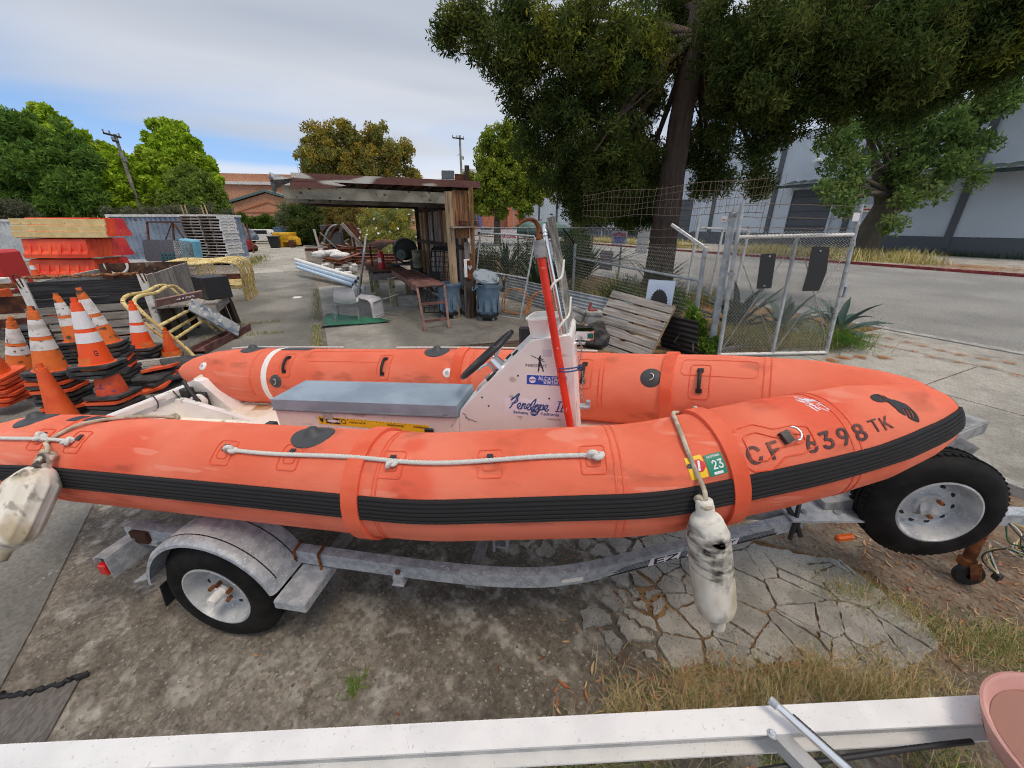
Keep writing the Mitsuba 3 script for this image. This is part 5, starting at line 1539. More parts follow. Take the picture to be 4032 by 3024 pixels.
# tall stack of pallets with white painted ends; each pallet is one mesh (a few pixels high)
pm = [q for _, q in pallet_mesh(1.14, 1.0, 6, .135)]
vc = []
for q in pm:
    v = q.vertices
    e = v[:, 0] > .5
    vc.append(np.where(e[:, None], (.66, .66, .66), (.20, .165, .135)))
PALP = []
for s in range(3):
    f = rng.uniform(.85, 1.15)
    cols = np.vstack([np.asarray(c) * (1 if c[0][0] > .5 else rng.uniform(.75, 1.25)) for c in vc])
    PALP.append(mikit.ply(cat(pm), MV, color=np.clip(cols, 0, 1)))
for k, (px_, py_) in enumerate(((-14.85, 21.05), (-16.05, 21.4))):
    for i in range(17):
        key_ = thing('pallet', (ORD[i] or 'first') + (' pallet from the bottom, white painted ends, right half of the tall pallet stack', ' pallet from the bottom in the left half of the tall pallet stack')[k], 'pallet', ('pallets stacked high before the blue container, right half', 'pallets stacked high before the blue container, left half')[k])
        scene[key_] = {**PALP[i % 3], 'to_world': T(xf((px_ + rng.normal(0, .03), py_ + rng.normal(0, .03), .07 + .138 * i), rz=-8 + rng.normal(0, 1.2)))}
for k in range(4):
    solo('stake', beam((-16.4 + .18 * (k % 2) + 1.0 * (k // 2), 21.0, 2.42), (-16.5 + .18 * (k % 2) + 1.0 * (k // 2), 21.1, 2.85), .05, .05), M_WOODRAW, 'short wooden stake sticking up from the tall pallet stack', 'stake', 'wooden stakes on the pallet stack')

# yellow barricades
def barricade(label, M, L=1.7, h=1.02, n=5, group=None, rails=(.3,)):
    K = thing('yellow_barricade', label, 'barricade', group)
    r = .027
    fr = smooth_path([(0, 0, 0), (0, 0, h * .5), (0, 0, h - .09), (.03, 0, h - .03), (.09, 0, h), (L / 2, 0, h), (L - .09, 0, h), (L - .03, 0, h - .03), (L, 0, h - .09), (L, 0, h * .5), (L, 0, 0)], 44)
    put('frame', tube(fr, r, 8), M_YELLOWP, K, M=M, smooth=40)
    for zr in rails:
        put('rail', tube([(0, 0, zr), (L, 0, zr)], r * .9, 8), M_YELLOWP, K, M=M, smooth=40)
    for i in range(n):
        x = L * (i + 1) / (n + 1)
        put('bar', tube([(x, 0, .3), (x, 0, h)], r * .55, 6), M_YELLOWP, K, M=M, smooth=40)


# the near one: end-on, leaning to the left on the bed's side
Mb = np.eye(4)
f0, f1, tpn = np.array([-5.16, 5.93, 0.0]), np.array([-5.78, 7.55, 0]), np.array([-5.95, 6.5, .93])
ex_ = (f1 - f0) / np.linalg.norm(f1 - f0)
ez_ = tpn - f0 - ex_ * ((tpn - f0) @ ex_)
hh = np.linalg.norm(ez_)
ez_ /= hh
Mb[:3, 0], Mb[:3, 2], Mb[:3, 1], Mb[:3, 3] = ex_, ez_, np.cross(ez_, ex_), f0
barricade('rusty yellow barricade leaning on the side of the truck bed, nearest one', Mb, L=1.7, h=hh, n=0, rails=(.36, .62))
Mb2 = Mb.copy()
Mb2[:3, 3] = f0 + np.array([-.12, -.03, 0])
barricade('rusty yellow barricade leaning close behind the nearest one', Mb2, L=1.7, h=hh * 1.02, n=0, rails=(.42,))
for i in range(7):
    M = xf(Y(-3.75 + .02 * i, 12.9 + .2 * i), rz=YR + rng.normal(0, 1.5), rx=24 - .8 * i)
    barricade((ORD[i] or 'first') + ' yellow barricade from the front in the leaning row beside the lane', M, L=1.75, h=1.15, n=1, rails=(.42, .5), group='yellow barricades leaning in a row by the lane')
for i in range(5):
    M = xf((-15.9 + .10 * i, 18.6 + .12 * i, .3), rz=-30, rx=20)
    barricade((ORD[i] or 'first') + ' yellow barricade from the left before the tall pallet stack', M, L=1.5, h=1.0, n=1, group='yellow barricades before the pallet stack')

# bench with the black safe, painted boards, steel channel
BN = thing('timber_bench', 'low grey timber bench carrying the black metal box beside the lane', 'bench')
for i in range(4):
    put('top_plank', ybox(-2.66 + .24 * i, 9.36, .645, .228, 1.35, .035), M_WOODGREY, BN)
put('apron', ybox(-1.86, 9.3, .56, .04, 1.1, .13), M_WOODGREY, BN)
for a, b in ((-1.88, 9.82), (-1.95, 9.45), (-2.6, 8.85), (-2.6, 9.85)):
    put('leg', beam(Y(a, b, .62), Y(a + .06, b + .02, 0), .10, .09), M_WOODDARK, BN)
SF = thing('metal_box', 'black steel box with chrome knobs sitting on the timber bench', 'metal box')
Ms = xf((-5.79, 7.57, .875), rz=57)
put('body', tr(bx(.42, .52, .40, bev=.008), Ms), M_BLACKP, SF, smooth=30)
put('front_panel', tr(bx(.012, .46, .34, (.214, 0, 0), bev=.004), Ms), M_DKGREY, SF)
for y, z in ((-.06, .0), (.10, .03), (.10, -.05)):
    put('knob', tr(lathe([(.001, .03), (.02, .03), (.024, .0)], 14), Ms @ xf((.22, y, z), ry=90)), M_CHROME, SF, smooth=40)
LB = thing('painted_board', 'blue grey board with white scrawl leaning down from the bench to the steel channel', 'board')
q0, q1 = np.array([-5.43, 6.50, .74]), np.array([-5.14, 7.05, .14])
put('plank', beam(q0, q1, .25, .03, roll=-58), mat('board_blue', mottle((.16, .20, .26), (.40, .42, .44), 9, .35, .6, speck=(.6, .62, .64), sf=20, sl=.72), .7), LB)
LB2 = thing('painted_board', 'pinkish brown board with white letters lying across the yellow barricade', 'board')
q2, q3 = np.array([-5.80, 6.28, .80]), np.array([-5.60, 7.02, .83])
bd = beam(q2, q3, .03, .13, roll=-25)
put('plank', bd, mat('board_pink', mottle((.24, .14, .13), (.34, .21, .19), 9), .75), LB2)
tm = text('SVAN', .055, .002, True, .30, True)
ex_ = (q3 - q2) / np.linalg.norm(q3 - q2)
nn = np.cross(ex_, [0, 0, 1.0])
nn /= np.linalg.norm(nn)
up = np.cross(nn, ex_)
Mt = np.eye(4)
Mt[:3, 0], Mt[:3, 1], Mt[:3, 2], Mt[:3, 3] = ex_, up * .9 + nn * -.42, nn * .9 + up * .42, q2 * .4 + q3 * .6 + nn * .018 + up * .012
put('letters', tr(tm, Mt), M_STK, LB2)
CHN = thing('steel_channel', 'rusty brown steel channel lying on the ground by the boat stern', 'steel channel')
c0, c1 = np.array([-5.16, 6.05, 0]), np.array([-5.38, 7.6, 0])
u = (c1 - c0) / np.linalg.norm(c1 - c0)
w = np.array([-u[1], u[0], 0])
M_CHAN = mat('channel_primer', mottle((.10, .045, .04), (.17, .08, .07), 8), .8)
put('web', beam(c0 + [0, 0, .06], c1 + [0, 0, .06], .20, .014), M_CHAN, CHN)
for s in (-1, 1):
    put('flange', beam(c0 + w * s * .095 + [0, 0, .07], c1 + w * s * .095 + [0, 0, .07], .014, .13), M_CHAN, CHN)

# grey panel, blue tub and a roll of chain link before the container
solo('slate_board', tr(prism(rrect(1.5, .82, .12), .03), xf((-13.9, 16.2, 1.0), rz=2, rx=78)), mat('slate_panel', (.10, .12, .15), .5), 'dark slate rounded panel standing upright before the blue container', 'board')
solo('plastic_tub', bx(.55, .5, .8, (-12.95, 16.4, 1.02), rz=6, ry=8, bev=.05), mat('cyan_plastic', (.16, .42, .56), .45), 'light blue plastic tub beside the dark slate panel', 'tub', smooth=30)
CL = []
for k in range(26):
    a = k * 2 * PI / 26
    for s in (-1, 1):
        z = np.linspace(0, 1.0, 14)
        an = a + s * z * 1.6
        CL.append(tube(np.stack([.27 * np.cos(an), .27 * np.sin(an), z * .9], 1), .012, 3))
solo('wire_roll', tr(cat(CL), xf((-12.95, 15.9, .45), rx=-12)), M_GALVDK, 'roll of chain link wire standing before the slate panel', 'wire roll')
solo('slatted_crate', cat([bx(.7, .04, .06, (-13.4, 15.8, .5 + .1 * k)) for k in range(5)] + [bx(.04, .05, .5, (-13.4 + .15 * k, 15.83, .7)) for k in range(-2, 3)]), mat('teal_plastic', (.05, .15, .17), .5), 'dark teal slatted crate in front of the slate panel', 'crate')
solo('red_bin', bx(.9, .9, .95, (-12.45, 9.5, .95), rz=20, bev=.06), M_RED, 'bright red plastic bin at the left edge', 'bin', smooth=30)
OB = thing('scrap_rack', 'rusty steel rack at the left edge behind the cones', 'rack')
put('plate', [bx(1.1, .05, .30, (-9.3, 7.0, .62), rz=24), bx(.9, .05, .2, (-9.4, 6.9, .28), rz=24)], M_RUSTDK, OB)
put('rail', [beam((-9.9, 6.5, .95), (-8.6, 7.3, .98), .08, .08), beam((-9.8, 6.6, .05), (-9.8, 6.6, .9), .08, .08), beam((-8.7, 7.2, .05), (-8.7, 7.2, .9), .08, .08)], M_RUST, OB)
solo('white_box', bx(.7, .5, .25, (-10.2, 7.5, .9), rz=15, bev=.02), M_WHITEPAINT, 'dirty white box lying beside the red bin', 'box', smooth=30)
solo('orange_crate', bx(.8, .6, .3, (-9.9, 7.1, .72), rz=24, bev=.02), M_ORANGEP, 'flat orange plastic crate under the white box', 'crate', smooth=30)
solo('long_beam', beam((-17, 11.5, .15), (-9.5, 14.5, .18), .25, .3), M_RUSTDK, 'long rusty beam on the ground before the pale container', 'steel beam')


# ---------------------------------------------------------------- middle of the yard, beyond the lane
def solo_box(name, label, cat_, c, s, m, rz=0.0, bev=.03, group=None):
    return solo(name, bx(*s, c, rz=rz, bev=bev), m, label, cat_, group, smooth=30)


# wheeled black bin
WB = thing('wheeled_bin', 'black wheeled bin standing on the lane far behind', 'bin')
m = bx(.85, .8, 1.2, (0, 0, .62))
v = m.vertices
v[:, :2] *= np.where(v[:, 2:3] < .3, .78, 1)
v[:, 2] *= .75
m.vertices = v
c = (-21.0, 36.2, 0)
put('body', tr(m, xf(c, rz=20)), M_BLACKP, WB)
put('lid', tr(bx(.95, .95, .08, (0, 0, .95), bev=.02), xf(c, rz=20)), M_DKGREY, WB)
# yellow skip with a wheel
YM = thing('yellow_machine', 'bright yellow wheeled machine parked at the end of the lane', 'machine')
put('hood', [bx(1.55, 1.3, .85, (-20.75, 37.6, .82), rz=-4, bev=.05), bx(.8, 1.2, .45, (-21.1, 37.5, .25), rz=-4, bev=.05)], M_YELLOWBR, YM, smooth=30)
for k in range(3):
    put('panel', bx(1.57, .03, .2, (-20.75, 36.93, .56 + .26 * k), rz=-4), M_YELLOWBR, YM)
put('arm', [bx(.7, .5, .3, (-19.7, 37.0, .75), rz=-8, bev=.04), bx(.3, .4, .6, (-19.3, 37.0, .5), bev=.04)], M_YELLOWBR, YM, smooth=30)
put('wheel', tr(lathe([(.05, -.12), (.28, -.12), (.33, -.06), (.33, .06), (.28, .12), (.05, .12)], 24), xf((-19.6, 36.4, .33), rx=90)), M_RUSTDK, YM, smooth=40)
put('wheel_hub', tr(lathe([(.001, .14), (.05, .14), (.07, .1)], 14), xf((-19.6, 36.4, .33), rx=90)), M_RUST, YM)
# stacked blue, red and grey tubs
TB = [(-23.2, 40.2, 0, 2.0, 1.6, 1.9, M_BLUEPL), (-22.0, 40.6, 1.2, 1.2, 1.2, 1.1, M_BLUEPL), (-23.5, 40.4, 1.9, 1.3, 1.2, .8, M_BLUEPL), (-21.2, 40.5, 1.7, 1.5, 1.2, .9, M_BLUEPL), (-20.9, 40.7, 2.3, .9, .9, .5, M_RED), (-22.2, 40.8, 2.3, .7, .8, .5, M_RED), (-19.9, 40.4, 1.5, 1.5, 1.2, 1.0, M_BLUEPL), (-19.4, 40.5, 2.1, .9, .8, .6, M_BLUEBR), (-18.7, 40.6, 1.2, 1.4, 1.2, .9, M_BLUEBR), (-18.0, 40.6, 1.9, 1.1, 1.0, .6, M_BLUEPL), (-21.3, 40.2, 2.55, .5, .5, .3, M_RED), (-19.9, 40.2, 0, 3.8, 1.5, 1.5, M_BLUEPL), (-24.6, 41.2, 0, 1.2, 1.2, 1.6, M_BLUEPL)]
tl = {M_BLUEPL: ('grey blue plastic tub in the far pile', 'grey blue tubs in the far pile'), M_RED: ('red plastic tub on top of the far pile', 'red tubs in the far pile'), M_BLUEBR: ('bright blue plastic tub in the far pile', 'bright blue tubs in the far pile')}
for x, y, z, a, b, h, m in TB:
    t_ = thing('plastic_tub', tl[m][0], 'tub', tl[m][1])
    x, a, z, h = -21.3 + (x + 21.3) * .58, a * .6, z * .62, h * .66
    put('body', bx(a, b, h * .84, (x, y, z + h * .42), bev=.04), m, t_, smooth=30)
    put('rim', bx(a + .08, b + .08, h * .12, (x, y, z + h * .91), bev=.03), m, t_, smooth=30)
# fence panel, tarpaulin, red drum
FP = thing('timber_hurdle', 'grey slatted timber hurdle leaning by the lane behind the pallet stack', 'hurdle')
for k in range(11):
    put('slat', beam((-21.6 + .15 * k, 30.9, .1), (-21.75 + .15 * k, 31.4, 2.05), .09, .03), M_WOODGREY, FP)
put('rail', beam((-21.7, 31.1, 1.5), (-20.1, 31.1, 1.5), .05, .1), M_WOODGREY, FP)
put('end_frame', [beam((-19.35, 30.4, 0), (-19.9, 31.2, 2.05), .08, .08), beam((-18.9, 29.7, 0), (-19.6, 30.6, 1.8), .08, .08)], M_RUSTDK, FP)
DR = thing('red_drum', 'red drum lying on its side under the blue tarpaulin', 'drum')
put('shell', tr(lathe([(.001, -.42), (.36, -.42), (.38, -.4), (.38, 0), (.39, .02), (.38, .04), (.38, .4), (.36, .42), (.001, .42)], 26), xf((-20.1, 31.0, .5), rx=90, rz=20)), mat('drum_red', (.35, .035, .045), .5), DR, smooth=35)
tg = trimesh.creation.icosphere(3, 1.0)
v = tg.vertices
f = meshkit.fbm(v * 2.2, 4, 8)
tg.vertices = np.column_stack([v[:, 0] * (1.0 + .3 * f), v[:, 1] * .8, np.maximum(v[:, 2], -.25) * .62 * (.8 + .7 * f)]) * [.75, .8, .9] + [-20.5, 31.7, 1.0]
solo('tarpaulin', tg, mat('tarp_blue', mottle((.07, .10, .15), (.17, .22, .28), 4), .6), 'crumpled grey blue tarpaulin heaped by the timber panel', 'tarpaulin', smooth=True)
tg = trimesh.creation.icosphere(2, 1.0)
tg.vertices = tg.vertices * [1.1, .9, .5] * (.8 + .5 * meshkit.fbm(tg.vertices * 2, 3, 4))[:, None] * [.8, .9, 1] + [-20.7, 31.5, .25]
solo('scrap_heap', tg, M_RUSTDK, 'dark heap of scrap under the blue tarpaulin', 'scrap')
# a white car beyond
CR = thing('parked_car', 'white car parked beyond the lane, only its side in sight', 'car')
m = prism([(-2.1, .3), (2.1, .3), (2.15, .8), (1.3, .95), (.8, 1.42), (-.9, 1.45), (-1.6, .98), (-2.15, .85)], 1.7)
m.vertices = np.column_stack([m.vertices[:, 0], m.vertices[:, 2] - .85, m.vertices[:, 1]])
Mc = xf((-27.0, 44.5, 0), rz=10)
put('body', tr(m, Mc), M_WHITE, CR)
put('window', tr(bx(1.9, 1.72, .36, (-.1, 0, 1.16)), Mc), M_GLASSDK, CR)
for x in (-1.35, 1.35):
    put('wheel', tr(cyl((x, -.86, .32), (x, .86, .32), .32, 18), Mc), M_TYRE, CR)

# pile of rusty beams and scrap along the right of the lane
rb_ = np.random.default_rng(77)
for i in range(34):
    a = rb_.uniform(.4, 2.6)
    b = rb_.uniform(19.6, 30)
    z = .12 + .09 * (i % 7) * min(1, (b - 16) / 6)
    L = rb_.uniform(1.6, 3.6)
    th = math.radians(YR + 90 + rb_.normal(0, 16)) if i % 3 else math.radians(YR + rb_.normal(0, 25))
    d_ = np.array([math.cos(th), math.sin(th), rb_.normal(0, .03)])
    c_ = Y(a, b, z)
    h = rb_.uniform(.10, .2)
    I = cat([beam(c_ - d_ * L / 2, c_ + d_ * L / 2, h, .016), beam(c_ - d_ * L / 2 + [0, 0, h * .8], c_ + d_ * L / 2 + [0, 0, h * .8], h, .016), beam(c_ - d_ * L / 2 + [0, 0, h * .4], c_ + d_ * L / 2 + [0, 0, h * .4], .016, h * .8)])
    solo('steel_beam', I, M_RUST if i % 2 else mat('beam_primer', mottle((.13, .05, .035), (.24, .10, .07), 5), .8) if 'mat_beam_primer' not in scene else 'mat_beam_primer', 'rusty steel beam in the scrap pile beside the lane', 'steel beam', 'rusty beams in the scrap pile')
for i in range(16):
    c_ = Y(rb_.uniform(-.1, 2.0), rb_.uniform(24, 31), rb_.uniform(.3, .9))
    d_ = rb_.normal(0, 1, 3) * [1, 1, .9]
    d_ /= np.linalg.norm(d_)
    d_[2] = abs(d_[2])
    solo('timber_offcut', beam(c_, c_ + d_ * rb_.uniform(.8, 1.9), .12, .06), M_WOODBROWN if i % 2 else M_WOODGREY, 'timber offcut sticking out of the scrap pile', 'timber', 'timber offcuts in the scrap pile')
EN = thing('scrap_engine', 'dark rusty machine with pipes standing on the scrap pile', 'machine')
c_ = Y(1.1, 27.5, 0)
put('block', [bx(.8, .7, .9, c_ + [0, 0, 1.1], rz=15, bev=.06), bx(1.0, .5, .35, c_ + [-.3, 0, 1.75], rz=-10, bev=.06), bx(.35, .35, 1.2, c_ + [-.5, .1, .6])], M_DKGREY, EN, smooth=30)
for k in range(3):
    put('pipe', tube(smooth_path([c_ + [-.9 + .3 * k, -.3, .9], c_ + [-.6 + .3 * k, -.4, 1.5], c_ + [-.1 + .3 * k, -.3, 1.9], c_ + [.3 + .2 * k, -.1, 1.6]], 16), .07, 8), M_GALVDK if k == 1 else M_RUSTDK, EN, smooth=True)
for k in range(3):
    solo('leaning_beam', beam(Y(1.5 + .25 * k, 26.5, 2.0), Y(2.8 + .2 * k, 25.6, .2), .10, .2), M_RUSTDK if k else M_WOODGREY, 'beam leaning diagonally on the scrap machine', 'steel beam', 'beams leaning on the scrap machine')
BK = thing('bucket', 'white bucket standing at the foot of the scrap pile', 'bucket')
put('body', lathe([(.001, 0), (.14, 0), (.17, .40), (.18, .41), (.165, .39)], 20).apply_translation(Y(.15, 27.5, .35)), M_WHITE, BK, smooth=40)
solo('bollard', lathe([(.33, 0), (.33, 1.55), (.30, 1.68), (.2, 1.74), (.001, 1.76)], 28).apply_translation((-9.9, 26.2, 0)), mat('bollard_grey', mottle((.34, .40, .44), (.46, .50, .53), 3), .7), 'tall rounded grey blue cylinder standing behind the beams', 'bollard', smooth=40)
# white pipes
pe0, pe1 = np.array([-8.9, 16.6, .62]), np.array([-5.15, 13.3, .30])
for k in range(3):
    o = np.array([-.02 - .06 * k, -.10 * k, -.10 * k])
    pc = thing('drain_pipe', ('longest white plastic pipe resting on the scrap, uppermost of three', 'pale blue white pipe under the uppermost pipe', 'pale blue white pipe lowest of the three by the chairs')[k], 'pipe')
    s0 = pe0 + o + (pe1 - pe0) * .06 * k
    dr_ = (pe1 - pe0) / np.linalg.norm(pe1 - pe0)
    M_PIPE = M_WHITE if k == 0 else 'mat_pipe_blue' if 'mat_pipe_blue' in scene else mat('pipe_blue', (.42, .55, .68), .4)
    put('shell', tube([s0, pe1 + o], .065, 14, cap=False), M_PIPE, pc, smooth=40)
    put('bore', cyl(s0 + dr_ * .01, s0 + dr_ * .012, .058, 14), M_DKGREY, pc)
PB = thing('fitting_pile', 'low heap of white plastic fittings and blocks under the pipes', 'fittings')
for k in range(12):
    put('fitting', bx(*rb_.uniform([.15, .12, .1], [.5, .3, .3]), Y(.05 + rb_.uniform(0, 1.3), 17.6 + rb_.uniform(0, 2.6), .12 + rb_.uniform(0, .2)), rz=rb_.uniform(0, 90), rx=rb_.normal(0, 15), bev=.02), M_WHITEPAINT if k % 3 else M_CONC, PB, smooth=30)
put('roll', [cyl(Y(.62, 11.6, .12), Y(.8, 11.5, .42), .10, 16), cyl(Y(.85, 11.4, .1), Y(.95, 11.45, .42), .08, 14)], M_WHITE, PB, smooth=40)
for k, (a, b, z) in enumerate(((.1, 21.2, .75), (.6, 21.0, .8), (.9, 20.6, .7))):
    tg = trimesh.creation.icosphere(2, .38)
    tg.vertices = tg.vertices * [1.2, .7, .45] * (.7 + .6 * meshkit.fbm(tg.vertices * 5 + k, 3, 4))[:, None] + Y(a, b, z - .1)
    solo('white_sack', tg, M_WHITEPAINT, 'crumpled white sack lying on the rusty beams', 'sack', 'white sacks on the beams', smooth=True)

# two plastic chairs thrown down on a green tarpaulin
gt = []
for a in np.linspace(0, 1, 26):
    row = []
    for b in np.linspace(0, 1, 20):
        p = np.array([-3.92, 7.72]) * (1 - a) * (1 - b) + np.array([-2.66, 8.22]) * a * (1 - b) + np.array([-4.35, 8.95]) * (1 - a) * b + np.array([-2.75, 8.42]) * a * b
        row.append((p[0], p[1], .018 + .07 * meshkit.fbm(np.array([[p[0] * 4, p[1] * 4, 0]]), 3, 5)[0] * (1 - .6 * a) + .05 * max(0, b - .8)))
    gt.append(row)
solo('green_tarpaulin', grid_mesh(np.array(gt), 26, 20), mat('tarp_green', mottle((.012, .10, .055), (.02, .16, .085), 5, speck=(.05, .06, .06), sf=4, sl=.62), .5), 'wrinkled dark green tarpaulin under the overturned chairs', 'tarpaulin', smooth=True)
M_SHELL = mat('chair_shell', mottle((.58, .58, .61), (.68, .68, .71), 6, .3, .7), .5)


def chair(label, M):
    C_ = thing('shell_chair', label, 'chair')
    s, t = np.linspace(0, 1, 22), np.linspace(-1, 1, 13)
    pr = smooth_path([(0, .24, .43), (0, .20, .445), (0, 0, .43), (0, -.16, .44), (0, -.22, .50), (0, -.26, .66), (0, -.29, .82)], 22)
    wd_ = np.interp(s, [0, .3, .6, .8, 1], [.22, .235, .225, .215, .15])
    dp_ = np.interp(s, [0, .3, .6, 1], [.01, .03, .05, .03])
    v = np.array([[(t_ * w_, p[1] + d_ * (t_ * t_) * (1 if k > 12 else .2), p[2] + d_ * t_ * t_ * (1 if k < 14 else .1)) for t_ in t] for k, (p, w_, d_) in enumerate(zip(pr, wd_, dp_))])
    v2 = v - np.array([0, .004, .012])
    put('shell', [grid_mesh(v, 22, 13), grid_mesh(v2, 22, 13)], M_SHELL, C_, M=M, smooth=True)
    for x in (-1, 1):
        put('leg', tube(smooth_path([(x * .19, .16, .42), (x * .21, .18, .34), (x * .24, .24, 0)], 8), .011, 7), M_GALVDK, C_, M=M, smooth=True)
        put('leg', tube(smooth_path([(x * .19, -.12, .42), (x * .21, -.15, .34), (x * .24, -.25, 0)], 8), .011, 7), M_GALVDK, C_, M=M, smooth=True)
    put('brace', [tube([(-.2, .17, .40), (.2, .17, .40)], .010, 6), tube([(-.2, -.13, .40), (.2, -.13, .40)], .010, 6)], M_GALVDK, C_, M=M)


chair('grey plastic chair standing with its back to the boat on the green tarpaulin, left one', xf((-3.62, 8.42, .02), rz=14, rx=10, ry=4))
Mch = np.eye(4)
Mch[:3, 0], Mch[:3, 1], Mch[:3, 2], Mch[:3, 3] = (.25, .97, 0), (.05, -.013, -.998), (-.968, .25, -.05), (-2.62, 8.62, .27)
chair('grey plastic chair lying on its front edge with legs towards the bench, right one', Mch)
PO = thing('mooring_pole', 'thin grey pole standing askew among the pipes with a cord', 'pole')
put('shaft', cyl((-4.05, 10.3, .25), (-5.3, 14.9, 1.55), .035, 10), M_GALVDK, PO, smooth=40)
put('cord', tube(smooth_path([(-4.9, 13.3, 1.1), (-4.5, 12.0, .7), (-4.15, 10.8, .5), (-4.05, 10.4, .35)], 20), .012, 6), M_DKGREY, PO)

# ---------------------------------------------------------------- shed
SH = thing('open_shed', 'open sided timber shed with a rusty flat sheet roof', 'shed')
SB = 8.35
M_FASCIA = mat('roof_fascia', lambda p, n, uv: (lambda a, w: mix((.075, .03, .028), (.17, .075, .06), a) * (1 - w) + mi.Color3f(.50, .50, .47) * w)(fb(p.x * 6, p.y * 6, p.z * 6, 4), ss(.56, .62, fb(p.x * 1.3 + 3.2, p.y * 1.3, p.z * 4, 3) * .6 + .4 * nz(p.x * 2.6 + 4, p.y * 2.6, p.z * 6))), .75)
put('fascia', ybox(1.52, SB, 2.74, 3.46, .03, .125), M_FASCIA, SH)
put('side_fascia', ybox(3.25, SB + 2.5, 2.74, .03, 5.0, .125), M_RUSTDK, SH)
n = 44
v = []
for k in range(n * 2):
    a = -.2 + 3.44 * k / (n * 2 - 1)
    v.append([Y(a, SB + .01, 2.70 + .03 * (k // 2 % 2)), Y(a, SB + 5.0, 2.70 + .03 * (k // 2 % 2))])
put('roof_sheet', grid_mesh(np.array(v), n * 2, 2), M_RUSTDK, SH)
tear = []
for k in range(7):
    a = np.array([Y(-.2, SB + .1 * k, 2.72), Y(-.33, SB + .1 * k + .03, 2.70 + .05 * math.sin(k * 2)), Y(-.48 - .05 * (k % 2), SB + .1 * k - .05, 2.68 + .12 * math.sin(k * 1.7)), Y(-.55, SB + .1 * k, 2.62 + .14 * math.sin(k * 1.7 + 1))])
    tear.append(a)
put('torn_sheet', grid_mesh(np.array(tear), 7, 4), M_GALVDK, SH)
put('torn_sheet', tr(prism([(0, 0), (.62, .02), (.9, .07), (.66, .12), (0, .10)], .01), xf(Y(-.25, SB - .05, 2.56), rz=YR, rx=88)), M_FASCIA, SH)
M_BEAM = mat('shed_beam', mottle((.15, .145, .12), (.27, .26, .22), 5, .3, .7, speck=(.08, .06, .045), sf=14, sl=.76), .9, spec=.1)
put('front_beam', beam(Y(-.38, SB + .06, 2.505), Y(2.5, SB + .06, 2.475), .05, .20), M_BEAM, SH)
put('second_beam', beam(Y(-.44, SB + 1.3, 2.50), Y(2.9, SB + 1.3, 2.45), .06, .22), M_BEAM, SH)
for k in range(12):
    put('rafter', beam(Y(.05 + .27 * k, SB + .1, 2.665), Y(.05 + .27 * k, SB + 4.9, 2.665), .05, .055), M_WOODDARK, SH)
put('rear_beam', beam(Y(-.1, SB + 4.9, 2.55), Y(3.2, SB + 4.9, 2.52), .08, .2), M_WOODDARK, SH)
put('front_post', beam(Y(3.04, SB + .02, 0), Y(3.05, SB + .02, 2.68), .085, .09, 0), M_WOODBROWN, SH)
put('front_post', beam(Y(2.60, SB + .05, 0), Y(2.57, SB + .05, 2.6), .16, .07), M_WOODRAW, SH)
put('front_post', beam(Y(2.97, SB + 4.8, 0), Y(2.97, SB + 4.8, 2.6), .10, .10), M_WOODDARK, SH)
put('front_board', ybox(2.83, SB + .07, 2.17, .33, .03, .92), M_WOODBROWN, SH)
put('front_board', ybox(2.90, SB + .08, .55, .16, .03, 1.1), M_WOODGREY, SH)
put('front_board', ybox(2.93, SB + .075, 1.35, .12, .03, .55), M_WOODGREY, SH)
rs = np.random.default_rng(3)
for k in range(22):
    b = SB + .28 + .21 * k
    m_ = (M_WOODBROWN, M_WOODGREY, M_WOODDARK, M_WOODGREY, M_WOODBROWN, M_WOODRAW)[rs.integers(0, 6)]
    put('wall_board', ybox(3.0 + rs.normal(0, .006), b, 1.32, .025, .195, 2.6 - rs.uniform(0, .12)), m_, SH)
for z in (.5, 1.5, 2.35):
    put('wall_rail', ybox(2.94, SB + 2.5, z, .07, 4.6, .09), M_WOODDARK, SH)
put('wall_shelf', ybox(2.80, SB - .05, 1.93, .50, .22, .035), M_WOODGREY, SH)
put('slant_board', beam(Y(2.86, SB - .14, .0), Y(2.95, SB - .02, .95), .16, .025), M_WOODDARK, SH)
solo('small_box', ybox(2.82, SB - .06, 2.0, .16, .12, .10), M_RUSTDK, 'small rusty box standing on the shed shelf', 'box')
SP = thing('solar_panel', 'small solar panel tilted on the shed roof edge', 'solar panel')
put('panel', ybox(2.68, SB + .35, 2.93, .26, .02, .20, rz=-18, rx=-38), M_GLASSDK, SP)
put('frame', ybox(2.68, SB + .362, 2.926, .285, .015, .225, rz=-18, rx=-38), M_ALU, SP)
put('stand', beam(Y(2.68, SB + .4, 2.76), Y(2.68, SB + .37, 2.90), .03, .03), M_ALUDK, SP)
solo('roof_box', ybox(2.90, SB + .5, 2.86, .36, .3, .19), M_RUSTDK, 'dark rusty box on the shed roof beside the solar panel', 'box')
solo('roof_stub', cyl(Y(3.10, SB + .35, 2.7), Y(3.10, SB + .35, 3.12), .05, 10), M_WOODDARK, 'dark post stub standing on the shed roof corner', 'post')
NB = thing('notice_box', 'white card on a rusty box fixed to the shed post', 'notice')
put('box', ybox(2.93, SB - .03, 1.06, .12, .06, .40), M_RUST, NB)
put('card', ybox(2.87, SB - .05, 1.10, .13, .012, .38), M_WHITE, NB)
put('heart', tr(prism(Polygon([(0, -.05), (.055, .01), (.05, .05), (.022, .055), (0, .03), (-.022, .055), (-.05, .05), (-.055, .01)]), .006), xf(Y(2.93, SB - .066, 1.10), rz=YR, rx=90)), M_GALV, NB)
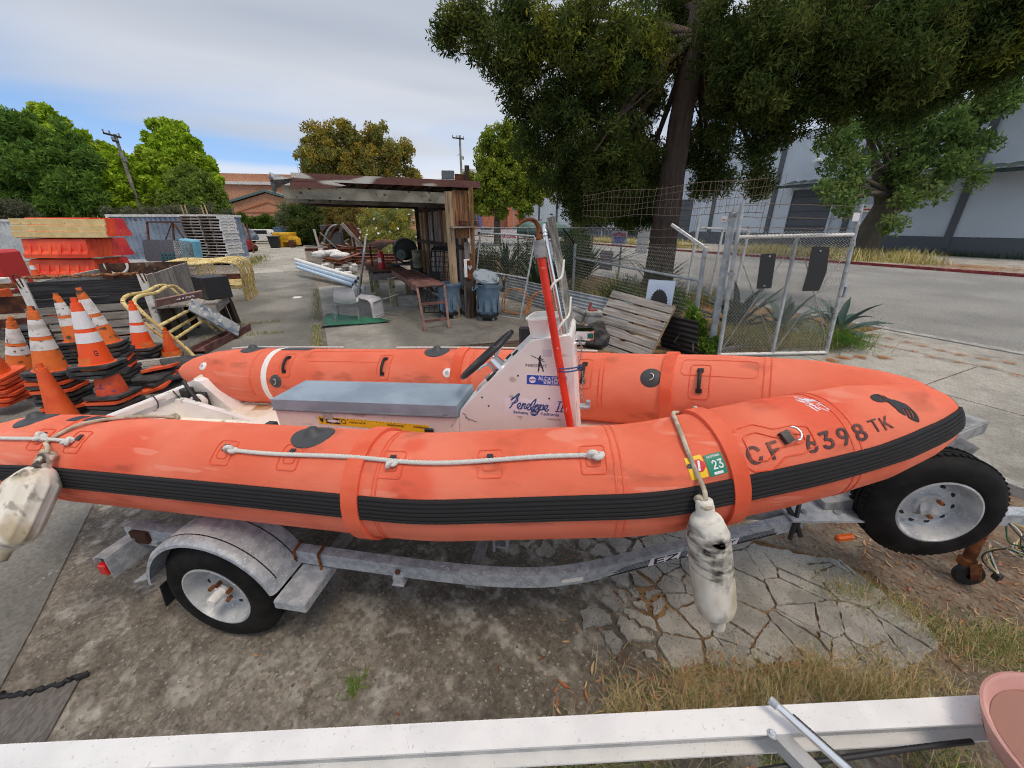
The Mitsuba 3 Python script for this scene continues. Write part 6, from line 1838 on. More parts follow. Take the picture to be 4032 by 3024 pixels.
# roller conveyor
CV = thing('roller_conveyor', 'rusty roller conveyor table on splayed legs in front of the shed', 'conveyor')
e0l, e0r, e1l, e1r = np.array([-1.95, 8.05, .76]), np.array([-1.45, 8.42, .76]), np.array([-3.30, 10.95, .76]), np.array([-2.80, 11.2, .76])
M_ROLL = mat('roller_rust', mottle((.11, .05, .042), (.20, .095, .08), 9), .6)
for a, b in ((e0l, e1l), (e0r, e1r)):
    put('side_rail', beam(a, b, .03, .11), M_ROLL, CV)
for k in range(15):
    t = (k + .5) / 15
    a, b = e0l * (1 - t) + e1l * t, e0r * (1 - t) + e1r * t
    if t < .45 or k % 2:
        put('roller', cyl(a + [0, 0, .025], b + [0, 0, .025], .032, 12), M_ROLL, CV, smooth=40)
    else:
        put('roller', cyl(a + [0, 0, .02], b + [0, 0, .02], .032, 12), M_ROLL, CV, smooth=40)
put('bed_plate', trimesh.Trimesh(np.array([e0l * .5 + e1l * .5 + [0, 0, .052], e0r * .5 + e1r * .5 + [0, 0, .052], e1r + [0, 0, .052], e1l + [0, 0, .052]]), np.array([(0, 1, 2), (0, 2, 3)])), M_RUSTDK, CV)
for p, f in ((e0l, (-1.752, 7.56, 0)), (e0r, (-1.305, 7.79, 0)), (e1l, (-3.4, 11.0, 0)), (e1r, (-2.75, 11.3, 0))):
    put('leg', [beam(p + [0, 0, -.0], np.array(f), .045, .045), bx(.10, .08, .012, np.array(f) + [0, 0, .006], rz=YR)], M_ROLL, CV)
for t in (.38, .78):
    put('brace', beam(e0l * (1 - t) + np.array((-1.752, 7.56, 0)) * t, e0r * (1 - t) + np.array((-1.305, 7.79, 0)) * t, .035, .05), M_ROLL, CV)
put('flat_plate', ybox(1.55, 9.9, .795, .10, .05, .008, rz=30), M_WHITEPAINT, CV)
# work table with extinguisher and saw
WT = thing('work_table', 'rough dark work table behind the roller conveyor', 'table')
put('top', ybox(1.75, 12.35, .74, 1.0, 1.6, .05), M_WOODDARK, WT)
put('top', trimesh.Trimesh(np.array([Y(1.25, 11.55, .77), Y(2.1, 11.55, .77), Y(1.9, 15, .78), Y(1.3, 15, .78)]), np.array([(0, 1, 2), (0, 2, 3)])), M_RUSTDK, WT)
for a, b in ((1.32, 11.65), (1.55, 10.45), (2.2, 11.7), (1.35, 13.0)):
    put('leg', ybox(a, b, .36, .14, .14, .72), mat('table_leg', mottle((.24, .23, .13), (.36, .35, .24), 8, speck=(.1, .08, .05), sf=14, sl=.7), .9) if 'mat_table_leg' not in scene else 'mat_table_leg', WT)
put('apron', ybox(1.6, 11.55, .62, .9, .05, .18), M_WOODGREY, WT)
solo('stone_block', ybox(1.95, 10.3, .13, .55, .28, .26, rz=-28, bev=.02), M_CONC, 'tilted grey concrete block lying beside the table legs', 'block')
FE = thing('fire_extinguisher', 'red fire extinguisher standing on the work table', 'fire extinguisher')
c_ = Y(1.62, 12.3, .775)
put('cylinder', lathe([(.001, 0), (.085, 0), (.09, .02), (.09, .38), (.07, .45), (.03, .48), (.03, .52), (.001, .52)], 20).apply_translation(c_), M_RED, FE, smooth=40)
put('valve', bx(.10, .03, .07, c_ + [0, 0, .55]), M_BLACKP, FE)
put('tag', bx(.10, .004, .13, c_ + [-.02, -.092, .24]), M_STK, FE)
SW_ = thing('band_saw', 'old grey machine saw with round guard standing in the shed', 'machine')
c_ = Y(2.45, 12.9, 0)
put('guard', [tr(lathe([(.001, .08), (.28, .08), (.32, .05), (.32, -.05), (.28, -.08), (.001, -.08)], 26), xf(c_ + [0, 0, 1.25], rx=90, rz=YR)), tr(lathe([(.34, .1), (.38, .05), (.38, -.05), (.34, -.1)], 26), xf(c_ + [0, 0, 1.22], rx=90, rz=YR))], M_DKGREY, SW_, smooth=40)
put('motor', [cyl(c_ + [-.06, -.3, 1.12], c_ + [-.02, -.1, 1.12], .15, 18), cyl(c_ + [-.06, -.36, 1.12], c_ + [-.06, -.3, 1.12], .06, 12)], mat('motor_green', (.12, .17, .15), .6), SW_, smooth=40)
put('column', [bx(.3, .25, .9, c_ + [.3, 0, .5]), bx(.9, .35, .05, c_ + [0, -.1, .82])], M_DKGREY, SW_)
put('tank', lathe([(.001, 0), (.15, 0), (.16, .5), (.001, .52)], 18).apply_translation(c_ + [.45, -.35, .75]), mat('tank_olive', mottle((.16, .16, .09), (.3, .29, .2), 9), .7), SW_, smooth=40)
solo('curved_sheet', grid_mesh(np.array([[Y(1.35 + .1 * t, 13.4 + .25 * t, 1.38 + .10 * math.sin(t / 14 * PI)), Y(1.7 + .1 * t, 12.2 + .25 * t, 1.34 + .10 * math.sin(t / 14 * PI))] for t in range(15)]), 15, 2), M_RUSTDK, 'long curved dark sheet propped above the work table', 'sheet')
solo('sheet_prop', cat([cyl(Y(1.45, 13.2, .75), Y(1.45, 13.2, 1.38), .03, 8), cyl(Y(2.6, 15.6, .0), Y(2.6, 15.6, 1.38), .03, 8)]), M_RUSTDK, 'pair of thin props under the curved dark sheet', 'prop')
# black grid platform cart standing on end
GC = thing('grid_trolley', 'black grid trolley deck standing on end inside the shed', 'trolley')
f0, f1, t0 = Y(2.25, 9.15, .03), Y(2.72, 9.0, .03), np.array([0, 0, 0])
bl, brt = Y(2.05, 9.25, .02), Y(2.62, 9.0, .02)
tl_, tr_ = Y(2.55, 9.9, 1.48), Y(3.0, 9.55, 1.46)
G_ = lambda u, w: (bl * (1 - u) + brt * u) * (1 - w) + (tl_ * (1 - u) + tr_ * u) * w
t = [G_(0, 0), G_(0, .95), G_(.06, 1), G_(.94, 1), G_(1, .95), G_(1, 0)]
put('frame', tube(t, .019, 8, closed=True), M_BLACKP, GC)
for k in range(1, 5):
    put('long_bar', cyl(G_(k / 5, 0), G_(k / 5, 1), .009, 6), M_BLACKP, GC)
for k in range(1, 13):
    put('cross_bar', cyl(G_(0, k / 13), G_(1, k / 13), .009, 6), M_BLACKP, GC)
put('handle_plate', trimesh.Trimesh(np.array([G_(.02, .94), G_(.98, .94), G_(.98, 1.0), G_(.02, 1.0)]), np.array([(0, 1, 2), (0, 2, 3)])), M_BLACKP, GC)
put('pocket', trimesh.Trimesh(np.array([G_(.05, .50), G_(.5, .50), G_(.5, .62), G_(.05, .62)]), np.array([(0, 1, 2), (0, 2, 3)])), M_BLACK, GC)


def dustbin(label, c, lid):
    D_ = thing('round_dustbin', label, 'dustbin')
    c = np.asarray(c, float)
    put('barrel', lathe([(.001, .15), (.20, .15), (.215, .17), (.262, .70), (.266, .70), (.268, .725), (.278, .73), (.278, .785), (.262, .79), (.25, .76), (.235, .40), (.2, .18), (.001, .175)], 36).apply_translation(c), M_BLUEPL, D_, smooth=40)
    for k in range(10):
        a = k * 2 * PI / 10
        q = bx(.10, .008, .40, (0, -.243, .42), rx=-5)
        q.apply_transform(rot(0, 0, math.degrees(a)))
        put('rib_panel', q.apply_translation(c), M_BLUEPL, D_)
    for s in (-1, 1):
        put('handle', tr(tube(smooth_path([(.27, -.08, .74), (.33, -.07, .70), (.335, 0, .66), (.33, .07, .70), (.27, .08, .74)], 12), .014, 6), xf(c, rz=YR + (0 if s > 0 else 180))), M_BLUEPL, D_, smooth=True)
    put('dolly', lathe([(.001, .09), (.22, .09), (.235, .10), (.235, .15), (.22, .16)], 28).apply_translation(c), M_BLACKP, D_, smooth=30)
    for k in range(4):
        a = k * PI / 2 + .6
        put('castor', tr(lathe([(.008, -.015), (.036, -.015), (.04, 0), (.036, .015), (.008, .015)], 14), xf(c + [.19 * math.cos(a), .19 * math.sin(a), .042], rx=90, rz=math.degrees(a))), M_GALVDK, D_, smooth=30)
    for k, (tx, w, z) in enumerate((('BRUTE', .15, .735),)):
        q = text(tx, .045, .002, True, w, True)
        an = q.vertices[:, 0] / .28 + math.radians(-115)
        r = .2795 + q.vertices[:, 2]
        put('lettering', trimesh.Trimesh(np.column_stack([c[0] + r * np.cos(an), c[1] + r * np.sin(an), c[2] + z + .022 + q.vertices[:, 1]]), q.faces), M_INK, D_)
    if lid:
        L_ = lathe([(.001, .05), (.10, .05), (.19, .045), (.24, .035), (.285, .03), (.295, .0), (.285, -.03), (.27, -.02), (.25, .01), (.001, .02)], 36)
        put('lid', tr(L_, xf(c + [-.03, .02, .93], rx=20, ry=16)), mat('lid_grey', (.26, .31, .36), .5), D_, smooth=40)
        for k in range(6):
            q = bx(.10, .025, .008, (0, .25, .041))
            q.apply_transform(rot(0, 0, 60 * k))
            put('lid_rib', tr(q, xf(c + [-.03, .02, .93], rx=20, ry=16)), M_BLUEPL, D_)
        lf, lc = blades(np.tile(c + [.12, -.05, .78], (26, 1)) + rs.normal(0, .05, (26, 3)), rs.uniform(.15, .4, 26), rs.uniform(.006, .012, 26), 5, [(.14, .18, .12), (.3, .3, .22)], lean=1.0)
        put('garden_waste', lf, MV, D_, color=lc)


dustbin('open grey blue round dustbin on castors inside the shed corner', (-1.42, 8.78, 0), False)
dustbin('grey blue round dustbin with tilted lid and plant waste outside the shed post', (-.53, 8.55, 0), True)
n = 900
ps = np.vstack([np.column_stack([rs.normal(x, sx, k), rs.normal(y, sy, k), np.full(k, .012)]) for x, y, sx, sy, k in ((.35, 8.0, .35, .7, 900), (-.55, 7.9, .18, .1, 160), (-1.5, 7.5, .25, .08, 50), (-2.6, 9.4, .3, .1, 60), (.3, 6.9, .5, .25, 500), (1.2, 7.4, .5, .5, 500))])
m1, c1 = leaves(ps, rs.uniform(.006, .02, len(ps)), 35, [(.30, .12, .04), (.40, .19, .07), (.22, .08, .03)])
ps = np.vstack([np.column_stack([Y(a, b)[None, :2] + rs.normal(0, .05, (k, 2)), np.full(k, .014)]) for a, b, k in [(7.0 + .3 * i, 3.0 - .1 * i + .1 * math.sin(i), 300) for i in range(4)] + [(9.3 + .07 * math.sin(i), 3.5 - .25 * i, 120) for i in range(14)] + [(8.7 + .1 * math.sin(i * 2), 3.0 - .3 * i, 80) for i in range(10)]])
m2, c2_ = leaves(ps, rs.uniform(.008, .022, len(ps)), 36, [(.42, .17, .05), (.5, .24, .08), (.34, .13, .04)])
solo('rust_leaves', cat([m1, m2]), MV, 'orange brown leaf litter drifted along the fence and driveway', 'leaves', kind='stuff', color=np.vstack([c1, c2_]))
solo('mulch_strip', sheet([(-1.1, 6.5), (.2, 6.85), (.9, 6.7), (.9, 5.6), (-1.1, 5.9)], .012), M_WOODDARK, 'dark strip of mulch by the slab edge behind the steering wheel', 'mulch', kind='stuff')
solo('pan_lid', lathe([(.001, .03), (.10, .025), (.13, .01), (.13, 0)], 20).apply_translation((-6.25, 11.3, .006)), M_WHITE, 'white round lid lying on the asphalt lane', 'lid', smooth=True)


# ---------------------------------------------------------------- fences and gate
def chain_link(p0, p1, z0, z1, pitch=.06, r=.0036, lean=(0, 0), q0=None):
    """Woven wire between two posts: each wire its own zigzag, bent round its neighbours."""
    p0, p1 = np.array([p0[0], p0[1], 0.0]), np.array([p1[0], p1[1], 0.0])
    L = np.linalg.norm(p1 - p0)
    u = (p1 - p0) / L
    w = np.array([-u[1], u[0], 0])
    n = int(L / pitch)
    m = int((z1 - z0) / pitch * 2)
    k = np.arange(m + 1)
    vs, fs, off = [], [], 0
    for i in range(n):
        x = (i + .5) * L / n + (k % 2 - .5) * pitch * 1.04
        x = np.clip(x, 0, L)
        zz = z0 + (z1 - z0) * k / m
        c = p0 + x[:, None] * u + zz[:, None] * np.array([lean[0], lean[1], 1.0]) + (.0016 * (k % 2 * 2 - 1))[:, None] * w
        a = np.array([u * r, (-u * .5 + w * .87) * r, (-u * .5 - w * .87) * r])
        v = (c[:, None] + a[None]).reshape(-1, 3)
        f = []
        for j in range(m):
            for q in range(3):
                q2 = (q + 1) % 3
                f += [(j * 3 + q, j * 3 + q2, j * 3 + 3 + q2), (j * 3 + q, j * 3 + 3 + q2, j * 3 + 3 + q)]
        vs.append(v)
        fs.append(np.array(f) + off)
        off += len(v)
    return trimesh.Trimesh(np.vstack(vs), np.vstack(fs), process=False)


def barbed(p0, p1, sag=.02, n=20, seed=0):
    q = np.random.default_rng(seed)
    t = np.linspace(0, 1, n)
    p = np.asarray(p0)[None] * (1 - t[:, None]) + np.asarray(p1)[None] * t[:, None]
    p[:, 2] -= sag * 4 * t * (1 - t) - q.normal(0, .006, n)
    ms = [tube(p, .0042, 4)]
    L = np.linalg.norm(np.asarray(p1, float) - p0)
    for i in range(int(L / .13)):
        c = p[0] * (1 - (i + .5) * .13 / L) + p[-1] * ((i + .5) * .13 / L) - [0, 0, sag * 4 * (i * .13 / L) * (1 - i * .13 / L)]
        d = q.normal(0, 1, 3)
        d /= np.linalg.norm(d)
        ms.append(tube([c - d * .016, c + d * .016], .003, 3))
    return cat(ms)


M_WIRE = mat('fence_wire', mottle((.30, .30, .29), (.42, .42, .40), 20, speck=(.2, .13, .08), sf=40, sl=.8), .6, .3)
M_WIRERUST = mat('rusty_wire', (.15, .11, .09), .8)
GT = thing('chain_link_gate', 'open grey chain link gate with two black panels and barbed wire above', 'gate')
gl0, gr0 = np.array([3.32, 5.87, 0]), np.array([5.16, 6.02, 0])
lean_r = np.array([-.085, 0, 1.0])
gl1, gr1 = gl0 + np.array([-.03, .05, 1]) * 2.27, gr0 + lean_r * 2.25
put('hinge_stile', tube([gl0, gl1], .03, 12), M_GREYPAINT, GT, smooth=40)
put('latch_stile', tube([gr0, gr1], .03, 12), M_GREYPAINT, GT, smooth=40)
lt_, rt_ = gl0 + (gl1 - gl0) * .80, gr0 + (gr1 - gr0) * .823
put('top_rail', tube([lt_, rt_], .026, 12), M_WHITEPAINT, GT, smooth=40)
put('bottom_rail', tube([gl0 + [0, 0, .06], gr0 + [0, 0, .05]], .026, 12), M_WHITEPAINT, GT, smooth=40)
mb_ = gl0 * .51 + gr0 * .49
mt_ = lt_ * .49 + rt_ * .51
put('mid_stile', tube([mb_ + [0, 0, .05], mt_], .026, 12), M_GREYPAINT, GT, smooth=40)
put('chain_link', chain_link(gl0, gr0 - [.05, 0, 0], .06, 1.90, .056, .0055, (-.05, .0)), M_WIRE, GT)
for a, b in ((gl0 + (gl1 - gl0) * .74, mb_ + [0, 0, .1]), (gl0 + (gl1 - gl0) * .05, mt_), (mt_, gr0 + lean_r * .12), (mb_ + [0, 0, .1], gr0 + lean_r * 1.75)):
    put('brace_rod', tube([a + [0, -.03, 0], b + [0, -.03, 0]], .006, 6), M_WIRE, GT)
for k, t in enumerate((.86, .92, .985)):
    put('barbed_wire', barbed(gl0 + (gl1 - gl0) * t, gr0 + (gr1 - gr0) * (t - .0), -.02 if k == 2 else .01, seed=k), M_WIRERUST, GT)


def on_gate(pts, d=-.045, th=.008, r=.02):
    g = Polygon(pts).buffer(-r).buffer(r, quad_segs=4)
    m = prism(g, th)
    v = m.vertices
    t = np.clip((v[:, 0]) / 1.84, 0, 1)
    base = gl0[None] * (1 - t[:, None]) + gr0[None] * t[:, None]
    le = np.array([-.03, .05, 0])[None] * (1 - t[:, None]) + np.array([-.085, 0, 0])[None] * t[:, None]
    m.vertices = base + v[:, 1:2] * (le + [0, 0, 1]) + (d - v[:, 2])[:, None] * np.array([-.08, 1, 0])
    return m


def gate_plate(pts, r=.02):
    g = Polygon(pts).buffer(-r).buffer(r, quad_segs=4)
    m = prism(g, .008)
    v = m.vertices
    m.vertices = np.column_stack([v[:, 0], 5.905 + v[:, 2] + .08 * (v[:, 0] - 4.2), v[:, 1]])
    return m


put('black_panel', gate_plate([(3.607, 1.592), (3.838, 1.60), (3.895, 1.103), (3.664, 1.095)]), M_BLACKP, GT)
put('black_panel', gate_plate([(4.365, 1.691), (4.634, 1.683), (4.703, 1.328), (4.674, 1.054), (4.399, 1.054), (4.401, 1.328)]), M_BLACKP, GT)
for x, z in ((3.74, 1.56), (3.77, 1.14), (4.50, 1.63)):
    put('rivet', tr(lathe([(.001, .012), (.012, .01), (.014, 0)], 10), xf((x, 5.90 + .08 * (x - 4.2), z), rx=90)), M_ALUDK, GT)
solo('warning_sign', on_gate([(1.70, 2.03), (1.80, 2.03), (1.80, 2.14), (1.70, 2.14)], r=.004), M_STK, 'small white notice tied to the gate by its top right corner', 'sign')
put('latch', [bx(.03, .05, .16, (5.12, 6.0, 1.02)), bx(.10, .03, .02, (5.10, 6.0, 1.12)), bx(.02, .04, .05, (5.02, 6.0, 1.72))], M_GALV, GT)
GP_ = thing('gate_post', 'thick galvanised gate post with a pointed cap beside the gate', 'post')
put('post', cyl((3.27, 6.05, 0), (3.22, 6.11, 2.13), .052, 16), M_GREYPAINT, GP_, smooth=40)
put('cap', tr(lathe([(.001, .13), (.02, .10), (.03, .02), (.058, .01), (.058, -.05), (.052, -.05)], 16), xf((3.22, 6.11, 2.13))), M_GALVDK, GP_, smooth=35)
for z in (.35, 1.05, 1.75):
    put('hinge_band', tr(lathe([(.053, -.025), (.059, -.022), (.059, .022), (.053, .025)], 18), xf((3.27 - .023 * z, 6.05 + .028 * z, z))), M_GALV, GP_, smooth=30)
put('hinge_arm', [bx(.16, .03, .035, (3.28, 5.97, 1.30), rz=-70), bx(.10, .05, .02, (3.30, 5.94, 1.2), rz=-70)], M_GALV, GP_)
EP = thing('fence_post', 'grey fence end post with a slanting barbed wire arm', 'post')
put('post', cyl((3.30, 6.80, 0), (3.27, 6.88, 1.62), .038, 14), M_GREYPAINT, EP, smooth=40)
put('arm', beam((3.29, 6.86, 1.60), (2.93, 7.62, 1.98), .045, .045), M_WHITEPAINT, EP)
for z in (.45, 1.05, 1.55):
    put('band', tr(lathe([(.039, -.02), (.045, -.018), (.045, .018), (.039, .02)], 16), xf((3.30 - .018 * z, 6.80 + .05 * z, z))), M_GALV, EP, smooth=30)
F1 = thing('yard_fence', 'chain link fence between the grey end post and the shed', 'fence')
fp = [np.array([3.28, 6.85, 0]), np.array([1.80, 11.6, 0]), np.array([.2, 13.6, 0])]
put('post', cyl(fp[1], fp[1] + [0, 0, 1.47], .038, 12), M_GREYPAINT, F1, smooth=40)
put('post', cyl(fp[2], fp[2] + [0, 0, 1.7], .035, 12), M_GREYPAINT, F1, smooth=40)
put('arm', beam(fp[1] + [0, 0, 1.45], fp[1] + [-.34, .25, 1.86], .04, .04), M_WOODDARK, F1)
put('rail', tube([fp[0] + [0, 0, 1.08], fp[1] + [0, 0, 1.09]], .026, 10), M_GREYPAINT, F1, smooth=40)
put('chain_link', [chain_link(fp[0], fp[1], .05, 1.62, .07, .0045), chain_link(fp[1], fp[2], .05, 1.62, .085, .006)], M_WIRE, F1)
for k in range(3):
    put('barbed_wire', barbed(fp[0] + [-.12 * k, .25 * k, 1.66 + .13 * k], fp[1] + [-.11 * k, .08 * k, 1.60 + .13 * k], .04, 24, 9 + k), M_WIRERUST, F1)
put('chain_link', chain_link((3.30, 6.85), (3.27, 6.1), .05, 1.6, .065, .0036), M_WIRERUST, F1)
F2 = thing('street_fence', 'chain link fence across the planting with a plain top rail', 'fence')
sp_ = [np.array([x, 15.9 - .10 * x, 0]) for x in (-1.9, .6, 3.05, 4.15)]
for p in sp_:
    put('post', cyl(p, p + [0, 0, 1.86], .035, 10), M_GALVDK, F2, smooth=40)
for a, b in zip(sp_[:-1], sp_[1:]):
    put('rail', cyl(a + [0, 0, 1.84], b + [0, 0, 1.84], .026, 10), M_GALVDK, F2, smooth=40)
    put('chain_link', chain_link(a, b, .05, 1.83, .10, .006), M_GALVDK, F2)
put('barbed_wire', [tube([sp_[0] + [0, 0, 2.02], sp_[3] + [0, 0, 2.05]], .004, 4), tube([sp_[0] + [0, 0, 1.94], sp_[3] + [0, 0, 1.95]], .004, 4)], M_WIRERUST, F2)
F3 = thing('side_gate', 'small chain link gate frame standing behind the thick gate post', 'gate')
s0, s1 = np.array([4.75, 10.6, 0]), np.array([5.95, 10.4, 0])
put('frame', [cyl(s0, s0 + [0, 0, 2.15], .04, 10), cyl(s1, s1 + [0, 0, 1.95], .04, 10), cyl((s0 + s1) / 2 + [0, 0, .1], (s0 + s1) / 2 + [0, 0, 1.9], .03, 10), cyl(s0 + [0, 0, 1.9], s1 + [0, 0, 1.85], .03, 10)], M_WHITEPAINT, F3, smooth=40)
put('chain_link', chain_link(s0, s1, .1, 1.9, .09, .005), M_GALVDK, F3)
# rusty wire mesh roll fixed above the fence
cg = []
ca, cb_ = np.array([3.62, 6.05, 0]), np.array([1.62, 9.7, 0])
for k in range(5):
    z = 2.14 + .115 * k
    t = np.linspace(0, 1, 26)
    cg.append(tube(ca * (1 - t[:, None]) + cb_ * t[:, None] + np.stack([.04 * np.sin(t * 9 + k), 0 * t, z + .02 * np.sin(t * 14 + k)], 1), .005 if k in (0, 4) else .0035, 4))
for k in range(34):
    t = k / 33
    p = ca * (1 - t) + cb_ * t + [.04 * math.sin(t * 9), 0, 0]
    cg.append(tube([p + [0, 0, 2.12 - .3 * (k % 9 == 0)], p + [.02 * math.sin(k), .01, 2.36], p + [.03 * math.sin(k * 1.7), 0, 2.61]], .0035, 4))
for k in range(12):
    t = k / 11 * .35
    p = ca * (1 - t) + cb_ * t + [.28, .12, 0]
    cg.append(tube([p + [0, 0, 2.2], p + [0, 0, 2.66]], .003, 4))
solo('wire_mesh', cat(cg), M_WIRERUST, 'rusty wire mesh strung above the fence beside the gate', 'wire mesh')
# loose gate leaf leaning by the dustbin
LG = thing('gate_leaf', 'loose chain link gate leaf leaning behind the dustbin', 'gate')
q = [np.array(p) for p in ((-.95, 9.25, .03), (.19, 8.62, .0), (.50, 8.80, 1.75), (-.72, 9.35, 1.80))]
GQ = lambda u, w: (q[0] * (1 - u) + q[1] * u) * (1 - w) + (q[3] * (1 - u) + q[2] * u) * w
put('frame', tube([GQ(0, 0), GQ(1, 0), GQ(1, .98), GQ(.97, 1), GQ(.03, 1), GQ(0, .98)], .021, 8, closed=True), M_GREYPAINT, LG, smooth=40)
put('rail', tube([GQ(0, .55), GQ(1, .5)], .02, 8), M_GREYPAINT, LG, smooth=40)
wm = []
n, m = 20, 52
for i in range(n):
    wm.append(tube([GQ(min(1, max(0, (i + .5 + (k % 2 - .5) * 1.05) / n)), k / m) for k in range(m + 1)], .0042, 3, cap=False))
put('chain_link', wm, M_WIRE, LG)
for k, (c, z) in enumerate((((.02, 9.0), 12), ((.55, 8.55), -25))):
    OF = thing('tube_frame', ('pair of orange tube frames leaning behind the loose gate leaf', 'orange tube frame with a hoop leaning by the corrugated sheet')[k], 'frame')
    for j in range(2):
        t = smooth_path([(-.26, 0, 0), (-.27, 0, .4), (-.2, 0, .52), (.2, 0, .52), (.27, 0, .45), (.26, 0, 0)], 26)
        t = np.vstack([t, [(-.26, 0, 0)]]) if k == 0 else t
        put('frame', tr(tube(t, .014, 7), xf((c[0] + .05 * j, c[1] + .04 * j, .05), rz=z, rx=-22, ry=14)), mat('orange_tube', mottle((.30, .10, .02), (.48, .18, .04), 9), .6) if 'mat_orange_tube' not in scene else 'mat_orange_tube', OF, smooth=40)
# corrugated sheets along the foot of the fence
def corr(p0, p1, h, n, label, m, lean=.12):
    p0, p1 = np.asarray(p0, float), np.asarray(p1, float)
    u = (p1 - p0) / np.linalg.norm(p1 - p0)
    w = np.array([-u[1], u[0], 0])
    k = np.arange(n * 6 + 1)
    z = h * k / (n * 6)
    d = .012 * np.sin(k / 6 * 2 * PI)
    v = np.array([[p0 + w * (lean * zz / h + dd) + [0, 0, zz], p1 + w * (lean * zz / h + dd) + [0, 0, zz]] for zz, dd in zip(z, d)])
    solo('corrugated_sheet', grid_mesh(v, len(k), 2), m, label, 'sheet', smooth=True)


M_CORR = mat('corrugated_grey', mottle((.26, .30, .33), (.42, .46, .49), 4, .3, .7, speck=(.25, .17, .12), sf=10, sl=.8), .55, .2)
corr((-.25, 11.3, .02), (2.25, 7.35, .02), .56, 8, 'long grey corrugated sheet along the foot of the fence', M_CORR)
corr((2.62, 6.50, .0), (2.98, 5.85, .0), .62, 7, 'black corrugated sheet leaning behind the leaning pallet', M_BLACKP, -.15)
# leaning pallet
TLc, TRc, BLc = np.array([1.80, 6.93, .92]), np.array([2.635, 6.2, .78]), np.array([1.373, 6.423, 0.0])
ex_ = (TRc - TLc) / np.linalg.norm(TRc - TLc)
ey_ = TLc - BLc
ey_ -= ex_ * (ey_ @ ex_)
hh = np.linalg.norm(ey_)
ey_ /= hh
ez_ = np.cross(ex_, ey_)
if ez_ @ (np.array([0, 0, 2]) - TLc) < 0:
    ez_ = -ez_
Mp = np.eye(4)
LP = np.linalg.norm(TRc - TLc)
Mp[:3, 0], Mp[:3, 1], Mp[:3, 2] = ex_, ey_, ez_
Mp[:3, 3] = (TLc + TRc) / 2 - ey_ * hh / 2 - ez_ * .065
PW = thing('pallet', 'weathered wooden pallet leaning on the fence, its top boards facing the boat', 'pallet')
rp_ = np.random.default_rng(9)
for i in range(7):
    c = (-hh / 2 + (i + .5) * hh / 7)
    q_ = bx(LP, hh / 7 - .030, .022, (rp_.normal(0, .008), c, .055 + rp_.normal(0, .002)), rz=rp_.normal(0, .4))
    if i in (1, 2):
        q_ = prism(Polygon([(-LP / 2, -hh / 14 + .01)] + [(x, hh / 14 - .008 - .028 * math.exp(-((x - .02 - .1 * (i - 1)) / .07) ** 2)) for x in np.linspace(-LP / 2, LP / 2, 30)] + [(LP / 2, -hh / 14 + .01)]), .022)
        q_.apply_translation((0, c, .044))
    put('deck_board', tr(q_, Mp), M_WOODGREY, PW)
for i in range(3):
    put('stringer', tr(bx(.045, hh, .09, ((i - 1) * (LP / 2 - .03), 0, 0)), Mp), M_WOODRAW if i == 2 else M_WOODBROWN, PW)
nl = [tr(cyl((x + rp_.normal(0, .006), -hh / 2 + (i + .25 + .5 * j) * hh / 7, .0655), (x, -hh / 2 + (i + .25 + .5 * j) * hh / 7, .0675), .005, 6), Mp) for i in range(7) for j in range(2) for x in (-LP / 2 + .04, -.13, .13, LP / 2 - .04)]
put('nail_heads', nl, M_INK, PW, kind='stuff')
PS_ = thing('picture_board', 'pale blue board with a black bushy mound picture fixed to the fence', 'board')
Mpb = xf((2.66, 7.0, .86), rz=-55, rx=90)
Mpb = xf((2.66, 7.0, .86), rz=-30) @ rot(82, 0, 0)
put('panel', tr(bx(.46, .42, .015), Mpb), mat('board_pale', (.50, .60, .76), .5), PS_)
t = np.linspace(0, PI, 40)
bl_ = Polygon([((.15 + .012 * math.sin(k * 2.3)) * math.cos(a), -.2 + (.25 + .02 * math.sin(k * 1.9)) * math.sin(a)) for k, a in enumerate(t)])
put('print', tr(prism(bl_.buffer(.035).difference(bl_.buffer(.03)).intersection(sbox(-.22, -.2, .22, .2)), .002).apply_translation((0, 0, .0085)), Mpb), mat('board_blue_print', (.36, .47, .68), .5), PS_)
put('print', tr(prism(bl_, .003).apply_translation((0, 0, .0085)), Mpb), M_INK, PS_)
# concrete pier blocks on dark boulders, a red bracket on top
for k, (c, rz, ry) in enumerate((((1.15, 6.98, .34), 20, 28), ((1.46, 6.82, .33), -6, 0))):
    PB_ = thing('pier_block', ('grey concrete pier block tilted to the left on the boulders', 'grey concrete pier block standing upright on the boulders')[k], 'block')
    put('foot', tr(bx(.30, .26, .14, (0, 0, -.06), bev=.02), xf(c, rz=rz, ry=ry)), M_CONC, PB_)
    put('head', tr(bx(.24, .22, .18, (0, 0, .09), bev=.03), xf(c, rz=rz, ry=ry)), M_CONC, PB_)
    put('lip', tr(bx(.28, .25, .08, (0, 0, .20), bev=.02), xf(c, rz=rz, ry=ry)), M_CONC, PB_)
RB = thing('red_bracket', 'small red steel bracket lying on the upright pier block', 'bracket')
put('plate', [bx(.14, .10, .02, (1.43, 6.80, .585), rz=10), bx(.02, .08, .16, (1.38, 6.81, .64), rz=10, ry=15)], mat('bracket_red', (.30, .06, .05), .7), RB)
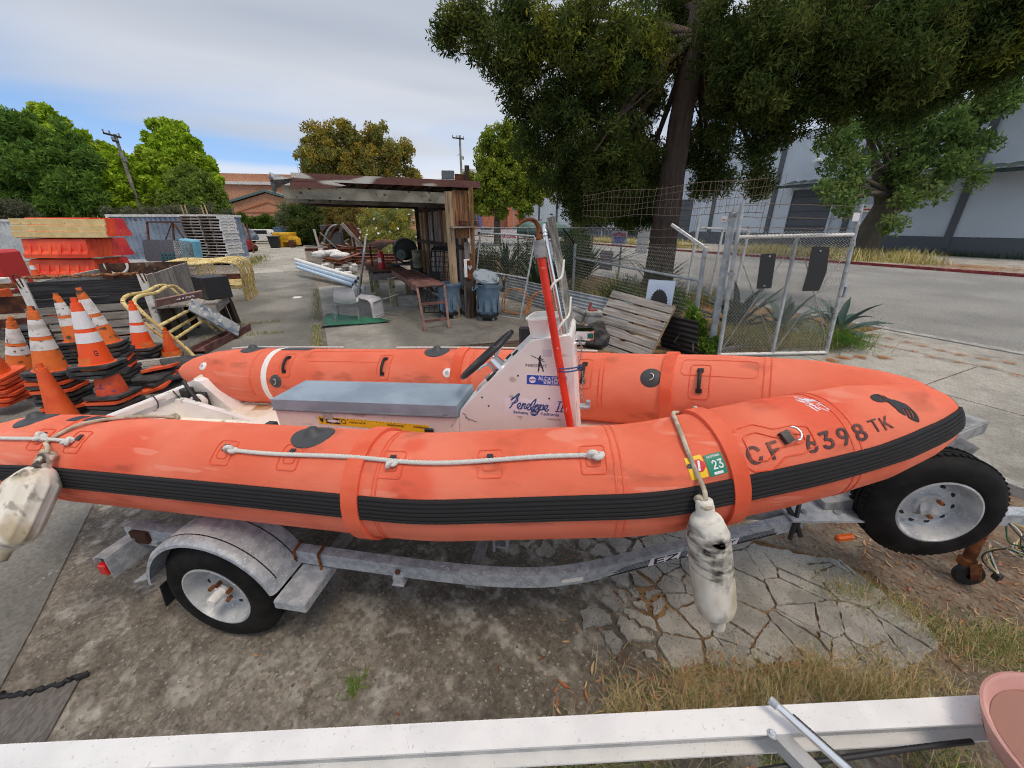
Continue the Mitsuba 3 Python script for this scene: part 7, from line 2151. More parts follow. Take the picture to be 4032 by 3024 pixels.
for k, (c, s) in enumerate((((1.1, 6.75, .08), .26), ((1.5, 6.6, .1), .30), ((.85, 6.95, .06), .2))):
    tg = trimesh.creation.icosphere(3, s)
    tg.vertices = tg.vertices * (.7 + .6 * meshkit.fbm(tg.vertices * 7 + k, 4, 6))[:, None] + c
    solo('boulder', tg, mat('boulder_dark', mottle((.015, .015, .016), (.06, .06, .06), 9, .4, .7), .7) if 'mat_boulder_dark' not in scene else 'mat_boulder_dark', ('black broken boulder under the tilted pier block', 'black broken boulder under the upright pier block', 'black broken boulder left of the pier blocks')[k], 'boulder')
# flat notices on the fences
NT = thing('fence_sign', 'white NATIONAL notice with red letters on the street fence at left', 'sign')
put('board', bx(.62, .02, .34, (-.12, 15.86, 1.62)), M_STK, NT)
put('letters', tr(text('NATIONAL', .14, .004, True, .55, True), xf((-.12, 15.845, 1.56), rx=90)), M_RED, NT)
NT = thing('fence_sign', 'pale blue NATIONAL notice with small print hung on the street fence', 'sign')
put('board', bx(.55, .02, .48, (4.05, 15.45, 1.50)), mat('sign_lilac', (.50, .53, .66), .5), NT)
put('letters', tr(text('NATIONAL', .12, .004, True, .48, True), xf((4.05, 15.435, 1.62), rx=90)), M_RED, NT)
for k in range(3):
    put('print_line', bx(.44 - .05 * k, .004, .035, (4.05, 15.437, 1.50 - .07 * k)), M_ALCBLUE, NT)
solo('blank_board', bx(.42, .02, .95, (4.75, 14.9, 1.45), ry=3), M_WHITE, 'tall blank white board hung on the fence left of the big trunk', 'board')
solo('grey_notice', bx(.5, .02, .5, (2.6, 11.1, 1.06), rz=-60), mat('notice_mauve', (.20, .18, .20), .7), 'faded mauve grey notice on the yard fence rail', 'sign')
solo('street_banner', tr(trimesh.creation.icosphere(2, 1), np.diag([1.2, .4, .35, 1])).apply_translation((1.2, 17.2, 1.75)), mat('banner_green', mottle((.05, .14, .12), (.13, .24, .22), 2), .7), 'green covered shape behind the street fence', 'cover', smooth=True)
solo('post_notice', bx(.14, .01, .42, (4.85, 9.2, 1.62), ry=-4), M_STK, 'narrow white notice hung behind the thick gate post', 'sign')

# ---------------------------------------------------------------- plants along the fence
M_LEAF = 'mat_leaf'
scene[M_LEAF] = {'type': 'principledthin', 'base_color': {'type': 'mesh_attribute', 'name': 'vertex_color'}, 'roughness': .6, 'diff_trans': .7, 'spec_trans': 0.0}


def sword(n, L, w, seed, cols, up=(.15, 1.25), curl=.35, thick=.22):
    """A rosette of stiff pointed leaves, gutter-shaped, about the origin."""
    q = np.random.default_rng(seed)
    ms, cs = [], []
    for i in range(n):
        a = i * 2.4 + q.uniform(-.2, .2)
        e = q.uniform(*up)
        l = L * q.uniform(.75, 1.1)
        t = np.linspace(0, 1, 9)
        ang = e - curl * q.uniform(.2, 1.5) * t ** 2
        d = np.array([math.cos(a), math.sin(a), 0])
        sdv = np.array([-d[1], d[0], 0])
        c = np.cumsum(np.vstack([[0, 0, 0], (np.cos(ang[:-1])[:, None] * d + np.sin(ang[:-1])[:, None] * [0, 0, 1.0]) * l / 8]), 0)
        ww = w * np.interp(t, [0, .3, .75, 1], [.75, 1, .6, .01]) * q.uniform(.8, 1.1)
        nr = -np.sin(ang)[:, None] * d + np.cos(ang)[:, None] * np.array([0, 0, 1.0])
        v = np.stack([c - sdv * ww[:, None] + nr * ww[:, None] * thick * 2, c - nr * ww[:, None] * .1, c + sdv * ww[:, None] + nr * ww[:, None] * thick * 2], 1)
        ms.append(grid_mesh(v, 9, 3))
        cc = np.asarray(cols)[q.integers(0, len(cols))] * q.uniform(.8, 1.2)
        cs.append(np.tile(cc, (27, 1)))
    return ms, cs


def rosette(name, label, cat_, c, n, L, w, seed, cols, group=None, each=True, **kw):
    K = thing(name, label, cat_, group)
    ms, cs = sword(n, L, w, seed, cols, **kw)
    if each:
        for m, q in zip(ms, cs):
            put('leaf', m.apply_translation(c), MV, K, smooth=True, color=q)
    else:
        put('leaves', cat(ms).apply_translation(c), MV, K, smooth=True, color=np.vstack(cs))
    return K


AG = [(.075, .12, .115), (.10, .15, .14), (.06, .10, .09)]
rosette('agave', 'large blue grey agave with upright leaves behind the gate hinge side', 'agave', (4.35, 7.35, .05), 26, 1.15, .085, 1, AG, up=(.35, 1.4), curl=.9)
rosette('agave', 'blue grey agave with drooping leaves behind the middle of the gate', 'agave', (5.35, 7.5, .0), 22, 1.05, .08, 2, AG, up=(.2, 1.2), curl=1.3)
rosette('agave', 'dark agave behind the latch side of the gate', 'agave', (6.3, 7.3, .0), 18, .95, .075, 3, AG, up=(.3, 1.2), curl=1.0)
YU = [(.05, .09, .05), (.08, .13, .07), (.12, .16, .08)]
rosette('spiky_plant', 'tall dark spiky plant behind the loose gate leaf', 'plant', (-.2, 13.2, .4), 34, 1.15, .05, 4, YU, up=(.6, 1.5), curl=.4)
rosette('spiky_plant', 'spiky plant with broad leaves by the post in the middle of the fence', 'plant', (2.35, 13.0, .3), 34, 1.35, .055, 5, YU, up=(.5, 1.5), curl=.5)
rosette('spiky_plant', 'dark drooping leaved plant behind the boat hook', 'plant', (.75, 11.2, .2), 30, 1.15, .06, 6, YU, up=(.5, 1.5), curl=.9)
rosette('spiky_plant', 'dark spiky plant at the foot of the big trunk', 'plant', (3.9, 10.6, .3), 40, 1.15, .04, 7, [(.04, .05, .035), (.06, .075, .05)], up=(.3, 1.5), curl=.5)
rosette('spiky_plant', 'yellow green spiky plant low behind the yard fence', 'plant', (2.75, 10.0, .0), 30, .95, .04, 8, [(.16, .17, .06), (.10, .14, .05)], up=(.5, 1.5), curl=.5)
rosette('palm_frond', 'dry brown palm fronds spread behind the fence rail', 'palm', (2.9, 12.0, .9), 14, 1.5, .02, 9, [(.05, .06, .04), (.10, .08, .05)], up=(-.2, .5), curl=.3)


def leafcloud(clumps, per, size, cols, seed, asp=.28, flat=.0, up=.0):
    """Leaves (pointed, folded, two triangles each) through the volume of many small clumps (x, y, z, r)."""
    q = np.random.default_rng(seed)
    cl = np.asarray(clumps, float)
    k = np.repeat(np.arange(len(cl)), np.maximum(8, (per * (cl[:, 3] / cl[:, 3].mean()) ** 2).astype(int)))
    n = len(k)
    d = q.normal(0, 1, (n, 3))
    d /= np.linalg.norm(d, axis=1)[:, None]
    c = cl[k, :3] + d * (cl[k, 3] * q.random(n) ** .45)[:, None]
    a = q.normal(0, 1, (n, 3)) + d * .9 + [0, 0, up]
    a /= np.linalg.norm(a, axis=1)[:, None]
    b = np.cross(a, q.normal(0, 1, (n, 3)))
    b /= np.linalg.norm(b, axis=1)[:, None]
    nn = np.cross(a, b)
    s = size * q.uniform(.6, 1.35, n)[:, None]
    v = np.stack([c - a * s * .5, c + b * s * asp * .5 + nn * s * .06, c + a * s * .5, c - b * s * asp * .5 + nn * s * .06], 1)
    f = np.array([(0, 1, 2), (0, 2, 3)])[None] + (np.arange(n) * 4)[:, None, None]
    ci = q.integers(0, len(cols), len(cl))[k]
    alt = q.integers(0, len(cols), n)
    ci = np.where(q.random(n) < .35, alt, ci)
    col = np.asarray(cols)[ci] * q.uniform(.7, 1.3, (n, 1))
    return trimesh.Trimesh(v.reshape(-1, 3), f.reshape(-1, 3), process=False), np.repeat(np.clip(col, 0, 1), 4, 0)


def fill(lobes, r, dens, seed, shell=.55):
    """Small clumps of radius about r filling big lobes (x, y, z, rx, rz), thicker towards their outsides."""
    q = np.random.default_rng(seed)
    out = []
    for x, y, z, R, Rz in lobes:
        n = max(3, int(dens * (R / r) ** 2))
        d = q.normal(0, 1, (n, 3))
        d /= np.linalg.norm(d, axis=1)[:, None]
        rr = q.random(n) ** shell
        out.append(np.column_stack([np.array([x, y, z]) + d * rr[:, None] * [R, R, Rz], r * q.uniform(.6, 1.3, n)]))
    return np.vstack(out)


def bush(name, label, lobes, r, dens, per, size, cols, seed, cat_='shrub', stems=6, group=None, asp=.3, up=.3):
    K = thing(name, label, cat_, group)
    m, c = leafcloud(fill(lobes, r, dens, seed), per, size, cols, seed + 1, asp=asp, up=up)
    put('foliage', m, M_LEAF, K, color=c)
    q = np.random.default_rng(seed)
    x, y, z = np.mean([l[:3] for l in lobes], 0)
    zb = min(l[2] - l[4] for l in lobes)
    put('stem', [tube([(x + q.normal(0, .06), y + q.normal(0, .06), min(0, zb)), (x + q.normal(0, .2), y + q.normal(0, .2), (z) * .6), tuple(np.array(lobes[i % len(lobes)][:3]))], [.02, .014, .006], 5) for i in range(stems)], M_WOODDARK, K)
    return K


GR1 = [(.05, .09, .025), (.07, .12, .035), (.10, .15, .05)]
GR2 = [(.09, .15, .03), (.13, .19, .045), (.07, .12, .03)]
GRY = [(.16, .22, .05), (.20, .26, .07), (.12, .18, .04)]
bush('leafy_shrub', 'grey green shrub behind the loose gate leaf', [(-.9, 12.6, .8, .7, .7), (.35, 12.3, .9, .5, .8)], .2, 8, 60, .075, [(.08, .11, .05), (.12, .16, .08), (.06, .09, .04)], 11)
bush('leafy_shrub', 'dark bushy plant between boat hook and middle fence post', [(.9, 12.3, .5, .6, .6), (1.9, 12.6, .7, .6, .7)], .2, 8, 60, .08, GR1, 12)
bush('leafy_shrub', 'low shrub at the foot of the yard fence by the agave', [(3.6, 9.0, .35, .5, .4), (2.7, 9.4, .4, .45, .4)], .18, 8, 50, .07, GR1, 13)
bush('sapling', 'bright green sapling growing at the foot of the gate post', [(3.05, 6.30, .30, .22, .34), (2.95, 6.2, .62, .12, .22), (3.22, 6.05, .15, .16, .16)], .07, 10, 16, .075, [(.12, .22, .03), (.17, .28, .05), (.10, .18, .03)], 14, 'sapling', asp=.38)
FN = thing('fern_bush', 'feathery bright green bush growing at the latch end of the gate', 'bush')
q = np.random.default_rng(15)
fr_, fc_ = [], []
for i in range(150):
    a = q.uniform(0, 2 * PI)
    L = q.uniform(.35, .75)
    e = q.uniform(.0, .9)
    d = np.array([math.cos(a) * math.cos(e), math.sin(a) * math.cos(e), math.sin(e)])
    s = np.linspace(0, 1, 9)
    c = np.array([5.72, 6.42, .08]) + q.normal(0, .15, 3) * [1, 1, .3] + d * (s * L)[:, None] - np.array([0, 0, 1.0]) * (.25 * L * s ** 2)[:, None]
    sd = np.cross(d, [0, 0, 1.0])
    for j in range(1, 9):
        for sg in (-1, 1):
            l = .10 * (1.1 - s[j])
            tip = c[j] + (sd * sg + d * 1.1) * l + [0, 0, q.normal(0, .01)]
            fr_.append((c[j], c[j] + d * .014, tip))
    fc_.append(np.tile(np.array([(.08, .20, .03), (.12, .26, .05), (.06, .15, .03)][i % 3]) * q.uniform(.8, 1.2), (48, 1)))
fv = np.array(fr_).reshape(-1, 3)
put('fronds', trimesh.Trimesh(fv, np.arange(len(fv)).reshape(-1, 3), process=False), M_LEAF, FN, color=np.vstack(fc_))
gg = clump_points(np.column_stack([q.uniform(3.5, 6.2, 40), q.uniform(6.3, 7.4, 40)]), [.16] * 40, 4200, 62)
g10, k10 = blades(gg, q.uniform(.1, .42, len(gg)), q.uniform(.003, .007, len(gg)), 63, [(.30, .26, .08), (.22, .24, .06), (.13, .17, .04), (.40, .32, .15)], lean=.45)
gg = clump_points(np.column_stack([q.uniform(1.2, 5.5, 40), q.uniform(9.5, 12.5, 40)]), [.25] * 40, 2600, 64)
g11, k11 = blades(gg, q.uniform(.2, .6, len(gg)), q.uniform(.005, .011, len(gg)), 65, [(.36, .29, .12), (.25, .24, .08), (.13, .17, .04)], lean=.45)
solo('tall_weeds', cat([g10, g11]), MV, 'yellow green weeds and tall grass behind the gate and fence', 'weeds', kind='stuff', color=np.vstack([k10, k11]))
put_ = cat([beam((3.5, 6.15, .03), (5.0, 6.9, .03), .05, .07)])
solo('timber_edging', put_, M_WOODGREY, 'pale timber edging on the ground behind the gate', 'timber')


# ---------------------------------------------------------------- buildings
WH_ = thing('warehouse', 'long grey warehouse with dark pilasters and a green awning across the street', 'warehouse')
M_WHB = mat('warehouse_wall', mottle((.50, .57, .65), (.54, .61, .69), .5), .8, spec=.2)
M_WHW = mat('warehouse_white', mottle((.62, .68, .73), (.67, .72, .77), .5), .8, spec=.2)
M_WHD = mat('warehouse_dark', (.09, .105, .125), .7)
M_AWN = mat('awning_green', (.03, .05, .05), .5)
put('wall', ybox(36.25, 13.5, 4.5, .5, 63, 8.4), M_WHB, WH_)
put('wall', ybox(36.28, 57.7, 4.4, .5, 25.4, 8.5), M_WHW, WH_)
put('end_wall', ybox(46, 70.5, 4.4, 20, .4, 8.5), M_WHW, WH_)
put('roof', ybox(46.3, 26.5, 8.63, 20.6, 88.6, .12), M_WHD, WH_)
put('plinth', ybox(36.0, 26.2, .67, .14, 88, 1.12), M_WHD, WH_)
for k in range(-3, 10):
    b = 11.55 + 5.87 * k
    put('pilaster', ybox(35.95, b, 4.5, .16, .36, 7.9), M_WHD, WH_)
rbs = []
for i, b in enumerate(np.arange(45.2, 70.2, .4)):
    rbs.append(ybox(36.0, b, 4.9, .05, .08, 7.2))
put('cladding_ribs', rbs, M_WHW, WH_, kind='stuff')
for nm, b0_, b1_, z0_, z1_ in (('roller_door', 18.6, 21.7, 1.28, 4.5), ('roller_door', 31.5, 38.3, 1.28, 4.3), ('roller_door', 46.4, 50.2, .14, 4.1)):
    k = put(nm, ybox(35.97, (b0_ + b1_) / 2, (z0_ + z1_) / 2, .10, b1_ - b0_, z1_ - z0_), M_WHD, WH_)
    for j in range(5):
        put('slat_line', ybox(35.905, (b0_ + b1_) / 2, z0_ + (j + 1) * (z1_ - z0_) / 6, .04, b1_ - b0_ - .1, .05), M_DKGREY, k)
    put('frame', cat([ybox(35.9, b0_ - .08, (z0_ + z1_) / 2, .2, .16, z1_ - z0_ + .3), ybox(35.9, b1_ + .08, (z0_ + z1_) / 2, .2, .16, z1_ - z0_ + .3), ybox(35.9, (b0_ + b1_) / 2, z1_ + .08, .2, b1_ - b0_, .16)]), M_WHB, k)
n = 150
v = []
for k in range(n):
    b = -15 + 37.3 * k / (n - 1)
    v.append([Y(35.87, b, 5.16 + .05 * math.sin(k * 2.1)), Y(34.5, b, 4.82 + .05 * math.sin(k * 2.1))])
aw = put('awning', grid_mesh(np.array(v), n, 2), M_AWN, WH_)
put('fascia', ybox(34.55, 3.65, 4.70, .06, 37.3, .2), M_AWN, aw)
put('tip', cat([ybox(34.47, -15 + 37.3 * k / 49, 4.84, .08, .38, .05) for k in range(50)]), M_GALV, aw, kind='stuff')
for b in (12.8, 1.0):
    put('tie_rod', cyl(Y(35.8, b - 1.2, 7.1), Y(34.6, b, 4.9), .035, 6), M_WHITE, aw)
put('wall_lamp', cat([ybox(35.7, 20.4, 6.45, .5, .5, .12), ybox(35.8, 20.4, 6.56, .3, .3, .1)]), M_WHITE, WH_)
for k, (b, z) in enumerate(((60, 3.4), (66, 5.6))):
    put('wall_lamp', ybox(35.8, b, z, .4, .3, .2), M_DKGREY, WH_)
# steps, railings and a small canopy by the far door
STP = thing('loading_steps', 'steel loading steps with railings against the warehouse wall', 'steps')
for k in range(9):
    put('step', ybox(34.3, 42.6 - .32 * k, .25 + .17 * k, 1.4, .3, .06), M_GALV, STP)
for a in (33.6, 35.0):
    put('handrail', tube([Y(a, 43, 1.2), Y(a, 39.8, 2.7), Y(a, 38.4, 2.7)], .04, 6), M_GALV, STP)
    for k in range(5):
        put('baluster', cyl(Y(a, 42.8 - .75 * k, .3 + .38 * k), Y(a, 42.8 - .75 * k, 1.25 + .38 * k), .03, 6), M_GALV, STP)
solo('door_canopy', ybox(34.9, 40.5, 4.6, 2.0, 2.6, .10), M_DKGREY, 'flat dark canopy over the warehouse door', 'canopy')
for k, (b, z) in enumerate(((43.9, 2.6), (63.5, 2.4))):
    sg = thing('wall_sign', ('small white and red sign on the warehouse between its doors', 'small white and red sign on the white warehouse end')[k], 'sign')
    put('board', ybox(35.9, b, z, .04, .55, .9), M_WHITE, sg)
    put('mark', ybox(35.87, b, z + .2, .03, .35, .35), M_RED, sg)
for k, (b, z) in enumerate(((27.6, 2.4), (16.3, 3.0))):
    sg = thing('wall_sign', ('white notice with a red line on the warehouse beside the small gate', 'white notice with a red line on the dark pilaster by the roller door')[k], 'sign')
    put('board', ybox(35.85, b, z, .04, .62, .5), M_WHITE, sg)
    put('mark', ybox(35.82, b, z - .08, .03, .45, .08), M_RED, sg)
TS = thing('street_sign', 'green street sign on a thin pole before the white warehouse end', 'sign')
put('pole', cyl(Y(26.5, 55, 0), Y(26.5, 55, 4.2), .04, 8), M_GALV, TS)
put('plate', ybox(26.5, 55, 4.1, .04, .8, .7), mat('sign_green', (.03, .22, .14), .5), TS)
F4 = thing('kerb_fence', 'low wire fence along the far warehouse pavement', 'fence')
for k in range(14):
    put('post', cyl(Y(33.6, 44 + 2.4 * k, .1), Y(33.6, 44 + 2.4 * k, 2.0), .035, 6), M_GALVDK, F4)
put('wire', cat([cyl(Y(33.6, 43.5, z), Y(33.6, 76, z), .014, 4) for z in (.6, 1.2, 1.9)]), M_GALVDK, F4, kind='stuff')

# orange portico building
OBD = thing('portico_building', 'orange stucco building with a dark gabled portico and round columns', 'building')
M_STUC = mat('stucco_orange', mottle((.50, .25, .155), (.56, .29, .185), .4), .9, spec=.15)
M_STUC2 = mat('stucco_red', mottle((.44, .17, .10), (.50, .20, .125), .4), .9, spec=.15)
M_TEAL = mat('trim_teal', (.10, .16, .16), .6)


def wbox(x, y, z, sx, sy, sz, rz=12.0):
    return bx(sx, sy, sz, (x, y, z), rz=rz)


ox, oy = -44.0, 78.0
put('wall', wbox(ox + 2, oy + 8, 5.3, 46, 6, 10.6), M_STUC, OBD)
put('parapet', wbox(ox + 14, oy + 5.6, 10.9, 14, .5, .8), mat('trim_green', (.10, .15, .09), .7), OBD)
put('upper_band', wbox(ox + 2, oy + 4.6, 9.0, 30, .4, .5), M_WHITEPAINT, OBD)
gab = prism([(-9.5, 0), (9.5, 0), (9.5, 1.3), (0, 4.0), (-9.5, 1.3)], 3.2)
Mg = xf((ox + .5, oy, 2.9), rz=8) @ rot(90, 0, 0)
pg = put('portico', tr(gab, Mg), M_STUC, OBD)
for s in (-1, 1):
    m = bx(10.4, 4.2, .35, (s * 4.95, 2.9, -1.6))
    m = bx(10.3, .35, 4.2)
    m.apply_transform(xf((s * 4.95, 2.95, 1.6)) @ rot(0, 0, -s * 15.8))
    put('roof_slope', tr(m, Mg), M_TEAL, pg)
put('pediment', tr(prism(Polygon([(-6, .9), (6, .9), (0, 2.7)]).difference(Polygon([(-5, 1.05), (5, 1.05), (0, 2.5)])), .12).apply_translation((0, 0, 3.21)), Mg), M_STUC2, pg)
for k, x in enumerate((-8.4, -.2, 8.0)):
    c = (Mg @ np.array([x, 0, 2.4, 1]))[:3]
    put('column', cyl((c[0], c[1], -2), (c[0], c[1], 3.0), .8, 22), M_STUC, pg, smooth=40)
for k in range(6):
    c = (Mg @ np.array([-7.5 + 2.9 * k, -1.0, -2.2, 1]))[:3]
    w_ = put('window', bx(2.3, .15, 3.2, (c[0], c[1], 1.6), rz=8), M_GLASSDK, OBD)
    put('mullion', [bx(.12, .3, 3.2, (c[0], c[1], 1.6), rz=8), bx(2.3, .3, .12, (c[0], c[1], 2.0), rz=8)], M_WHITEPAINT, w_)
put('lintel', wbox(ox + 10, oy + 3.4, 6.2, 22, .5, .5, 8), M_WHITEPAINT, OBD)
for x in (-.3, .5):
    put('roof_ladder', cyl((ox + 3 + x, oy + 6.4, 10.5), (ox + 3 + x, oy + 6.4, 12.6), .05, 6), M_GALV, OBD)
AR = thing('arched_wall', 'low orange wall with an arched top half hidden by the left trees', 'wall')
ar = Polygon([(-2.4, 0), (2.6, 0), (2.6, 2.6)] + [(1.2 + 1.4 * math.cos(a), 3.2 + 1.3 * math.sin(a)) for a in np.linspace(0, PI, 14)] + [(-.2, 2.4), (-1.3, 2.0), (-2.4, 1.2)])
put('panel', tr(prism(affinity.scale(ar, .5, .75, origin=(0, 0)), .5), xf((-37.4, 36.5, 0), rx=90)), M_STUC, AR)
# red brick school-like block down the street
RBD = thing('brick_block', 'red brick block with blue pilasters and dark windows down the street', 'building')
rx_, ry_ = -4.0, 84.0
put('wall', bx(17, 5, 8.5, (rx_, ry_, 4.2)), M_STUC2, RBD)
put('upper_wall', bx(15, 5, 3.2, (rx_ + 2, ry_ + 1, 9.9)), M_WHITEPAINT, RBD)
for k in range(5):
    w_ = put('upper_window', bx(1.2, .2, .9, (rx_ + 2.5 + 1.7 * k, ry_ - 1.55, 9.6)), M_GLASSDK, RBD)
for x in (-2.2, 3.9, 7.9):
    put('pilaster', bx(.55, .5, 8.4, (rx_ + x, ry_ - 2.6, 4.2)), mat('pilaster_blue', (.10, .13, .36), .7) if 'mat_pilaster_blue' not in scene else 'mat_pilaster_blue', RBD)
w_ = put('window', bx(3.6, .3, 3.0, (rx_ - 3.8, ry_ - 2.5, 3.2)), M_GLASSDK, RBD)
put('mullion', [bx(.1, .4, 3.0, (rx_ - 3.8 + x, ry_ - 2.55, 3.2)) for x in (-1.0, 0, 1.0)] + [bx(3.6, .4, .1, (rx_ - 3.8, ry_ - 2.55, z)) for z in (2.5, 3.6)], M_STUC2, w_)
put('band', bx(17, .5, .35, (rx_, ry_ - 2.6, 6.1)), M_STUC2, RBD)
put('porch', [bx(6.5, 6, .5, (rx_ + 6.5, ry_ - 5.5, 6.6)), bx(2.0, 1.2, 6, (rx_ + 4.2, ry_ - 8, 3.2))], M_WHITEPAINT, RBD)
put('porch_pier', bx(2.0, 1.2, 6.2, (rx_ + 4.2, ry_ - 8.02, 3.1)), M_STUC2, RBD)
put('window', bx(3.2, .3, 2.2, (rx_ + 7.5, ry_ - 2.65, 4.8)), M_WHITEPAINT, RBD)
put('window', bx(3.2, .3, 1.6, (rx_ + 7.5, ry_ - 2.7, 1.4)), M_BLUEBR, RBD)
CR2 = thing('parked_car', 'pale car parked before the red brick block', 'car')
Mc = xf((rx_ - .6, ry_ - 9, 0), rz=4)
m = prism([(-2.1, .3), (2.1, .3), (2.15, .8), (1.3, .95), (.8, 1.42), (-.9, 1.45), (-1.6, .98), (-2.15, .85)], 1.7)
m.vertices = np.column_stack([m.vertices[:, 0], m.vertices[:, 2] - .85, m.vertices[:, 1]])
put('body', tr(m, Mc), M_GALV, CR2)
put('window', tr(bx(1.9, 1.72, .36, (-.1, 0, 1.16)), Mc), M_GLASSDK, CR2)
for x in (-1.35, 1.35):
    put('wheel', tr(cyl((x, -.86, .32), (x, .86, .32), .32, 14), Mc), M_TYRE, CR2)
# utility poles and wires
def pole(label, base, top, r, arms):
    P_ = thing('utility_pole', label, 'utility pole')
    base, top = np.asarray(base, float), np.asarray(top, float)
    put('shaft', cyl(base, top, r, 12, r * .7), mat('pole_wood', mottle((.20, .18, .16), (.32, .30, .27), 2), .9) if 'mat_pole_wood' not in scene else 'mat_pole_wood', P_, smooth=40)
    for t, w, h in arms:
        c = base * (1 - t) + top * t
        put('crossarm', beam(c + [-w, -.1, h], c + [w * .6, -.1, -h * .6], .14, .16), M_WOODDARK, P_)
        for s in (-1, -.4, .5):
            put('insulator', cyl(c + [w * s, -.1, h * (-s) + .08], c + [w * s, -.1, h * (-s) + .32], .06, 8), M_GALVDK, P_)
    c = base * .2 + top * .8
    put('hardware', [tube([c + [-.45, -.2, .2], c + [-.15, -.2, .35], c, c + [.35, -.2, .1], c + [.45, -.2, -.3]], .035, 6), bx(.22, .2, .4, c + [.35, -.2, -.1])], M_GALVDK, P_)


pole('leaning grey utility pole before the bright green trees at left', (-36.7, 41.6, 0), (-36.65, 41.6, 9.6), .18, ((.985, .9, .22), (.94, .3, .05)))
pole('distant utility pole above the shed roof corner', (-7.2, 62, 0), (-7.2, 62, 13.2), .2, ((.97, 1.0, .1),))
WR = thing('overhead_wires', 'dark overhead wires crossing before the trees at left', 'wires')
for z0_, z1_ in ((6.2, 4.7), (5.5, 4.3), (5.2, 3.9)):
    t = np.linspace(0, 1, 20)
    p = np.stack([-75 + 38.3 * t, 38 + 3.4 * t, z0_ + (z1_ - z0_) * t - .5 * 4 * t * (1 - t) * .4], 1)
    put('wire', tube(p, .03, 4), M_BLACK, WR)
put('wire', tube([(-36.6, 41.4, 4.5), (-32.5, 41.4, 3.95), (-28, 41.4, 3.8)], .03, 4), M_BLACK, WR)
put('splice', cyl((-32.8, 41.4, 4.02), (-31.4, 41.4, 3.9), .1, 8), M_GALV, WR)


# ---------------------------------------------------------------- trees
M_BARK = mat('bark', lambda p, n, uv: (lambda g, h: mix((.055, .042, .036), (.16, .125, .105), g * .7 + h * .3))(fb((p.x + p.y * .6) * 22, (p.y - p.x * .6) * 22, p.z * 1.6, 4), nz(p.x * 40, p.y * 40, p.z * 9)), .95, spec=.1,
             bump=lambda p, n, uv: fb((p.x + p.y * .6) * 26, (p.y - p.x * .6) * 26, p.z * 2.0, 4), bscale=.10)
M_BARKG = mat('bark_grey', lambda p, n, uv: mix((.05, .045, .035), (.14, .125, .10), fb(p.x * 6, p.y * 6, p.z * 1.5, 4)), .95, spec=.1)


def wobble(m, k, f, seed):
    v = m.vertices
    m.vertices = v + (meshkit.fbm(v * f, 3, seed)[:, None] - .5) * k * m.vertex_normals
    return m


def bez(a, b, c, n=14):
    t = np.linspace(0, 1, n)[:, None]
    return (1 - t) ** 2 * a + 2 * t * (1 - t) * b + t ** 2 * c


def tree(label, base, trunk, r0, lobes, r, dens, per, size, cols, seed, bark=None, limbs=14, asp=.3, shell=.55, name='tree', up=.2, flare=1.0, limb_r=.3, jmin=14, forks=()):
    """trunk: points from the base up; lobes (x, y, z, R, Rz) are filled with leaf clumps; limbs run from the trunk into them."""
    K = thing(name, label, 'tree')
    bark = bark or M_BARKG
    tp_ = smooth_path(np.array(trunk, float), 40)
    rr = r0 * np.interp(np.linspace(0, 1, 40), [0, .06, .2, 1], [1.35 * flare, 1.1, 1, .45])
    put('trunk', wobble(tube(tp_, rr, 28), .14 * r0, 1.5 / r0 ** .5, seed), bark, K, smooth=True)
    q = np.random.default_rng(seed)
    ms = []
    for i in range(limbs):
        l = lobes[i % len(lobes)]
        e = np.array(l[:3]) + q.normal(0, .3, 3) * l[3] * (i >= len(lobes))
        d = np.linalg.norm(tp_ - e + [0, 0, .6 * l[3]], axis=1)
        j = int(np.clip(np.argmin(d), jmin, 38))
        s = tp_[j]
        mid = s * .5 + e * .5 + [0, 0, .10 * np.linalg.norm(e - s)]
        lr = min(rr[j] * .5, r0 * limb_r)
        ms.append(tube(bez(s, mid, e), np.linspace(lr, lr * .15, 14), 8))
        for _ in range(3):
            a = mid * .4 + e * .6
            ms.append(tube([a, a + q.normal(0, .45, 3) * l[3]], [lr * .3, lr * .06], 5))
    for pth, r_ in forks:
        pth = smooth_path(np.array(pth, float), 24)
        ms.append(wobble(tube(pth, np.linspace(r_, r_ * .3, 24), 14), .08 * r_, 1.5, seed))
    put('limbs', ms, bark, K, smooth=True)
    m, c = leafcloud(fill(lobes, r, dens, seed, shell), per, size, cols, seed + 1, asp=asp, up=up)
    put('crown', m, M_LEAF, K, color=c)
    return K


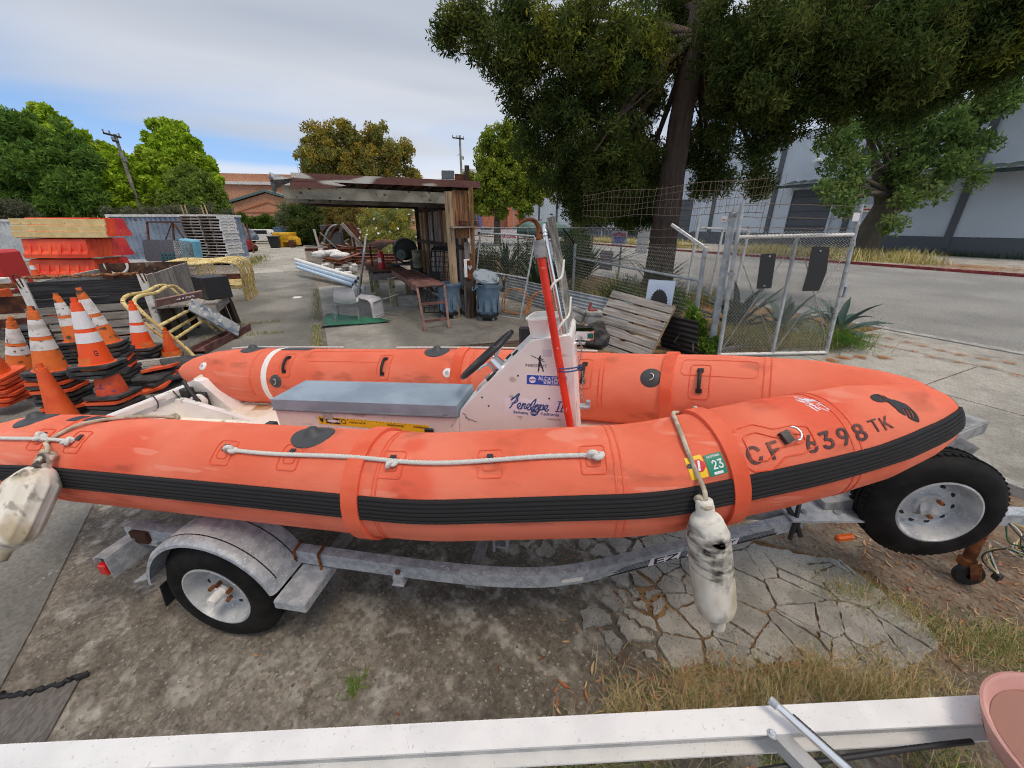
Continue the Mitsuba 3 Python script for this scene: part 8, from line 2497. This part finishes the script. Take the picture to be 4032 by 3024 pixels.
LB_BIG = [(1.13,11.5,3.93,1.04,1.04),(1.93,11.0,4.26,1.23,1.23),(3.3,12.6,4.23,1.21,1.21),(2.39,11.8,3.02,1.04,1.04),(1.7,12.2,2.74,0.65,0.65),(3.74,12.9,2.57,0.77,0.77),(0.71,11.3,4.59,0.62,0.62),(4.21,13.4,3.71,0.7,0.7),(-1.03,10.8,6.05,0.61,0.61),(-0.31,10.6,5.54,0.61,0.61),(0.64,10.8,5.83,0.84,0.84),(1.72,10.5,5.6,0.93,0.93),(2.81,11.0,5.54,0.87,0.87),(0.14,10.9,4.99,0.47,0.47),(3.57,12.6,5.45,0.75,0.75),(4.84,13.6,6.77,0.99,0.99),(5.5,13.0,5.56,0.84,0.84),(4.81,10.5,5.77,1.03,1.03),(5.63,10.0,5.17,1.06,1.06),(6.47,9.8,5.36,1.13,1.13),(7.38,9.5,5.21,1.14,1.14),(8.41,9.5,5.37,0.99,0.99),(8.96,9.2,5.56,0.8,0.8),(8.88,10.0,4.74,0.92,0.92),(7.8,10.2,4.61,0.83,0.83),(6.9,10.5,4.45,0.75,0.75),(5.94,10.9,4.65,0.78,0.78),(5.52,11.5,4.47,0.7,0.7),(5.57,13.2,4.21,0.82,0.82),(6.07,13.4,3.3,0.71,0.71),(6.24,11.2,3.66,0.51,0.51),(6.48,11.2,2.97,0.36,0.36),(9.57,9.8,4.98,0.57,0.57),(9.44,9.0,5.23,0.56,0.56),(6.59,11.5,6.31,1.18,1.18),(7.78,11.0,6.26,1.12,1.12),(4.32,13.6,7.37,1.04,1.04)]
LB_STREET = [(3.13,22.0,4.25,1.03,1.03),(4.48,22.5,3.24,1.47,1.47),(6.03,23.0,2.51,1.11,1.11),(3.77,22.0,2.49,0.66,0.66),(6.88,23.0,3.51,1.23,1.23)]
LB_CAMPHOR = [(16.86,23.0,5.51,1.18,1.18),(18.95,24.0,6.48,1.48,1.48),(21.02,24.0,6.02,1.5,1.5),(22.46,24.0,6.48,1.35,1.35),(16.05,22.0,3.62,0.52,0.52),(17.69,22.5,4.19,1.18,1.18),(22.85,23.5,5.0,1.36,1.36),(20.73,23.0,4.35,1.07,1.07),(24.29,24.0,6.02,1.23,1.23),(24.89,24.0,7.61,1.32,1.32),(25.84,24.0,8.58,1.43,1.43),(25.46,24.5,9.77,1.17,1.17),(17.0,21.5,3.07,0.58,0.58),(20.93,22.0,3.44,0.91,0.91),(18.73,24.0,7.83,1.58,1.58),(22.98,25.0,8.29,1.64,1.64),(24.01,23.0,4.24,0.67,0.67),(19.85,21.4,1.76,0.37,0.37)]
LB_LIME = [(-1.28,40.0,7.71,2.18,2.18),(-2.02,40.0,5.68,2.11,2.11),(0.54,40.0,8.7,1.82,1.82),(0.09,40.0,6.09,2.34,2.34),(-2.78,40.0,3.77,1.44,1.44),(1.94,40.0,6.91,1.85,1.85),(1.05,40.0,4.2,1.43,1.43),(-1.07,39.0,4.14,1.39,1.39),(2.93,40.0,5.05,1.42,1.42)]
LB_PEPPER = [(-39.94,36.0,8.03,2.25,2.25),(-36.65,35.0,7.86,2.18,2.18),(-38.15,33.0,5.21,2.51,2.51),(-35.45,33.0,5.21,2.32,2.32),(-34.87,35.0,6.47,1.82,1.82),(-33.59,33.0,4.17,1.76,1.76),(-37.17,32.0,3.24,1.73,1.73),(-34.29,32.0,3.24,1.54,1.54),(-42.95,36.0,6.96,2.48,2.48),(-39.86,37.0,8.91,1.25,1.25),(-33.18,33.0,3.28,0.99,0.99)]
LB_MAPLE0 = [(-46.53,45.0,11.05,0.75,1.66),(-44.12,44.0,10.64,0.86,1.72),(-41.39,43.0,8.57,0.98,1.77),(-45.12,44.0,9.8,1.99,1.99),(-43.4,43.0,7.93,2.47,2.47),(-42.04,43.0,7.06,1.75,1.75),(-42.61,42.0,5.64,1.97,1.97),(-46.76,45.0,10.83,1.26,1.26),(-41.5,42.0,4.76,1.25,1.25)]
LB_MAPLE1 = [(-41.06,45.0,8.43,0.77,1.55),(-37.97,43.0,6.62,0.75,1.35),(-40.74,44.0,6.5,1.8,1.8),(-38.91,43.0,5.51,1.9,1.9),(-39.94,42.0,4.31,1.75,1.75),(-38.11,42.0,3.86,1.76,1.76),(-41.28,45.0,8.2,1.03,1.03),(-41.35,43.0,5.73,1.52,1.52),(-39.65,44.0,7.63,1.14,1.14)]
LB_MAPLE2 = [(-36.36,47.0,10.78,0.74,1.78),(-34.82,47.0,10.89,0.74,1.77),(-37.27,46.0,8.8,0.79,1.74),(-33.19,46.0,8.8,0.89,1.79),(-31.72,46.0,6.71,0.97,1.74),(-36.91,46.0,8.34,1.85,1.85),(-34.72,46.0,8.57,1.85,1.85),(-35.7,45.0,6.37,2.63,2.63),(-37.55,45.0,6.37,1.84,1.84),(-34.07,46.0,6.47,2.15,2.15),(-33.03,46.0,5.51,1.63,1.63),(-36.6,47.0,10.1,0.93,0.93),(-35.23,47.0,10.21,0.93,0.93),(-32.9,46.0,7.65,1.33,1.33),(-38.17,44.0,4.42,1.57,1.57),(-36.16,44.0,4.18,2.37,2.37),(-33.53,44.0,4.18,1.84,1.84),(-32.51,46.0,4.53,1.1,1.1)]
LB_OLIVE = [(-27.33,36.0,4.75,1.28,1.28),(-25.85,36.0,4.75,1.28,1.28),(-28.18,35.5,3.57,1.17,1.17),(-26.48,35.5,3.57,1.49,1.49),(-25.28,36.0,3.79,1.08,1.08),(-26.98,36.5,5.74,0.75,0.75)]
LB_EUCA = [(-22.0,52.0,10.71,2.06,2.06),(-19.56,52.0,11.21,1.91,1.91),(-23.09,51.0,8.78,1.76,1.76),(-20.38,50.0,8.39,2.31,2.31),(-17.96,53.0,10.62,1.81,1.81),(-15.81,53.0,10.88,1.8,1.8),(-17.29,52.0,8.65,2.1,2.1),(-14.5,53.0,9.31,1.83,1.83),(-12.85,54.0,9.98,1.39,1.39),(-12.43,54.0,8.08,1.26,1.26),(-18.6,51.0,7.48,2.08,2.08),(-15.04,53.0,7.42,1.86,1.86),(-23.18,50.0,7.37,1.16,1.16)]
LB_DARK = [(-19.81,40.0,2.45,1.46,1.46),(-18.26,39.0,1.78,1.43,1.43),(-20.03,39.0,1.34,0.96,0.96),(-17.59,40.0,2.67,1.21,1.21),(-19.63,41.0,3.37,0.99,0.99)]
LB_BROWN = [(-13.29,32.0,2.54,0.97,0.97),(-11.88,30.0,1.66,1.01,1.01),(-12.52,30.0,1.15,0.74,0.74),(-11.24,31.0,2.17,0.85,0.85),(-12.27,32.0,2.89,0.68,0.68)]
LB_POPPY = [(-8.62,26.0,2.29,0.87,0.87),(-7.26,25.0,2.0,0.99,0.99),(-6.71,26.0,2.44,0.71,0.71),(-7.84,24.5,1.02,0.91,0.91),(-6.64,24.5,0.88,0.91,0.91),(-7.05,23.5,0.09,0.67,0.67),(-8.75,25.0,1.14,0.62,0.62),(-6.26,25.0,1.29,0.62,0.62)]
LB_IVY = [(-33.49,52.0,2.0,1.11,1.11),(-31.36,51.0,1.71,1.09,1.09),(-30.32,52.0,2.0,1.11,1.11),(-28.37,50.0,1.43,0.92,0.92),(-25.94,48.0,2.0,1.02,1.02),(-24.13,46.0,1.48,0.99,0.99),(-32.74,50.0,1.15,0.77,0.77),(-29.74,49.0,0.89,0.75,0.75)]
LB_GREYHEDGE = [(-34.8,29.0,2.65,0.79,0.79),(-33.83,29.0,2.49,0.7,0.7),(-36.02,29.0,2.65,0.88,0.88),(-27.68,29.0,2.49,0.49,0.49),(-26.26,29.0,2.52,0.46,0.46),(-24.82,29.0,2.61,0.53,0.53),(-23.42,29.0,2.61,0.53,0.53),(-22.03,29.0,2.57,0.46,0.46),(-21.33,30.0,2.64,0.47,0.47),(-20.27,30.0,2.54,0.36,0.36)]
LB_PALE = [(-23.29,44.0,2.98,0.93,0.93),(-22.6,44.0,2.49,0.8,0.8),(-24.81,45.0,2.25,0.68,0.68)]

DK = [(.050, .085, .026), (.075, .115, .034), (.10, .135, .036), (.14, .165, .045)]
tree('big dark evergreen with a thick leaning trunk shading the gate and street', (4.43, 12, 0), [(4.43, 12, -.05), (4.43, 12.0, 1.5), (4.44, 12.0, 4.6), (4.5, 11.9, 6.6), (4.6, 11.8, 9.0)], .37, LB_BIG, .29, 4.6, 165, .125, DK, 101, bark=M_BARK, limbs=40, asp=.27, flare=1.15, jmin=27, shell=.45)
# yellow green new growth at the tips of the same tree
m_, c_ = leafcloud(fill([LB_BIG[i] for i in (8, 10, 11, 12, 31, 32, 33, 22)], .25, 3.5, 108, .3), 60, .12, [(.21, .24, .04), (.27, .28, .05), (.17, .21, .04)], 109, asp=.25)
put('new_growth', m_, M_LEAF, 'tree', color=c_)
tree('dark street tree with a forked trunk before the white warehouse end', (3.3, 22, 0), [(3.3, 22, -.05), (3.35, 22, 1.4), (3.5, 22.1, 2.6), (3.9, 22.3, 4.2)], .30, LB_STREET, .42, 7, 210, .18, DK, 111, limbs=8, asp=.28)
tree('light green street tree with a massive forked trunk across the street', (21.2, 24.2, 0), [(20.9, 24.3, -.05), (21.0, 24.3, 1.0), (21.25, 24.3, 2.4), (21.45, 24.3, 3.4), (21.5, 24.3, 4.4)], .72, LB_CAMPHOR, .55, 2.3, 95, .27, [(.12, .20, .055), (.15, .24, .07), (.09, .16, .05), (.19, .26, .08)], 121, limbs=19, asp=.42, limb_r=.62, shell=.4, jmin=30, forks=(([(21.4, 24.2, 2.5), (22.3, 24.0, 3.05), (23.2, 24.0, 3.7), (24.2, 24.0, 5.9), (25.4, 24.3, 8.0), (26.2, 24.4, 10)], .34), ([(21.2, 24.3, 3.0), (20.6, 24.3, 4.2), (20.0, 24.3, 5.2), (19.0, 24.4, 7.0)], .34), ([(21.4, 24.3, 3.2), (21.55, 24.3, 5.2), (21.2, 24.4, 7.2), (21.0, 24.4, 9)], .36), ([(21.5, 24.3, 3.0), (22.4, 24.2, 4.6), (22.9, 24.2, 6.2), (23.2, 24.4, 8.5)], .26)))
tree('yellow green rounded street tree beside the red brick block', (-1.35, 40, 0), [(-1.4, 40, 0), (-1.4, 40, 2.5), (-1.2, 40, 5), (-.9, 40, 7)], .32, LB_LIME, .5, 4.5, 90, .33, [(.26, .33, .045), (.33, .38, .06), (.19, .27, .045)], 131, limbs=14, asp=.45)
tree('dark feathery tree at the far left edge', (-36.9, 34.1, 0), [(-36.9, 34.1, 0), (-36.9, 34.1, 2.9), (-36.9, 34.1, 5.7), (-36.7, 34.1, 7.2)], .5, LB_PEPPER, .55, 5, 130, .40, [(.14, .25, .045), (.18, .30, .06), (.10, .19, .045)], 141, limbs=10, asp=.3)
MG = [(.33, .48, .035), (.39, .54, .05), (.25, .40, .03), (.44, .56, .07)]
tree('bright green tree rising behind the dark feathery tree', (-43.7, 43.4, 0), [(-43.7, 43.4, 0), (-43.7, 43.4, 4.2), (-43.7, 43.4, 8.5), (-43.5, 43.4, 10.0)], .3, LB_MAPLE0, .5, 5, 110, .42, MG, 151, limbs=8, asp=.55)
tree('bright green rounded tree left of the leaning utility pole', (-39.9, 43.4, 0), [(-39.9, 43.4, 0), (-39.9, 43.4, 3.1), (-39.9, 43.4, 6.3), (-39.7, 43.4, 7.8)], .28, LB_MAPLE1, .5, 5, 110, .42, MG, 161, limbs=8, asp=.55)
tree('tall bright green tree right of the leaning utility pole', (-35.0, 45.8, 0), [(-35.0, 45.8, 0), (-35.0, 45.8, 3.7), (-35.0, 45.8, 7.4), (-34.8, 45.8, 8.9)], .32, LB_MAPLE2, .5, 5, 110, .42, MG, 171, limbs=12, asp=.55)
tree('small olive green tree before the tall bright green one', (-26.7, 35.9, 0), [(-26.7, 35.9, 0), (-26.7, 35.9, 2.2), (-26.7, 35.9, 4.4), (-26.5, 35.9, 5.9)], .2, LB_OLIVE, .42, 6, 110, .26, [(.20, .29, .05), (.25, .34, .07), (.16, .24, .05)], 181, limbs=8, asp=.4)
tree('spreading bronze green tree above the shed roof', (-17.9, 52.2, 0), [(-17.9, 52.2, 0), (-17.9, 52.2, 4.5), (-17.9, 52.2, 9.1), (-17.7, 52.2, 10.6)], .4, LB_EUCA, .6, 3.6, 80, .38, [(.27, .27, .075), (.37, .33, .09), (.20, .23, .075), (.45, .33, .06)], 191, limbs=30, asp=.4, shell=.4)
def shr(label, lobes, r, dens, per, size, cols, seed, nm='shrub', stems=4):
    return bush(nm, label, lobes, r, dens, per, size, cols, seed, stems=stems)
shr('dark round evergreen bush behind the far tubs', LB_DARK, .5, 8, 150, .28, DK, 201)
shr('bronze tinged shrub behind the scrap pile', LB_BROWN, .32, 7, 100, .2, [(.24, .17, .055), (.30, .23, .07), (.17, .16, .05)], 211)
pk = shr('grey green bush dotted with white flowers behind the shed', LB_POPPY, .3, 6, 70, .17, [(.30, .36, .15), (.24, .30, .13), (.38, .38, .11), (.45, .39, .06)], 221)
q = np.random.default_rng(5)
for i in range(46):
    l = LB_POPPY[q.integers(0, 8)]
    d = q.normal(0, 1, 3)
    d[1] = -abs(d[1])
    d /= np.linalg.norm(d)
    c = np.array(l[:3]) + d * l[3]
    put('flower', tr(lathe([(.001, .02), (.02, .016), (.055, .03), (.07, .012), (.06, .0), (.012, -.012)], 9), xf(c, rx=q.uniform(20, 100), rz=q.uniform(-50, 50))), M_WHITE, pk)
shr('dark ivy hedge before the portico columns', LB_IVY, .5, 8, 110, .3, [(.06, .12, .02), (.09, .16, .03), (.12, .19, .04)], 231, 'hedge')
shr('pale olive shrub beside the far tubs', LB_PALE, .5, 8, 110, .26, [(.24, .27, .15), (.18, .22, .11)], 241)
shr('grey green hedge top showing above the containers', LB_GREYHEDGE, .4, 8, 110, .2, [(.15, .16, .10), (.20, .20, .13), (.11, .13, .08)], 251, 'hedge', 10)
shr('round dark shrub at the foot of the dark street tree', [(2.9, 19.5, .9, .8, .8), (3.4, 19.8, .8, .6, .7)], .3, 8, 90, .14, GR1, 261)
vg = clump_points([tuple(Y(27.2 + .6 * math.sin(i), 9.5 + .55 * i)[:2]) for i in range(18)] + [tuple(Y(27.8, 24 + 1.2 * i)[:2]) for i in range(12)], [.5] * 30, 7000, 71)
vg[:, 2] = .12
ga, ka = blades(vg, q.uniform(.25, .85, len(vg)), q.uniform(.014, .03, len(vg)), 72, [(.62, .52, .24), (.54, .46, .19), (.42, .40, .15)], lean=.45)
lp = np.column_stack([Y(27.3, 7.5)[None, :2] + np.column_stack([q.normal(0, 1.0, 1500), q.normal(0, 1.0, 1500)]), np.full(1500, .13)])
lm, lc2 = leaves(lp, q.uniform(.04, .10, 1500), 73, [(.45, .22, .09), (.52, .30, .13), (.36, .17, .07)])
solo('verge_grass', cat([ga, lm]), MV, 'dry straw grass and fallen leaves round the forked street tree', 'grass', kind='stuff', color=np.vstack([ka, lc2]))
wg = np.array([Y(35.6 + .25 * q.normal(), b) for b in q.uniform(-5, 16, 1500)]) * [1, 1, 0] + [0, 0, .12]
gw, kw = blades(wg, q.uniform(.1, .6, len(wg)), q.uniform(.012, .025, len(wg)), 74, [(.03, .06, .02), (.05, .09, .03)], lean=.5)
solo('wall_weeds', gw, MV, 'dark green weeds along the foot of the warehouse wall', 'weeds', kind='stuff', color=kw)
